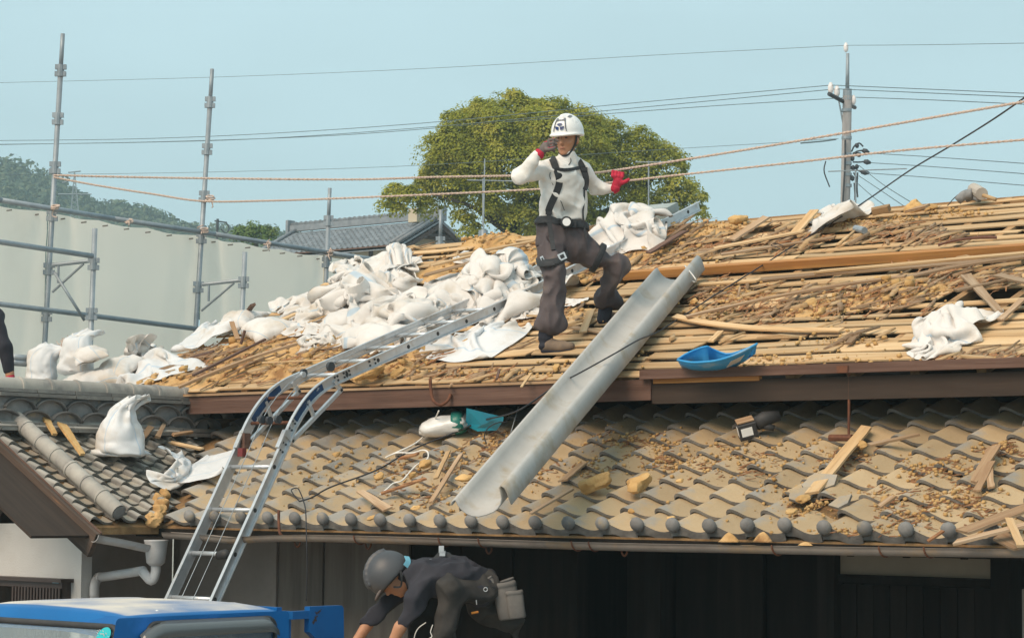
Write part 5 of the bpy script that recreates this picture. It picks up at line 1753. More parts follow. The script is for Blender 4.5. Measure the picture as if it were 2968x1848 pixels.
def crumbs(n, pos_fn, smin, smax, seed, name, label):
	r = np.random.default_rng(seed)
	base = np.array([(1, 0, -.5), (-.5, .87, -.5), (-.5, -.87, -.5), (.6, .6, .4), (-.8, .1, .5), (.3, -.8, .45)])
	fb_ = np.array([(0, 1, 3), (1, 4, 3), (1, 2, 4), (2, 5, 4), (2, 0, 5), (0, 3, 5), (3, 4, 5), (0, 2, 1)])
	V, F = [], []
	k = 0
	while k < n:
		res = pos_fn(r)
		if res is None: continue
		p, ex, ey, nz_ = res
		s = smin + (smax - smin) * r.random() ** 3
		b = base * r.uniform(.6, 1.3, (6, 3)) * s
		a = r.uniform(0, 6.28)
		b[:, :2] = b[:, :2] @ np.array([[math.cos(a), math.sin(a)], [-math.sin(a), math.cos(a)]])
		V.append(p + b[:, :1] * ex + b[:, 1:2] * ey + (b[:, 2:] + s * .4) * nz_)
		F.append(fb_ + 6 * k)
		k += 1
	tag(obj(name, np.concatenate(V), np.concatenate(F).astype(np.int32), M['lump']), label, 'clay crumbs', kind='stuff')
crumbs(4200, lowpos(LB + [(2300, 1480, 120, 60), (2340, 1420, 60, 50), (1850, 1320, 200, 90), (2200, 1290, 200, 60), (1300, 1420, 160, 60), (900, 1390, 200, 90), (1000, 1330, 150, 60), (2500, 1400, 300, 120)], .002), .003, .020, 41, 'tile_crumbs', 'small clay crumbs spilled over the lower tiles')
crumbs(3200, deckpos([(b[0], b[1], b[2], b[3]) for b in BL], .0), .004, .024, 42, 'roof_crumbs', 'small clay crumbs spilled over the stripped roof boards')
crumbs(420, deckpos([(b[0], b[1], b[2], b[3]) for b in BL if b[4] > .7], .0), .015, .055, 43, 'roof_clods', 'rough clay clods lying on the clay crust of the stripped roof')
HP = []
for k, (u, v, ru, lab) in enumerate(((2112, 1562, 34, 'small heap of orange clay between the eave tiles above the gutter, left one'), (2213, 1562, 36, 'small heap of orange clay between the eave tiles above the gutter, right one'),
									 (2335, 1572, 26, 'flat spill of reddish clay in the gutter'),)):
	p = aty(u, v + 8, -.06)
	r_ = ru / pxm(depth(p))
	vv, ff = lathe([(1.0, 0), (.85, .15), (.6, .42), (.35, .66), (.12, .80), (.001, .84)], 18)
	nn = SN(90 + k, 3, 8)
	vv = vv * np.array([r_, r_ * .55, r_ * (.95 if k < 2 else .5)]) * (1 + .12 * nn(vv)[:, None])
	tag(link('clay_heap', mesh_of('clay_heap', vv, ff, M['clay'], True), Matrix.Translation(Vector(p))), lab, 'clay heap', 'clay heaps along the gutter')
LUMPS = [  # plane, u, v, radius m, label
	('d', 2140, 637, .11, 'big pale clay lump on the ridge, left of the leaning boards'), ('d', 1950, 660, .09, 'brown clay lump on the ridge beside the white sack over the ladder'),
	('d', 1925, 655, .06, 'small clay lump tucked under the white sack over the ladder'), ('d', 2650, 598, .09, 'rough brown clay lump on the ridge right of the pole'),
	('d', 2700, 600, .06, 'small tan lump on the ridge left of the mallet'), ('d', 2545, 815, .07, 'pale clay lump above the long lath, right of centre'), ('d', 2590, 820, .05, 'smaller clay lump next to the pale one above the long lath'),
	('d', 2640, 825, .07, 'broad clay lump at the right of the clay patch'), ('d', 2350, 880, .06, 'clay lump below the long lath in mid roof'), ('d', 2380, 905, .05, 'small round clay lump below the long lath'),
	('d', 2010, 875, .05, 'clay lump beside the black cable right of the chute'), ('d', 2030, 890, .04, 'little clay lump beside the black cable, lower one'),
	('d', 1612, 1065, .05, 'dark yellow clay lump on the boards left of the chute'), ('d', 1090, 1075, .10, 'large broken clay lump above the eave right of the ladder'),
	('d', 1040, 1090, .08, 'clay lump at the eave just right of the ladder rail'), ('d', 1150, 1080, .07, 'clay lump at the eave, rightmost of the three beside the ladder'),
	('d', 430, 1110, .07, 'flat clay lump at the left eave corner below the empty sack'), ('d', 1560, 900, .06, 'clay lump behind the standing worker\'s front leg'), ('d', 1700, 720, .08, 'big clay lump below the ladder top'),
	('d', 1780, 715, .07, 'clay lump on the upper slope right of the worker\'s knee'), ('d', 2920, 1040, .0, ''),
	('l', 1725, 1400, .10, 'large folded lump of yellow clay on the lower tiles right of the chute'), ('l', 1850, 1395, .09, 'flat yellow clay lump on the lower tiles, between tile rolls'),
	('l', 1230, 1345, .05, 'clay lump under the white cord on the lower tiles'), ('l', 1095, 1380, .04, 'small brown clay lump left of the white cord'), ('l', 1195, 1375, .03, 'tiny clay lump left of the stick on the lower tiles'),
	('l', 1345, 1385, .05, 'flat clay lump right of the crossed sticks'), ('l', 1205, 1470, .035, 'clay lump near the eave below the white cord'), ('l', 1075, 1500, .03, 'clay lump above an eave ball left of centre'),
	('l', 2495, 1290, .04, 'pale clay lump beside the broad plank on the lower roof'), ('l', 2325, 1445, .045, 'clay lump beside the broken tile hole'), ('l', 2296, 1480, .04, 'clay lump left below the broken tile hole'), ('l', 2568, 1443, .035, 'clay lump on the tiles right of the broken hole'),
	('l', 1945, 1500, .028, 'small round clay lump one course above the eave'), ('l', 1830, 1480, .025, 'small orange clay lump above the eave right of the chute'), ('l', 975, 1315, .03, 'orange clay lump on the tiles right of the ladder'), ('l', 1970, 1393, .03, 'clay lump on the lower tiles at mid right'),
]
for k, (pl_, u, v, r_, lab) in enumerate(LUMPS):
	if r_ <= 0: continue
	fn = deck if pl_ == 'd' else low
	h = r_ * .35
	if pl_ == 'd':
		p0 = deck(u, v); h += float(clay_h(p0[0], float((p0 - O_DECK) @ ED))) * .7
	p = fn(u, v, h)
	mm = frame(p, EX, N_DECK if pl_ == 'd' else N_LOW) @ Matrix.Rotation(random.uniform(0, 6.28), 4, 'Z') @ Matrix.Rotation(random.uniform(-.4, .4), 4, 'X')
	tag(rock(r_, 300 + 7 * k, mm, (1, random.uniform(.5, .9), random.uniform(.34, .6))), lab, 'clay lump', 'loose lumps of dry roof clay')
VL = [(470, 1410), (478, 1430), (462, 1445), (470, 1462), (460, 1480), (452, 1500), (440, 1505)]
for k, (u, v) in enumerate(VL):
	p = low(u, v, .0)
	tag(rock(random.uniform(.04, .06), 700 + k, frame(p, EX, N_LOW), (1, .8, .8), M['clay'], 'clay_lump'), 'orange clay lump in the valley, %s of the seven from the top' % ['first', 'second', 'third', 'fourth', 'fifth', 'sixth', 'last'][k], 'clay lump', 'clay lumps in the roof valley')
# loose boards, laths and sticks
def plank(a, b, wd, th, mat, label, group=None, up=None, bend=0.0, taper=1.0, side=0.0, name='loose_board', twist=0.0, rag=.3):
	a, b = np.asarray(a, float), np.asarray(b, float)
	up = N_DECK if up is None else up
	L = np.linalg.norm(b - a)
	m = frame(a, b - a, up)
	n = 9
	vv, ff = [], []
	r = np.random.default_rng(int(abs(a[0] * 1000 + b[2] * 777)) % 99991)
	e = r.normal(0, .03, (n, 2)) * wd
	for i in range(n):
		t = i / (n - 1)
		w2 = wd * (1 + (taper - 1) * t) / 2
		z = bend * 4 * t * (1 - t)
		y = side * 4 * t * (1 - t)
		tw = twist * (t - .5)
		dx = [0, 0, 0, 0]
		if i in (0, n - 1):
			q = r.uniform(-rag, rag) * wd
			dx = [q, -q, -q, q]
		for kk, (yy, zz) in enumerate(((-w2 - e[i, 0], 0), (w2 + e[i, 1], 0), (w2 + e[i, 1], th), (-w2 - e[i, 0], th))):
			vv.append((t * L + dx[kk], y + yy * math.cos(tw) - zz * math.sin(tw), z + zz * math.cos(tw) + yy * math.sin(tw)))
	for i in range(n - 1):
		for k in range(4):
			l = (k + 1) % 4
			ff.append((4 * i + k, 4 * i + l, 4 * i + 4 + l, 4 * i + 4 + k))
	ff += [(3, 2, 1, 0), (4 * n - 4, 4 * n - 3, 4 * n - 2, 4 * n - 1)]
	o = link(name, mesh_of(name, vv, ff, mat), m)
	return tag(o, label, 'board' if wd > .035 else 'stick', group)
GD, GLo = 'loose boards on the stripped roof', 'loose wood on the lower tiles'
B_, O_ = M['board'], M['oldwood']
D, Lw = deck, low
plank(D(1955, 918, .03), D(2440, 958, .02), .075, .012, B_, 'wide pale lath curving across the boards right of the chute', GD, side=-.10)
plank(D(1990, 920, .05), D(2625, 803, .07), .05, .014, O_, 'long narrow lath lying across the clay patch in mid roof', GD, side=.03, bend=.02)
plank(D(2205, 812, .02), D(2960, 752, .02), .085, .014, O_, 'grey-brown lath just under the orange batten at right', GD, side=.02)
plank(D(2370, 790, .04), D(2980, 735, .03), .06, .014, B_, 'pale lath touching the orange batten at the right', GD)
plank(D(2620, 808, .05), D(2990, 745, .05), .07, .014, O_, 'slanting lath under the orange batten, at the right edge', GD, bend=.02)
plank(D(1985, 830, .02), D(2200, 815, .03), .07, .014, B_, 'short lath below the orange batten right of the chute head', GD)
plank(D(2120, 698, .03), D(2222, 632, .08), .10, .016, O_, 'short board leaning up the slope near the ridge, left of the pair', GD)
plank(D(2300, 682, .03), D(2362, 612, .10), .085, .016, B_, 'short board leaning up the slope near the ridge, right of the pair', GD)
plank(D(2070, 722, .03), D(2330, 672, .04), .075, .014, B_, 'pale lath on the upper slope left of the cable', GD)
plank(D(2090, 740, .03), D(2420, 690, .03), .06, .014, O_, 'darker lath just below the pale one on the upper slope', GD)
plank(D(1880, 735, .07), D(1985, 672, .08), .07, .014, M['fascia'], 'dark bark-edged board on the clay left of the leaning boards', GD)
plank(D(1905, 712, .06), D(2000, 650, .08), .05, .014, O_, 'narrow grey board slanting over the ridge clay', GD)
plank(D(2800, 800, .05), D(2898, 905, .03), .07, .016, O_, 'split board slanting down behind the crumpled cloth', GD, taper=.6)
plank(D(2770, 845, .05), D(2925, 812, .05), .06, .014, O_, 'split board lying right of the clay patch', GD, taper=.5)
plank(D(2890, 800, .06), D(2990, 822, .05), .06, .014, O_, 'splintered board at the right edge below the batten', GD)
plank(D(2900, 930, .03), D(2965, 870, .05), .05, .014, O_, 'short board at the right edge beside the crumpled cloth', GD)
plank(D(2495, 960, .02), D(2460, 998, .02), .05, .014, O_, 'short chip of board lying across a gap right of centre', GD)
plank(D(2090, 962, .02), D(2060, 992, .02), .05, .012, B_, 'short chip across the gap above the blue tray', GD)
plank(D(1715, 900, .03), D(1690, 965, .03), .07, .012, B_, 'short board lying upslope between the worker and the chute', GD, taper=.8)
plank(D(1660, 950, .02), D(1810, 975, .02), .05, .012, O_, 'thin lath below the worker\'s back foot', GD)
plank(D(1540, 1082, .04), D(1512, 1122, .02), .02, .008, B_, 'small pale stick hanging over the eave boards', GD)
plank(D(1440, 1100, .04), D(1448, 1072, .06), .018, .01, M['fascia'], 'short dark stub of wood near the eave', GD)
plank(D(520, 1125, .08), D(860, 1000, .09), .045, .02, O_, 'long dark stick lying up the clay slope left of the ladder', GD, bend=.02)
plank(D(560, 1090, .10), D(770, 985, .10), .035, .015, M['fascia'], 'dark broken stick on the clay left of the ladder', GD)
plank(D(760, 1052, .09), D(930, 1045, .10), .016, .008, B_, 'thin pale twig-like stick left of the ladder bend', GD)
plank(D(560, 1035, .09), D(620, 1020, .12), .05, .012, M['fascia'], 'dark plate of bark between the two flat sacks', GD)
plank(D(690, 985, .10), D(672, 935, .20), .04, .014, O_, 'splintered stump of wood beside the flat left sack', GD)
plank(D(700, 998, .08), D(712, 958, .18), .03, .014, M['fascia'], 'second splintered stump beside the flat left sack', GD)
plank(D(1230, 800, .10), D(1480, 732, .10), .09, .014, O_, 'bark-edged board on the left ridge slope behind the sacks', GD)
plank(D(1260, 770, .12), D(1400, 735, .14), .07, .014, B_, 'pale board above the first one on the left ridge slope', GD)
plank(D(1330, 742, .12), D(1550, 700, .10), .08, .014, B_, 'flat board on the ridge left of the worker\'s hip', GD)
plank(D(720, 905, .16), D(735, 885, .24), .05, .02, M['fascia'], 'small brown block behind the filled sack', GD)
plank(D(815, 930, .08), D(860, 910, .10), .07, .015, B_, 'tan chip of board between the sacks', GD)
plank(Lw(2354, 1432, .01), Lw(2512, 1240, .02), .085, .016, B_, 'broad pale plank lying up the lower tiles at right', GLo, up=N_LOW)
plank(Lw(2520, 1292, .02), Lw(2662, 1262, .02), .05, .014, O_, 'narrow board lying across the tiles right of the broad plank', GLo, up=N_LOW, taper=.5)
plank(Lw(1300, 1310, .03), Lw(1264, 1388, .02), .032, .012, B_, 'left one of the two crossed sticks on the lower tiles', GLo, up=N_LOW)
plank(Lw(1336, 1320, .03), Lw(1250, 1458, .02), .034, .014, O_, 'right one of the two crossed sticks on the lower tiles', GLo, up=N_LOW)
plank(Lw(1690, 1345, .0), Lw(1632, 1395, .0), .06, .012, O_, 'dusty flat stick on the tiles right of the chute', GLo, up=N_LOW)
plank(Lw(1660, 1418, .0), Lw(1538, 1490, .0), .035, .012, O_, 'thin dusty stick running down to the eave right of the chute', GLo, up=N_LOW)
plank(Lw(1045, 1425, .03), Lw(1125, 1478, .02), .05, .014, O_, 'splintered flat stick on the lower tiles left of centre', GLo, up=N_LOW, taper=1.4)
plank(Lw(1105, 1432, .03), Lw(1200, 1400, .03), .04, .012, M['bark'], 'red-brown bark strip above the eave left of centre', GLo, up=N_LOW)
plank(Lw(1170, 1408, .03), Lw(1235, 1388, .03), .04, .012, M['bark'], 'red-brown bark strip beside the crossed sticks', GLo, up=N_LOW)
plank(Lw(1160, 1330, .03), Lw(1212, 1318, .04), .04, .014, M['bark'], 'small broken dark stick right of the cable on the lower tiles', GLo, up=N_LOW)
plank(Lw(2885, 1295, .03), Lw(2822, 1400, .02), .075, .014, O_, 'split board standing out on the lower tiles at the right, widest piece', GLo, up=N_LOW, taper=.6)
plank(Lw(2875, 1340, .03), Lw(2832, 1425, .02), .045, .012, O_, 'split board piece just right of the widest one', GLo, up=N_LOW)
plank(Lw(2868, 1360, .02), Lw(2874, 1415, .02), .04, .012, O_, 'short split board piece, rightmost of the three', GLo, up=N_LOW)
plank(Lw(2790, 1545, .05), Lw(2990, 1470, .08), .10, .016, O_, 'broad weathered board at the right end of the eave', GLo, up=N_LOW)
plank(Lw(2770, 1575, .04), Lw(2990, 1520, .07), .05, .016, O_, 'narrow board slanting across the eave at the right end', GLo, up=N_LOW)
plank(Lw(2960, 1585, .05), Lw(2925, 1505, .08), .04, .014, B_, 'short board standing up at the right end of the eave', GLo, up=N_LOW)
plank(Lw(2895, 1555, .0), Lw(2965, 1590, -.02), .09, .014, O_, 'square scrap of board over the gutter at the right end', GLo, up=N_LOW)
plank(Lw(2690, 1570, .0), Lw(2735, 1540, .02), .025, .01, M['bark'], 'orange splinter hanging over an eave ball at right', GLo, up=N_LOW)
plank(Lw(2550, 1470, .0), Lw(2590, 1440, .02), .05, .012, O_, 'pale split chip on the tiles right of the broken hole', GLo, up=N_LOW)
plank(Lw(430, 1270, .10), Lw(585, 1303, .06), .035, .014, B_, 'pale stick lying from the wing roof onto the lower tiles', GLo, up=N_LOW)
a_ = wing(428, 1212, .05); b_ = deck(452, 1120, .05)
plank(a_, b_, .05, .014, M['oldwood'], 'long orange splinter leaning from the upright sack against the eave corner', GLo, up=np.array([.4, -.8, .3]))
for k, (p, q, wd, lab) in enumerate((((118, 1192), (158, 1262), .06, 'crumbling tan stick on the wing ridge band, left one'), ((178, 1232), (238, 1320), .07, 'crumbling tan stick on the wing tiles, right one'),
									 ((436, 1240), (410, 1275), .05, 'broken stick in the debris right of the upright sack'), ((455, 1270), (478, 1225), .04, 'upright broken stick in the debris above the valley'), ((500, 1262), (555, 1254), .03, 'grey twig lying above the valley'))):
	plank(wing(*p, .05), wing(*q, .05), wd, .02, M['oldwood'] if k > 1 else M['lump'], lab, GLo, up=N_WING, taper=.7)
# things left on the roofs
cp = [atd(3000, 262, 14.2), atd(2880, 345, 15.2), atd(2760, 420, 16.6), atd(2640, 492, 18.0), atd(2520, 575, 19.4), deck(2420, 640, .07), deck(2300, 712, .03), deck(2200, 775, .05), deck(2080, 850, .04), deck(1980, 915, .03), deck(1905, 962, .05),
	  deck(1850, 985, .22), deck(1780, 1025, .24), deck(1690, 1075, .20), aty(1610, 1118, 1.15), aty(1500, 1190, .75), low(1400, 1218, .10), low(1320, 1252, .03), low(1200, 1300, .02), low(1090, 1362, .02), low(960, 1410, .02), low(905, 1440, .03), low(868, 1452, .03)]
strand(cp, .0058, 'electric_cable', M['cable'], 'black electric cable trailing from the upper right across roof and chute to the lower tiles', 'cable', n=240, sides=6)
cp = [low(868, 1452, .03), low(850, 1430, .05), low(845, 1418, .03), low(862, 1414, .04), low(872, 1430, .04), low(880, 1452, .05), aty(886, 1480, .0), aty(888, 1540, -.14), aty(890, 1640, -.16), aty(888, 1740, -.15)]
strand(cp, .0045, 'cable_end', M['cable'], 'tangled thin wire hanging from the cable end over the lower gutter', 'cable', n=90, sides=5)
cp = [low(1272, 1190, .22), low(1255, 1225, .10), low(1235, 1255, .03), low(1215, 1276, .02), low(1190, 1292, .02), low(1150, 1310, .02), low(1118, 1325, .02), low(1150, 1312, .03), low(1195, 1312, .02), low(1225, 1304, .04), low(1240, 1310, .03), low(1238, 1330, .02), low(1210, 1345, .02), low(1190, 1365, .02), low(1165, 1392, .02), low(1140, 1400, .02), low(1122, 1416, .02), low(1102, 1432, .02)]
strand(cp, .006, 'white_cord', M['white_cord'], 'white plastic cord wandering down the lower tiles from the packet under the eave', 'cord', n=140, sides=6)
cp = [low(1410, 1285, .02), low(1404, 1262, .06), low(1415, 1240, .12), low(1440, 1225, .16), low(1470, 1222, .14)]
strand(cp, .004, 'dark_wire', M['cable'], 'bent dark wire loop on the tiles left of the chute', 'wire', n=40, sides=5)
strand([low(1480, 1255, .0), low(1490, 1222, .06), low(1503, 1178, .14)], .004, 'grey_wire', M['steel'], 'thin grey wire standing up from the tiles beside the chute', 'wire', n=20, sides=5)
pk = low(1288, 1232, .07)
v, f = lathe([(.001, -1)] + [(abs(math.sin(a)) ** .55, -math.copysign(abs(math.cos(a)) ** .7, math.cos(a))) for a in np.linspace(.2, math.pi - .2, 13)] + [(.001, 1)], 20)
nn = SN(55, 4, 10); n9 = SN(56, 11, 10)
v = v[:, [2, 0, 1]] * np.array([.185, .105, .068]) * (1 + .09 * (np.abs(nn(v)) - .6)[:, None] + .07 * (np.abs(n9(v)) - .6)[:, None])
packet = thing('plastic_packet', 'white shiny plastic packet lying on the tiles under the upper eave', 'packet', tuple(pk))
M['packet'] = pmat('shiny_white_plastic', lin(.74, .73, .71), lin(.62, .60, .57), scale=10, rough=.25, spec=.6, rnd=0, bump=.004, bscale=18)
mm = frame(pk, EX * .9 + EYL * .45, N_LOW)
link('wrapper', mesh_of('wrapper', v, f, M['packet'], True), mm, packet)
M['greenband'] = pmat('dark_green_print', lin(.02, .16, .13), rough=.3, rnd=0)
sel = (v[:, 0] > .07) & (v[:, 0] < .175)
vb, fb2 = lathe([(.096, .078), (.097, .10), (.093, .13), (.08, .155)], 20)
vb = vb[:, [2, 0, 1]] * np.array([1, 1.0, .9])
link('green_band', mesh_of('green_band', vb, fb2, M['greenband'], True), mm, packet)
def scoop(name, label, M_, mat, w0, w1, L, wall, hole=True, handle=False):
	"""open plastic scoop: flat rounded bottom, raised sides and back, open front"""
	n = 15
	vv, ff = [], []
	for i in range(n):
		t = i / (n - 1)
		x = -L / 2 + L * t
		hw = (w0 * (1 - t) + w1 * t) / 2
		back = (1 - min(t / .22, 1)) ** 2 * .75
		wl = wall * (1 - .75 * max(0, (t - .55) / .45)) * (.35 + .65 * min(1, t / .18) + .1)
		prof = [(-1, 1.0), (-.96, .72), (-.90, .35), (-.80, .08), (-.6, 0), (-.3, 0), (0, 0), (.3, 0), (.6, 0), (.80, .08), (.90, .35), (.96, .72), (1, 1.0)]
		zz = wall * back
		for (a, b) in prof:
			hw2 = hw * (1 - .35 * (1 - min(t / .15, 1)) ** 2)
			vv.append((x, a * hw2, max(b * wl, zz * (1 if True else 0))))
	m_ = 13
	for i in range(n - 1):
		for k in range(m_ - 1):
			ff.append((i * m_ + k, (i + 1) * m_ + k, (i + 1) * m_ + k + 1, i * m_ + k + 1))
	me = mesh_of(name, vv, ff, mat, True)
	o = link(name, me, M_)
	md = o.modifiers.new('thick', 'SOLIDIFY'); md.thickness = .006; md.offset = 0
	return o
t0 = thing('blue_scoop', 'bright blue plastic scoop tray sitting at the edge of the stripped roof', 'scoop', tuple(deck(2070, 1075, .03)))
A_, Bt, Cc, Dd = deck(1966, 1042, .13), deck(2190, 1000, .19), deck(2080, 1025, .10), deck(2050, 1006, .20)
rim = [deck(1964, 1045, .15), deck(2000, 1050, .15), deck(2060, 1047, .15), deck(2120, 1034, .17), deck(2170, 1010, .20), deck(2194, 994, .23),
	   deck(2192, 1006, .20), deck(2150, 1028, .14)]
rimF = spline([deck(1964, 1043, .16), deck(2010, 1050, .16), deck(2080, 1044, .17), deck(2140, 1024, .20), deck(2194, 996, .24)], 18)          # near rim
rimB = spline([deck(1964, 1041, .16), deck(1995, 1022, .20), deck(2046, 1004, .24), deck(2062, 1003, .25), deck(2082, 1018, .17)], 18)       # far rim, dips to the mouth
rimB2 = spline([deck(1964, 1041, .16), deck(1995, 1022, .19), deck(2045, 1004, .22), deck(2066, 1012, .17), deck(2110, 1026, .12), deck(2160, 1012, .15), deck(2194, 996, .24)], 18)
botF = spline([deck(1978, 1068, .04), deck(2010, 1080, .01), deck(2060, 1081, .01), deck(2100, 1078, .012), deck(2160, 1045, .09)], 18)
botB = botF + ED * .17 + N_DECK * .004
botB = botF * .25 + botB * .75
vv = np.concatenate([rimF, botF, botB, rimB2])
ff = []
for r_i in range(3):
	for k in range(17):
		ff.append((r_i * 18 + k, r_i * 18 + k + 1, (r_i + 1) * 18 + k + 1, (r_i + 1) * 18 + k))
pan = obj('pan', vv, ff, M['blue_plastic'], t0, True)
md = pan.modifiers.new('thick', 'SOLIDIFY'); md.thickness = .006; md.offset = 0
MB().tube(rimF, .008, 8).tube(rimB2, .007, 8).build('rim', M['blue_plastic'], t0, True)
g0, g1 = rimF[12] * .70 + botF[12] * .30, rimF[15] * .70 + botF[15] * .30
g2, g3 = rimF[12] * .35 + botF[12] * .65, rimF[15] * .35 + botF[15] * .65
nout = np.cross(g1 - g0, g2 - g0); nout /= np.linalg.norm(nout)
if nout @ FW > 0: nout = -nout
q = np.array([g0, g1, g3, g2]) + nout * .006
obj('grip_opening', np.vstack([q, q - nout * .004]), [(0, 1, 2, 3), (7, 6, 5, 4), (0, 4, 5, 1), (1, 5, 6, 2), (2, 6, 7, 3), (3, 7, 4, 0)], M['white_paint'], t0)
tag(rock(.035, 999, frame(deck(2008, 1036, .10), EX, N_DECK), (1, .8, .6)), 'clay lump lying inside the blue scoop tray', 'clay lump')
dp = thing('teal_dustpan', 'teal plastic dustpan lying under the upper eave beside the white packet', 'dustpan', tuple(low(1400, 1215, .06)))
P = [low(1352, 1182, .20), low(1460, 1208, .16), low(1440, 1236, .06), low(1380, 1240, .04), low(1350, 1226, .06)]
c_ = sum(P) / 5
vv = P + [c_ - np.array([0, 0, .03])] + [p - N_LOW * .03 + (c_ - p) * .08 for p in P]
ff = [(i, (i + 1) % 5, 5) for i in range(5)] + [(i, 6 + i, 6 + (i + 1) % 5, (i + 1) % 5) for i in range(5)]
ff.append((6, 10, 9, 8, 7))
obj('pan', vv, ff, M['teal_plastic'], dp)
MB().tube(spline([low(1366, 1228, .05), low(1342, 1236, .04), low(1318, 1243, .03)], 8), [.012, .014, .014, .015, .016, .017, .016, .013], 8).build('handle', M['teal_plastic'], dp, True)
pt = low(2178, 1240, .05)
tool = thing('power_tool', 'black battery tool with a small white plate lying on the lower tiles', 'power tool', tuple(pt))
mm = frame(pt, EX * .75 + EYL * .66, N_LOW)
v, f = boxvf((-.09, -.05, -.06), (.03, .06, .06), .015)
link('body', mesh_of('body', v, f, M['rubber']), mm, tool)
mbt = MB().tube([(.03, 0, .02), (.10, .01, .035), (.20, .01, .03)], [.045, .05, .035], 10).tube([(.06, .0, .0), (.14, -.03, -.03)], .022, 8)
link('handle', mesh_of('handle', np.concatenate(mbt.v), mbt.f, M['rubber'], True), mm, tool)
link('plate', mesh_of('plate', *boxvf((-.0915, -.03, -.032), (-.0902, .032, .028)), M['white_paint']), mm, tool)
link('plate_side', mesh_of('plate', *boxvf((-.075, -.0512, -.03), (.0, -.0502, .026)), M['white_paint']), mm, tool)
link('top_cover', mesh_of('top_cover', *boxvf((-.088, -.045, .0605), (.025, .055, .068)), M['oldwood']), mm, tool)
hm = thing('hammer', 'hammer with a pale wooden handle lying on the upper boards', 'hammer', tuple(deck(2460, 690, .03)))
MB().tube([deck(2428, 710, .02), deck(2482, 666, .05)], [.015, .012], 8).build('handle', M['board'], hm, True)
MB().tube([deck(2480, 662, .06), deck(2506, 668, .06)], .028, 10).build('head', M['steel'], hm)
ml = thing('mallet', 'big pale mallet head with its handle lying on the ridge at right', 'mallet', tuple(deck(2840, 570, .08)))
MB().tube([deck(2822, 548, .10), deck(2846, 562, .10)], .05, 12).build('head', pmat('mallet_wood', lin(.44, .40, .35), lin(.34, .30, .26), rough=.8), ml)
MB().tube([deck(2850, 566, .09), deck(2886, 578, .06)], .016, 8).build('handle', M['board'], ml, True)
gl = MB().tube(spline([deck(2776, 582, .06), deck(2795, 566, .09), deck(2818, 562, .09)], 10), np.linspace(.035, .045, 10), 10).tube(spline([deck(2800, 578, .05), deck(2820, 572, .06), deck(2838, 578, .05)], 8), .025, 8)
tag(gl.build('work_glove', pmat('grey_glove', lin(.14, .145, .15), lin(.26, .26, .26), scale=18, rough=.8), None, True), 'grey work glove lying beside the mallet on the ridge', 'glove')
strand([deck(2776, 565, .1), deck(2762, 578, .06), deck(2752, 590, .04), deck(2746, 596, .03)], .004, 'glove_strap', M['cable'], 'dark strap loop hanging from the grey glove on the ridge', 'strap', n=20, sides=5)
strand([deck(2270, 712, .04), deck(2250, 706, .06), deck(2235, 710, .05), deck(2250, 716, .04), deck(2262, 722, .03)], .003, 'wire_curl', M['cable'], 'little curl of wire on the boards left of the cable', 'wire', n=24, sides=4)
plank(D(2720, 712, .03), D(2890, 690, .06), .05, .012, M['rust'], 'dark twisted strip of bark above the orange batten at right', GD, bend=.02)
plank(D(2530, 622, .06), D(2580, 612, .07), .10, .05, M['rafter'], 'square block of wood on the ridge right of the white sack', GD)
plank(D(2690, 600, .08), D(2640, 612, .05), .09, .02, O_, 'broken board end on the ridge between block and glove', GD)
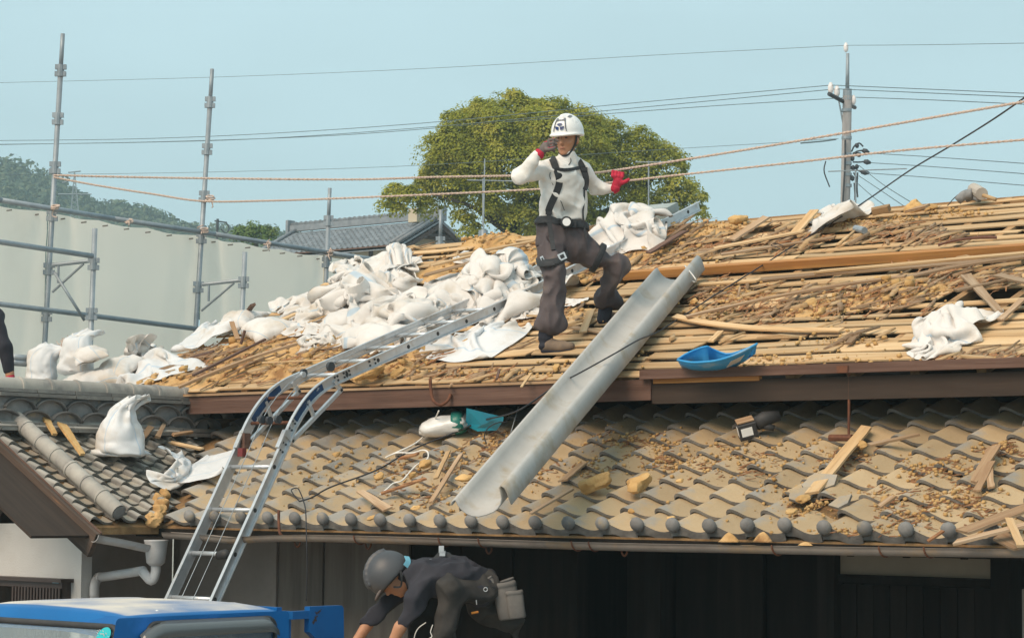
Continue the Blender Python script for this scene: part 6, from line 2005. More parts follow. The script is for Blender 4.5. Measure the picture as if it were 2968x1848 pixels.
# sacks: empty ones are small cloth simulations dropped on the roof, full ones are shaped bags
def cloth_sim(C4, excess, seed, floor, grav, nu=30, nv=22, steps=75, noise=.03, pins=(), extra=None, xypins=(0, 1, 2, 3)):
	"""C4: four corners (local, z = height over the roof). Returns the settled grid."""
	r = np.random.default_rng(seed)
	a, b, c, d = [np.asarray(q, float) for q in C4]        # a top-left, b top-right, c bottom-right, d bottom-left
	u = np.linspace(0, 1, nu)[:, None, None]
	v = np.linspace(0, 1, nv)[None, :, None]
	P = a * (1 - u) * (1 - v) + b * u * (1 - v) + c * u * v + d * (1 - u) * v
	lu = max(np.linalg.norm(b - a), np.linalg.norm(c - d)) * excess / (nu - 1)
	lv = max(np.linalg.norm(d - a), np.linalg.norm(c - b)) * excess / (nv - 1)
	ww = 4 * (u * (1 - u)) ** .5 * (v * (1 - v)) ** .5
	nz_ = np.zeros((nu, nv))
	for cells, am in (((3, 3), 1.0), ((7, 5), .8), ((13, 10), .4)):
		nz_ += (vnoise2((nu, nv), cells, int(r.integers(1e6))) - .5) * am
	P[..., 2] += np.abs(nz_) * noise * 2.2 * ww[..., 0] + .004
	P[..., 0] += (vnoise2((nu, nv), (6, 5), int(r.integers(1e6))) - .5) * noise * ww[..., 0]
	P[..., 1] += (vnoise2((nu, nv), (6, 5), int(r.integers(1e6))) - .5) * noise * ww[..., 0]
	if not pins and not extra:
		P[..., 2] = np.maximum(floor(P[..., 0], P[..., 1]), 0) + .006 + np.abs(nz_) * noise * 2.0 * ww[..., 0]
	Q = P.copy()
	pin = np.zeros((nu, nv), bool)
	cor = [(0, 0), (nu - 1, 0), (nu - 1, nv - 1), (0, nv - 1)]
	for k in pins: pin[cor[k]] = True
	if extra:
		for (i, j, pos) in extra:
			i, j = int(i * (nu - 1)), int(j * (nv - 1))
			P[i, j] = pos; pin[i, j] = True
	inv = (~pin).astype(float)[..., None]
	P00 = P.copy()
	xyp = np.zeros((nu, nv), bool)
	for k in xypins: xyp[cor[k]] = True
	diag = math.hypot(lu, lv)
	cons = []
	def mk(s1, s2, L, k):
		cons.append((s1, s2, L, k))
	S = np.s_
	for o in (0, 1):
		e = (nu - o) // 2 * 2 + o
		mk(S[o:e:2, :], S[o + 1:e:2, :], lu, 1.0)
		e = (nv - o) // 2 * 2 + o
		mk(S[:, o:e:2], S[:, o + 1:e:2], lv, 1.0)
	mk(S[:-1, :-1], S[1:, 1:], diag, .22); mk(S[1:, :-1], S[:-1, 1:], diag, .22)
	mk(S[:-2, :], S[2:, :], 2 * lu, .04); mk(S[:, :-2], S[:, 2:], 2 * lv, .04)
	g = np.asarray(grav) * .0009
	for st in range(steps):
		V = (P - Q) * .92
		Q = P.copy()
		P = P + (V + g) * inv
		for it in range(7):
			for s1, s2, L, k in cons:
				d_ = P[s2] - P[s1]
				ln = np.linalg.norm(d_, axis=-1, keepdims=True) + 1e-9
				w1, w2 = inv[s1], inv[s2]
				kk = k * (ln - L) / ln / np.maximum(w1 + w2, 1e-6)
				P[s1] += d_ * kk * w1
				P[s2] -= d_ * kk * w2
			P[xyp, :2] = P00[xyp, :2]
			fl = floor(P[..., 0], P[..., 1])
			hit_ = P[..., 2] < fl
			P[..., 2] = np.where(hit_ & ~pin, fl, P[..., 2])
			if it == 0:
				fr = hit_[..., None] * .5
				Q = Q * (1 - fr) + P * fr
	return P
SACKG = {'e': 'empty white sacks lying on the roof', 'f': 'filled white sacks on the roof'}
PLANES = {'d': (deck, EX, ED, N_DECK, P_DECK), 'l': (low, EX, EYL, N_LOW, P_LOW), 'w': (wing, EYX, EYW, N_WING, P_WING)}
crA, crB = SN(501, 14, 6), SN(502, 32, 7)
def creases(P, uv_u, uv_v, n_, seed, cnt, amp, wd):
	"""sharp fold lines pressed into the cloth"""
	r = np.random.default_rng(seed)
	D_ = np.zeros(P.shape[:2])
	for k in range(cnt):
		c = r.uniform(0, 1, 2); a = r.uniform(0, math.pi); L = r.uniform(.12, .45)
		du_, dv_ = uv_u - c[0], uv_v - c[1]
		al = du_ * math.cos(a) + dv_ * math.sin(a)
		ac = -du_ * math.sin(a) + dv_ * math.cos(a) + .12 * np.sin(al * 9 + k)
		D_ += r.choice([-1, 1]) * r.uniform(.4, 1) * np.exp(-np.abs(ac) / wd) * np.clip(1 - (al / L) ** 2, 0, 1)
	return P + n_ * (amp * D_)[..., None]
def esack(label, pl_, C4, excess=1.2, seed=0, mounds=(), noise=.04, mat='sack', nu=30, nv=22, pins=(), extra=None, cat='sack', flat=None, group='e', steps=75, lay=0.0):
	fn, ex, ey, nz_, pp = PLANES[pl_]
	if len(mounds) > 5:
		excess = min(max(excess, 1.2), 1.36); noise = min(max(noise, .07), .10); nu, nv = max(nu, 44), max(nv, 34)
		cu_, cv_ = sum(q[0] for q in C4) / 4, sum(q[1] for q in C4) / 4
		C4 = [(cu_ + (u - cu_) * 1.10, cv_ + (v - cv_) * 1.10, h) for (u, v, h) in C4]
	W3 = [fn(u, v, h) for (u, v, h) in C4]
	o = sum(W3) / 4
	o = o - nz_ * ((o - fn(1000, 1000, 0)) @ nz_)
	Bm = np.stack([ex, ey, nz_])
	L4 = [Bm @ (w_ - o) for w_ in W3]
	md = []
	for (u, v, rr_, h) in mounds:
		q = Bm @ (fn(u, v, h * .7) - o)
		md.append((q[0], q[1], rr_, h))
	rf = np.random.default_rng(seed + 5)
	k1, k2 = rf.uniform(10, 18, 2)
	clayoff = .0
	def floor(x, y):
		z = .006 + lay * .25 + .012 * (np.sin(x * k1) * np.sin(y * k2) * .5 + .5)
		if pl_ == 'd':
			wx = o + np.asarray(x)[..., None] * ex + np.asarray(y)[..., None] * ey
			z = z + clay_h(wx[..., 0], (wx - O_DECK) @ ED) * .9
		if len(md) > 5:
			cr = .62 + .22 * np.abs(crA(np.stack([x, y, x * 0], -1))) + .10 * np.abs(crB(np.stack([x, y, x * 0 + lay * 4], -1)))
		else:
			cr = 1.0
		for (mx_, my_, r2, h) in md:
			z = np.maximum(z, (h * cr + lay) * np.clip(1 - ((x - mx_) ** 2 + (y - my_) ** 2) / r2 ** 2, 0, 1) ** (.9 if len(md) > 2 else .6))
		return z
	if extra:
		extra = [(i, j, Bm @ (fn(u, v, h) - o)) for (i, j, u, v, h) in extra]
	gl_ = Bm @ np.array([0, 0, -1.0])
	if mounds and not pins:
		for q in range(4):
			h = C4[q][2]
			for _ in range(5):
				w_ = fn(C4[q][0], C4[q][1], h); l_ = Bm @ (w_ - o)
				h = .5 * h + .5 * (float(floor(l_[0], l_[1])) + .015)
			L4[q] = l_
	P = cloth_sim(L4, excess, seed, floor, gl_, nu, nv, noise=noise, pins=pins, extra=extra, steps=steps)
	gu, gv_ = np.gradient(P, axis=0), np.gradient(P, axis=1)
	n_ = np.cross(gu, gv_); n_ /= np.linalg.norm(n_, axis=-1, keepdims=True) + 1e-9
	uu, vv_ = np.meshgrid(np.linspace(0, 1, nu), np.linspace(0, 1, nv), indexing='ij')
	P = creases(P, uu, vv_, n_, seed + 9, 85, .013 if excess > 1.15 else .005, .024)
	Wp = o + P[..., :1] * ex + P[..., 1:2] * ey + P[..., 2:] * nz_
	f = [(i * nv + j, i * nv + j + 1, (i + 1) * nv + j + 1, (i + 1) * nv + j) for i in range(nu - 1) for j in range(nv - 1)]
	uu, vv_ = np.meshgrid(np.linspace(0, 1, nu), np.linspace(0, 1, nv), indexing='ij')
	uvs = np.stack([vv_, uu], -1).reshape(-1, 2)
	ob = obj('empty_sack' if cat == 'sack' else 'cloth', Wp.reshape(-1, 3), f, M[mat], None, True, uvs=uvs)
	m1 = ob.modifiers.new('thick', 'SOLIDIFY'); m1.thickness = .003; m1.offset = 1
	m2 = ob.modifiers.new('smooth', 'SUBSURF'); m2.levels = 1; m2.render_levels = 1
	return tag(ob, label, cat, SACKG.get(group))
def bag_sim(L, W_, fill, neck, seed, standing, grav, nt_=40, na=36, steps=95, frill=.16, spin=0.0):
	"""tube of cloth, sewn flat at one end and tied (neck) or rolled shut at the other, filled with heavy earth:
	pressure grows with depth below the fill level"""
	r = np.random.default_rng(seed)
	t = np.linspace(0, 1, nt_)
	a = np.arange(na) * 2 * math.pi / na
	lt, la = L / (nt_ - 1), 2 * W_ / na
	e = W_ / math.pi
	prof = np.minimum(1, np.minimum(t / .06, (1 - t) / .06) * .5 + .6)
	X = np.outer((t - .5) * L * .94, np.ones(na))
	Y = np.outer(prof, np.cos(a)) * e * 1.25
	Z = np.outer(prof, np.sin(a)) * e * .75
	if standing:
		P = np.stack([Y, Z, X - X.min() + .005], -1)
	else:
		c_, s_ = math.cos(spin), math.sin(spin)
		P = np.stack([X * c_ - Y * s_, X * s_ + Y * c_, Z - Z.min() + .005], -1)
	P += r.normal(0, .012, P.shape)
	jt = int(nt_ * (1 - frill))
	Q = P.copy()
	ev, od = np.arange(0, na, 2), np.arange(1, na, 2)
	od2 = (od + 1) % na
	nxt = (np.arange(na) + 1) % na
	prv = (np.arange(na) - 1) % na
	nx2 = (np.arange(na) + 2) % na
	g = np.asarray(grav) * .0011
	H0 = fill
	k = na // 2
	mir = (-np.arange(na)) % na
	def con(A, B, Lr, kk):
		d = P[B] - P[A]
		ln = np.linalg.norm(d, axis=-1, keepdims=True) + 1e-9
		q = d * (kk * .5 * (ln - Lr) / ln)
		P[A] += q
		P[B] -= q
	S = np.s_
	for st in range(steps):
		V = (P - Q) * .86
		Q = P.copy()
		P = P + V + g
		du = np.gradient(P, axis=0)
		dv = P[:, nxt] - P[:, prv]
		n_ = np.cross(dv, du)
		n_ /= np.linalg.norm(n_, axis=-1, keepdims=True) + 1e-9
		cen = P.mean(1, keepdims=True)
		sg = np.sign(((P - cen) * n_).sum(-1).mean())
		up_ = -np.asarray(grav)
		hgt_ = P @ up_
		lvl = hgt_[:jt].min() + H0
		pr = np.clip(lvl - hgt_, -.01, None) * .034 + .0004
		pr[jt:] = 0
		P = P + n_ * sg * pr[..., None]
		if standing:
			P[:jt, :, :2] -= P[:jt, :, :2].mean(1, keepdims=True) * .4
		for it in range(6):
			con(S[:, ev], S[:, ev + 1], la, 1.0)
			con(S[:, od], S[:, od2], la, 1.0)
			con(S[0:nt_ // 2 * 2:2], S[1:nt_ // 2 * 2:2], lt, 1.0)
			con(S[1:(nt_ - 1) // 2 * 2:2], S[2:(nt_ - 1) // 2 * 2 + 1:2], lt, 1.0)
			con(S[:-1], (S[1:, nxt]), math.hypot(lt, la), .15)
			con(S[:-2], S[2:], 2 * lt, .05)
			con(S[:, :], (S[:, nx2]), 2 * la, .03)
			m_ = (P[0] + P[0][mir]) / 2
			P[0] = m_
			if standing:
				tgt = np.array([.07, -.02, L * .60])
				P[jt:] += (tgt - P[jt].mean(0)) * .5
			if neck:
				c = P[jt].mean(0)
				d = P[jt] - c
				P[jt] = c + d * np.minimum(1, (.085 if standing else .026) / (np.linalg.norm(d, axis=1, keepdims=True) + 1e-9))
			else:
				P[-1] = (P[-1] + P[-1][mir]) / 2
			hit_ = P[..., 2] < 0
			P[..., 2] = np.maximum(P[..., 2], 0)
			Q[hit_] = P[hit_]
	return P
def fsack(label, pl_, c, L, W_, fill, ang, seed, mat='sack', standing=False, neck=True, h0=0.0, group='f', frill=.16, floor_up=None):
	"""c: pixel of the middle of the base"""
	fn, ex, ey, nz_, pp = PLANES[pl_]
	o = fn(c[0], c[1], h0)
	Bm = np.stack([ex, ey, nz_])
	if standing: Bm = np.stack([RT, -np.cross(RT, [0, 0, 1.0]), [0, 0, 1.0]])
	gl_ = Bm @ np.array([0, 0, -1.0])
	P = bag_sim(L, W_, fill, neck, seed, standing, gl_, frill=frill, spin=ang)
	nt_, na = P.shape[:2]
	if standing and ang:
		c_, s_ = math.cos(ang), math.sin(ang)
		x, y = P[..., 0].copy(), P[..., 1].copy()
		P[..., 0], P[..., 1] = x * c_ - y * s_, x * s_ + y * c_
	m_ = P[..., :2].reshape(-1, 2); mid = (m_.min(0) + m_.max(0)) / 2
	P[..., 0] -= mid[0]; P[..., 1] -= mid[1]
	du = np.gradient(P, axis=0); dv = np.roll(P, -1, 1) - np.roll(P, 1, 1)
	n_ = np.cross(dv, du); n_ /= np.linalg.norm(n_, axis=-1, keepdims=True) + 1e-9
	w1, w2 = SN(seed, 16, 9), SN(seed + 1, 38, 9)
	Pq = P * np.array([1, 1, .7])
	ta, tb = np.meshgrid(np.linspace(0, 1, P.shape[0]), np.linspace(0, 1, P.shape[1]), indexing='ij')
	P = creases(P, ta, tb, n_, seed + 4, 60, .015, .03)
	P = P + n_ * (.010 * (np.abs(w1(Pq)) - .7) + .005 * (np.abs(w2(Pq)) - .7))[..., None]
	Wp = (o + P[..., :1] * Bm[0] + P[..., 1:2] * Bm[1] + P[..., 2:] * Bm[2]).reshape(-1, 3)
	f = []
	for i in range(nt_ - 1):
		for k in range(na):
			l = (k + 1) % na
			f.append((i * na + k, (i + 1) * na + k, (i + 1) * na + l, i * na + l))
	uvs = [((k / na * 2) % 1.0, i / nt_) for i in range(nt_) for k in range(na)]
	ob = obj('filled_sack', Wp, f, M[mat], None, True, uvs=uvs)
	m1 = ob.modifiers.new('thick', 'SOLIDIFY'); m1.thickness = .003; m1.offset = 0
	m2 = ob.modifiers.new('smooth', 'SUBSURF'); m2.levels = 1; m2.render_levels = 1
	if neck:
		jt = int(nt_ * (1 - frill))
		ring = (o + P[jt][:, :1] * Bm[0] + P[jt][:, 1:2] * Bm[1] + P[jt][:, 2:] * Bm[2])
		cc = ring.mean(0); ring = cc + (ring - cc) * 1.1
		ring = np.vstack([ring[::3], ring[:1]])
		MB().tube(ring, .006, 5).build('neck_tie', M['white_cord'], ob, True)
	return tag(ob, label, 'sack', SACKG.get(group))
LPILE = ((1060, 890, 0.382, 0.177), (1100, 820, 0.382, 0.291), (1150, 800, 0.328, 0.291), (960, 880, 0.328, 0.14), (890, 895, 0.273, 0.082), (1195, 810, 0.218, 0.19), (1150, 745, 0.22, 0.277))
RPILE = ((1390, 815, 0.437, 0.309), (1300, 855, 0.382, 0.236), (1450, 800, 0.41, 0.324), (1540, 830, 0.328, 0.176), (1200, 905, 0.382, 0.206), (1130, 945, 0.3, 0.162), (1650, 815, 0.273, 0.162), (1250, 880, 0.3, 0.185), (1400, 760, 0.191, 0.338))
# left group, beyond the wing ridge
fsack('squat filled sack with a blue stripe, leftmost of the group behind the wing ridge', 'd', (142, 1112), .50, .32, .34, .2, 11, mat='sack2', standing=True, neck=False)
fsack('filled sack half hidden between the leftmost sack and the big front one', 'd', (232, 1085), .56, .34, .40, 1.2, 12, h0=.06, mat='sack2', standing=True, frill=.2)
fsack('biggest plump filled sack at the front, right behind the wing ridge', 'd', (288, 1122), .62, .42, .36, .6, 13, h0=.0, neck=False)
fsack('filled sack lying on top of the left group, its tied neck sticking up left', 'd', (275, 1035), .56, .32, .22, 2.5, 14, h0=.24)
fsack('filled sack at the right of the left group, beside the flat empty one', 'd', (362, 1078), .56, .36, .32, 1.9, 15, h0=.04, neck=False)
fsack('small filled sack lying low between the leftmost sack and the front one', 'd', (210, 1125), .44, .26, .12, .7, 16, neck=False, mat='sack2')
mb = MB()
rr = np.random.default_rng(3)
for k in range(16):
	a_ = deck(186 + rr.normal() * 5, 1028, .24); b_ = deck(186 + rr.normal() * 9, 985 + rr.normal() * 6, .30)
	mb.tube(spline([a_, (a_ + b_) / 2 + rr.normal(0, .012, 3), b_], 6), .004, 4)
tag(mb.build('frayed_rope', M['rope'], None, True), 'frayed bundle of rope ends standing up between the leftmost sacks', 'rope')
esack('flat empty sack spread out left of the ladder, lowest of the left slope', 'd', [(392, 1018, .14), (520, 1022, .14), (606, 1054, .08), (378, 1100, .05)], 1.25, 21, noise=.06, mat='sack2', mounds=((455, 1050, .22, .12), (520, 1060, .2, .08)))
esack('flat empty sack with blue stripes lying up the slope, above the lowest one', 'd', [(606, 930, .18), (692, 920, .18), (690, 955, .12), (522, 1010, .06)], 1.2, 22, noise=.06, mat='sack2', mounds=((630, 965, .22, .13),))
esack('scrap of white sack behind the lowest flat sack', 'd', [(412, 1000, .14), (450, 985, .24), (470, 1010, .14), (415, 1016, .12)], 1.3, 24, nu=18, nv=14, mounds=((435, 1000, .12, .16),))
# middle left
fsack('bulging striped sack on the left slope, left of the long pile', 'd', (780, 965), .64, .44, .30, 2.7, 31, h0=.03, neck=False)
fsack('filled sack behind the bulging striped one, its end sticking out left', 'd', (706, 938), .52, .36, .28, 1.9, 32, h0=.08, neck=False)
esack('long stretched empty sack with a blue edge, left end of the pile', 'd', [(826, 868, .20), (1010, 812, .30), (1030, 870, .16), (850, 895, .12)], 1.15, 41, noise=.06, mounds=LPILE)
esack('empty sack folded over below the long stretched one', 'd', [(872, 895, .14), (1015, 850, .22), (1010, 905, .10), (842, 948, .04)], 1.3, 42, noise=.07, mounds=LPILE, lay=.03)
fsack('full sack with a tied neck and hanging strings, front of the left pile', 'd', (1035, 935), .70, .44, .30, 2.0, 43, h0=.03)
esack('stiff sack standing up in a peak at the back of the left pile', 'd', [(1030, 762, .36), (1148, 708, .56), (1200, 800, .30), (1050, 850, .16)], 1.2, 45, mounds=LPILE, noise=.08, lay=.03)
esack('crumpled sack in a heap at the right of the standing peak', 'd', [(1110, 775, .34), (1205, 765, .34), (1228, 825, .14), (1125, 860, .14)], 1.6, 46, mounds=LPILE + ((1170, 815, .18, .30),), noise=.12, nu=40, nv=30, lay=.05)
esack('tan-lined sack corner flopping over behind the crumpled heap', 'd', [(1145, 770, .42), (1188, 720, .58), (1222, 745, .48), (1222, 805, .24)], 1.25, 47, mounds=LPILE, noise=.08, nu=26, nv=20, lay=.07)
esack('triangular sack end pointing left at the back of the pile', 'd', [(1008, 756, .34), (1075, 742, .40), (1100, 800, .28), (1025, 815, .22)], 1.2, 48, noise=.06, nu=24, nv=20, mounds=LPILE, lay=.02)
esack('big empty sack draped over the tied full one', 'd', [(985, 825, .32), (1085, 805, .36), (1190, 885, .12), (1110, 940, .06)], 1.35, 44, mounds=LPILE, noise=.10, lay=.06, nu=40, nv=30)
# low pile beside the ladder
esack('twisted white sack below the rolled one', 'd', [(884, 962, .14), (965, 958, .14), (1040, 982, .08), (896, 1006, .04)], 1.4, 52, noise=.07, mounds=((950, 980, .2, .09),))
esack('rolled white sack lying straight, left of the ladder', 'd', [(928, 932, .16), (1100, 930, .16), (1100, 966, .08), (930, 972, .08)], 1.14, 51, mounds=((960, 952, .13, .12), (1010, 952, .13, .12), (1060, 950, .13, .12)), noise=.03)
fsack('bulging white sack sagging against the ladder', 'd', (1150, 985), .70, .46, .30, .75, 53, h0=.04, neck=False)
esack('pale sack with blue print draped over the bulging one', 'd', [(1105, 872, .24), (1240, 862, .26), (1285, 950, .14), (1100, 1000, .06)], 1.4, 54, mounds=RPILE, noise=.10, lay=.03, nu=42, nv=32)
# the large pile right of it
esack('sack with a tan lining folded over at the left of the right pile', 'd', [(1235, 815, .26), (1320, 800, .30), (1335, 865, .18), (1245, 890, .14)], 1.3, 65, mounds=RPILE, noise=.08, nu=28, nv=22, lay=.02)
esack('heavily crumpled sack in the middle of the right pile', 'd', [(1280, 800, .32), (1430, 752, .40), (1465, 860, .16), (1270, 885, .12)], 1.55, 63, mounds=RPILE, noise=.14, nu=44, nv=34, lay=.03)
esack('wrinkled sack hanging down the right side of the right pile', 'd', [(1400, 765, .36), (1490, 770, .32), (1540, 870, .10), (1420, 895, .10)], 1.5, 64, mounds=RPILE, noise=.12, lay=.06, nu=36, nv=30)
esack('crumpled brown-shadowed net sack between the right pile and the leg', 'd', [(1475, 770, .30), (1565, 800, .2), (1565, 868, .08), (1485, 872, .10)], 1.6, 69, mounds=RPILE, noise=.12, lay=.02)
esack('sack end standing on top of the right pile', 'd', [(1360, 728, .46), (1450, 735, .46), (1450, 800, .34), (1365, 795, .34)], 1.3, 62, mounds=RPILE, noise=.08, nu=28, nv=24, lay=.06)
esack('long sack thrown over the top of the right pile', 'd', [(1370, 715, .46), (1425, 718, .44), (1600, 795, .28), (1550, 850, .12)], 1.3, 61, mounds=RPILE, noise=.10, lay=.09, nu=46, nv=30)
esack('sack flap lying along the ladder rail', 'd', [(1225, 850, .26), (1420, 822, .26), (1300, 905, .14), (1180, 962, .12)], 1.3, 55, mounds=RPILE, noise=.09, lay=.08, nu=44, nv=28)
esack('white sack between the right pile and the worker\'s leg', 'd', [(1525, 785, .26), (1590, 785, .24), (1580, 885, .06), (1500, 890, .05)], 1.35, 66, mounds=RPILE, noise=.08, lay=.04)
esack('crumpled sack lying right behind the worker\'s leg', 'd', [(1600, 790, .22), (1675, 755, .26), (1700, 850, .08), (1615, 872, .05)], 1.4, 67, noise=.09, mounds=RPILE, lay=.02)
esack('white sack scrap spread at the worker\'s heel', 'd', [(1515, 858, .10), (1585, 850, .12), (1605, 895, .03), (1504, 890, .04)], 1.3, 68, noise=.06, nu=24, nv=18)
# single ones
esack('single flat white sack lying on bare boards above the eave, left of the worker\'s foot', 'd', [(1390, 942, .06), (1535, 938, .05), (1410, 1032, .03), (1242, 992, .05)], 1.10, 71, noise=.06, mat='sack2', nu=40, nv=28, mounds=((1420, 970, .28, .07), (1300, 990, .2, .05)))
esack('white sack hanging over the ladder near the ridge', 'd', [(1764, 608, .36), (1945, 634, .26), (1945, 680, .08), (1780, 704, .08)], 1.35, 72, mounds=((1850, 650, .42, .26), (1800, 638, .32, .32), (1910, 655, .32, .22)), noise=.12, nu=44, nv=32)
esack('white sack bunched up on the ridge at the foot of the utility pole', 'd', [(2405, 590, .22), (2515, 580, .22), (2485, 632, .06), (2345, 650, .03)], 1.35, 73, mounds=((2440, 622, .24, .17), (2480, 612, .2, .17)), noise=.08)
esack('crumpled white cloth lying alone on the right of the roof', 'd', [(2745, 872, .10), (2912, 905, .05), (2760, 1012, .03), (2675, 960, .04)], 1.5, 74, noise=.13, cat='cloth', group='x', nu=46, nv=36, mounds=((2740, 930, .2, .15), (2810, 935, .16, .12)))
# on the tiles of the wing
fsack('upright white sack with a gathered top standing on the wing tiles', 'w', (345, 1322), .68, .54, .24, .3, 81, standing=True, mat='sack2', frill=.12)
esack('small pale sack hanging into the valley of the tiled roofs', 'w', [(455, 1290, .10), (528, 1290, .20), (484, 1390, .12), (424, 1354, .05)], 1.1, 83, noise=.04, mounds=((480, 1330, .30, .12),), mat='sack2', nu=24, nv=24)
esack('flat pale sack on the lower tiles behind the ladder', 'l', [(600, 1310, .05), (690, 1285, .05), (650, 1360, .03), (500, 1392, .02)], 1.1, 84, noise=.04, mat='sack2')
# people: implicit surfaces turned into meshes
FWH = np.array([-math.sin(YAW), math.cos(YAW), 0.0])
ZUP = np.array([0, 0, 1.0])
class Field:
	def __init__(s, lo, hi, h):
		s.lo, s.h = np.asarray(lo, float), h
		s.n = np.maximum(((np.asarray(hi) - s.lo) / h).astype(int) + 1, 3)
		g = [s.lo[k] + h * np.arange(s.n[k]) for k in range(3)]
		s.P = np.stack(np.meshgrid(*g, indexing='ij'), -1).astype(np.float32)
		s.F = np.full(s.P.shape[:3], 9.0, np.float32)
	def join(s, d, k=.03):
		h = np.clip(.5 + .5 * (s.F - d) / k, 0, 1)
		s.F = s.F * (1 - h) + d * h - k * h * (1 - h)
		return s
	def cap(s, a, b, ra, rb, k=.03, flat=None):
		a, b = np.asarray(a, np.float32), np.asarray(b, np.float32)
		ab = b - a
		pa = s.P - a
		t = np.clip((pa @ ab) / (ab @ ab + 1e-9), 0, 1)
		q = pa - t[..., None] * ab
		if flat is not None:
			q = q / np.asarray(flat, np.float32)
		d = np.linalg.norm(q, axis=-1) - (ra + (rb - ra) * t)
		return s.join(d, k)
	def ell(s, c, r, k=.03, rot=None):
		q = s.P - np.asarray(c, np.float32)
		if rot is not None:
			q = q @ np.asarray(rot, np.float32)
		r = np.asarray(r, np.float32)
		k0 = np.linalg.norm(q / r, axis=-1)
		k1 = np.linalg.norm(q / (r * r), axis=-1) + 1e-6
		return s.join(k0 * (k0 - 1) / k1, k)
	def cut(s, p, n):
		"""keep the side the normal points away from"""
		n = np.asarray(n, float); n = n / np.linalg.norm(n)
		s.F = np.maximum(s.F, (s.P - np.asarray(p, np.float32)) @ n.astype(np.float32))
		return s
	def lcut(s, p, n, r):
		"""cut only near p (sleeve ends)"""
		n = np.asarray(n, float); n = n / np.linalg.norm(n)
		q = s.P - np.asarray(p, np.float32)
		near = np.linalg.norm(q, axis=-1) < r
		s.F = np.where(near, np.maximum(s.F, q @ n.astype(np.float32)), s.F)
		return s
	def wrinkle(s, seed, freq, amp, stretch=(1, 1, 1)):
		n = SN(seed, freq, 9)
		m = np.abs(s.F) < .05
		q = s.P[m] * np.asarray(stretch, np.float32)
		s.F[m] += amp * (np.abs(n(q)) - .6)
		return s
	def mesh(s):
		F = s.F
		ins = F < 0
		n = s.n
		c = [(i, j, k) for i in (0, 1) for j in (0, 1) for k in (0, 1)]
		cnt = sum(ins[i:n[0] - 1 + i, j:n[1] - 1 + j, k:n[2] - 1 + k].astype(np.int8) for i, j, k in c)
		act = (cnt > 0) & (cnt < 8)
		idx = np.argwhere(act)
		if len(idx) == 0: return np.zeros((0, 3)), np.zeros((0, 4), np.int32)
		vid = -np.ones(act.shape, np.int64)
		vid[tuple(idx.T)] = np.arange(len(idx))
		acc = np.zeros((len(idx), 3)); num = np.zeros(len(idx))
		for a in c:
			for ax_ in range(3):
				if a[ax_]: continue
				b = list(a); b[ax_] = 1
				fa = F[idx[:, 0] + a[0], idx[:, 1] + a[1], idx[:, 2] + a[2]]
				fb = F[idx[:, 0] + b[0], idx[:, 1] + b[1], idx[:, 2] + b[2]]
				m = (fa < 0) != (fb < 0)
				t = np.where(m, fa / np.where(m, fa - fb, 1), 0)
				p = idx + np.array(a, float)
				p = p.astype(float)
				p[:, ax_] += t
				acc[m] += p[m]; num[m] += 1
		V = s.lo + s.h * acc / num[:, None]
		faces = []
		for ax_ in range(3):
			sl0 = [slice(None)] * 3; sl1 = [slice(None)] * 3
			sl0[ax_] = slice(0, -1); sl1[ax_] = slice(1, None)
			ch = ins[tuple(sl0)] != ins[tuple(sl1)]
			u, v = (ax_ + 1) % 3, (ax_ + 2) % 3
			e = np.argwhere(ch)
			ok = (e[:, u] > 0) & (e[:, v] > 0) & (e[:, u] < n[u] - 1) & (e[:, v] < n[v] - 1)
			e = e[ok]
			def at(du, dv):
				q = e.copy(); q[:, u] += du; q[:, v] += dv
				return vid[tuple(q.T)]
			q = np.stack([at(-1, -1), at(0, -1), at(0, 0), at(-1, 0)], 1)
			s0 = ins[tuple(e.T)]
			q = np.where(s0[:, None], q, q[:, ::-1])
			faces.append(q)
		Fq = np.concatenate(faces).astype(np.int32)
		Fq = Fq[(Fq >= 0).all(1)]
		return V, Fq
def field_obj(fld, name, mat, parent, org, passes=2):
	V, Fq = fld.mesh()
	for _ in range(passes):
		acc = np.zeros_like(V); cnt = np.zeros(len(V))
		for a, b in ((0, 1), (1, 2), (2, 3), (3, 0)):
			np.add.at(acc, Fq[:, a], V[Fq[:, b]]); np.add.at(cnt, Fq[:, a], 1)
			np.add.at(acc, Fq[:, b], V[Fq[:, a]]); np.add.at(cnt, Fq[:, b], 1)
		V = V * .5 + acc / np.maximum(cnt, 1)[:, None] * .5
	W3 = org + V[:, :1] * RT + V[:, 1:2] * FWH + V[:, 2:] * ZUP
	return obj(name, W3, Fq, mat, parent, True)
def l2w(org, p):
	p = np.atleast_2d(p)
	return org + p[:, :1] * RT + p[:, 1:2] * FWH + p[:, 2:] * ZUP
M['skin'] = pmat('sun_tanned_skin', lin(.46, .235, .135), lin(.40, .195, .11), scale=9, rough=.55, rnd=0)
M['shirt'] = pmat('off_white_shirt', lin(.76, .745, .715), lin(.69, .675, .64), scale=6, rough=.8, rnd=0, bump=.001, bscale=120, c3=lin(.62, .57, .50), s3=4, t3=(.58, .8))
M['trousers'] = pmat('dark_brown_trousers', lin(.075, .060, .064), lin(.105, .086, .088), scale=5, rough=.85, rnd=0, bump=.001, bscale=140, c3=lin(.16, .125, .10), s3=5, t3=(.58, .8))
M['navy'] = pmat('navy_sock', lin(.022, .024, .036), lin(.03, .032, .045), scale=20, rough=.9, rnd=0)
M['shoe'] = pmat('dusty_brown_shoe', lin(.20, .145, .10), lin(.13, .10, .08), scale=12, rough=.8, rnd=0)
M['strap'] = pmat('black_webbing', lin(.022, .024, .028), lin(.035, .037, .04), scale=60, rough=.7, rnd=0)
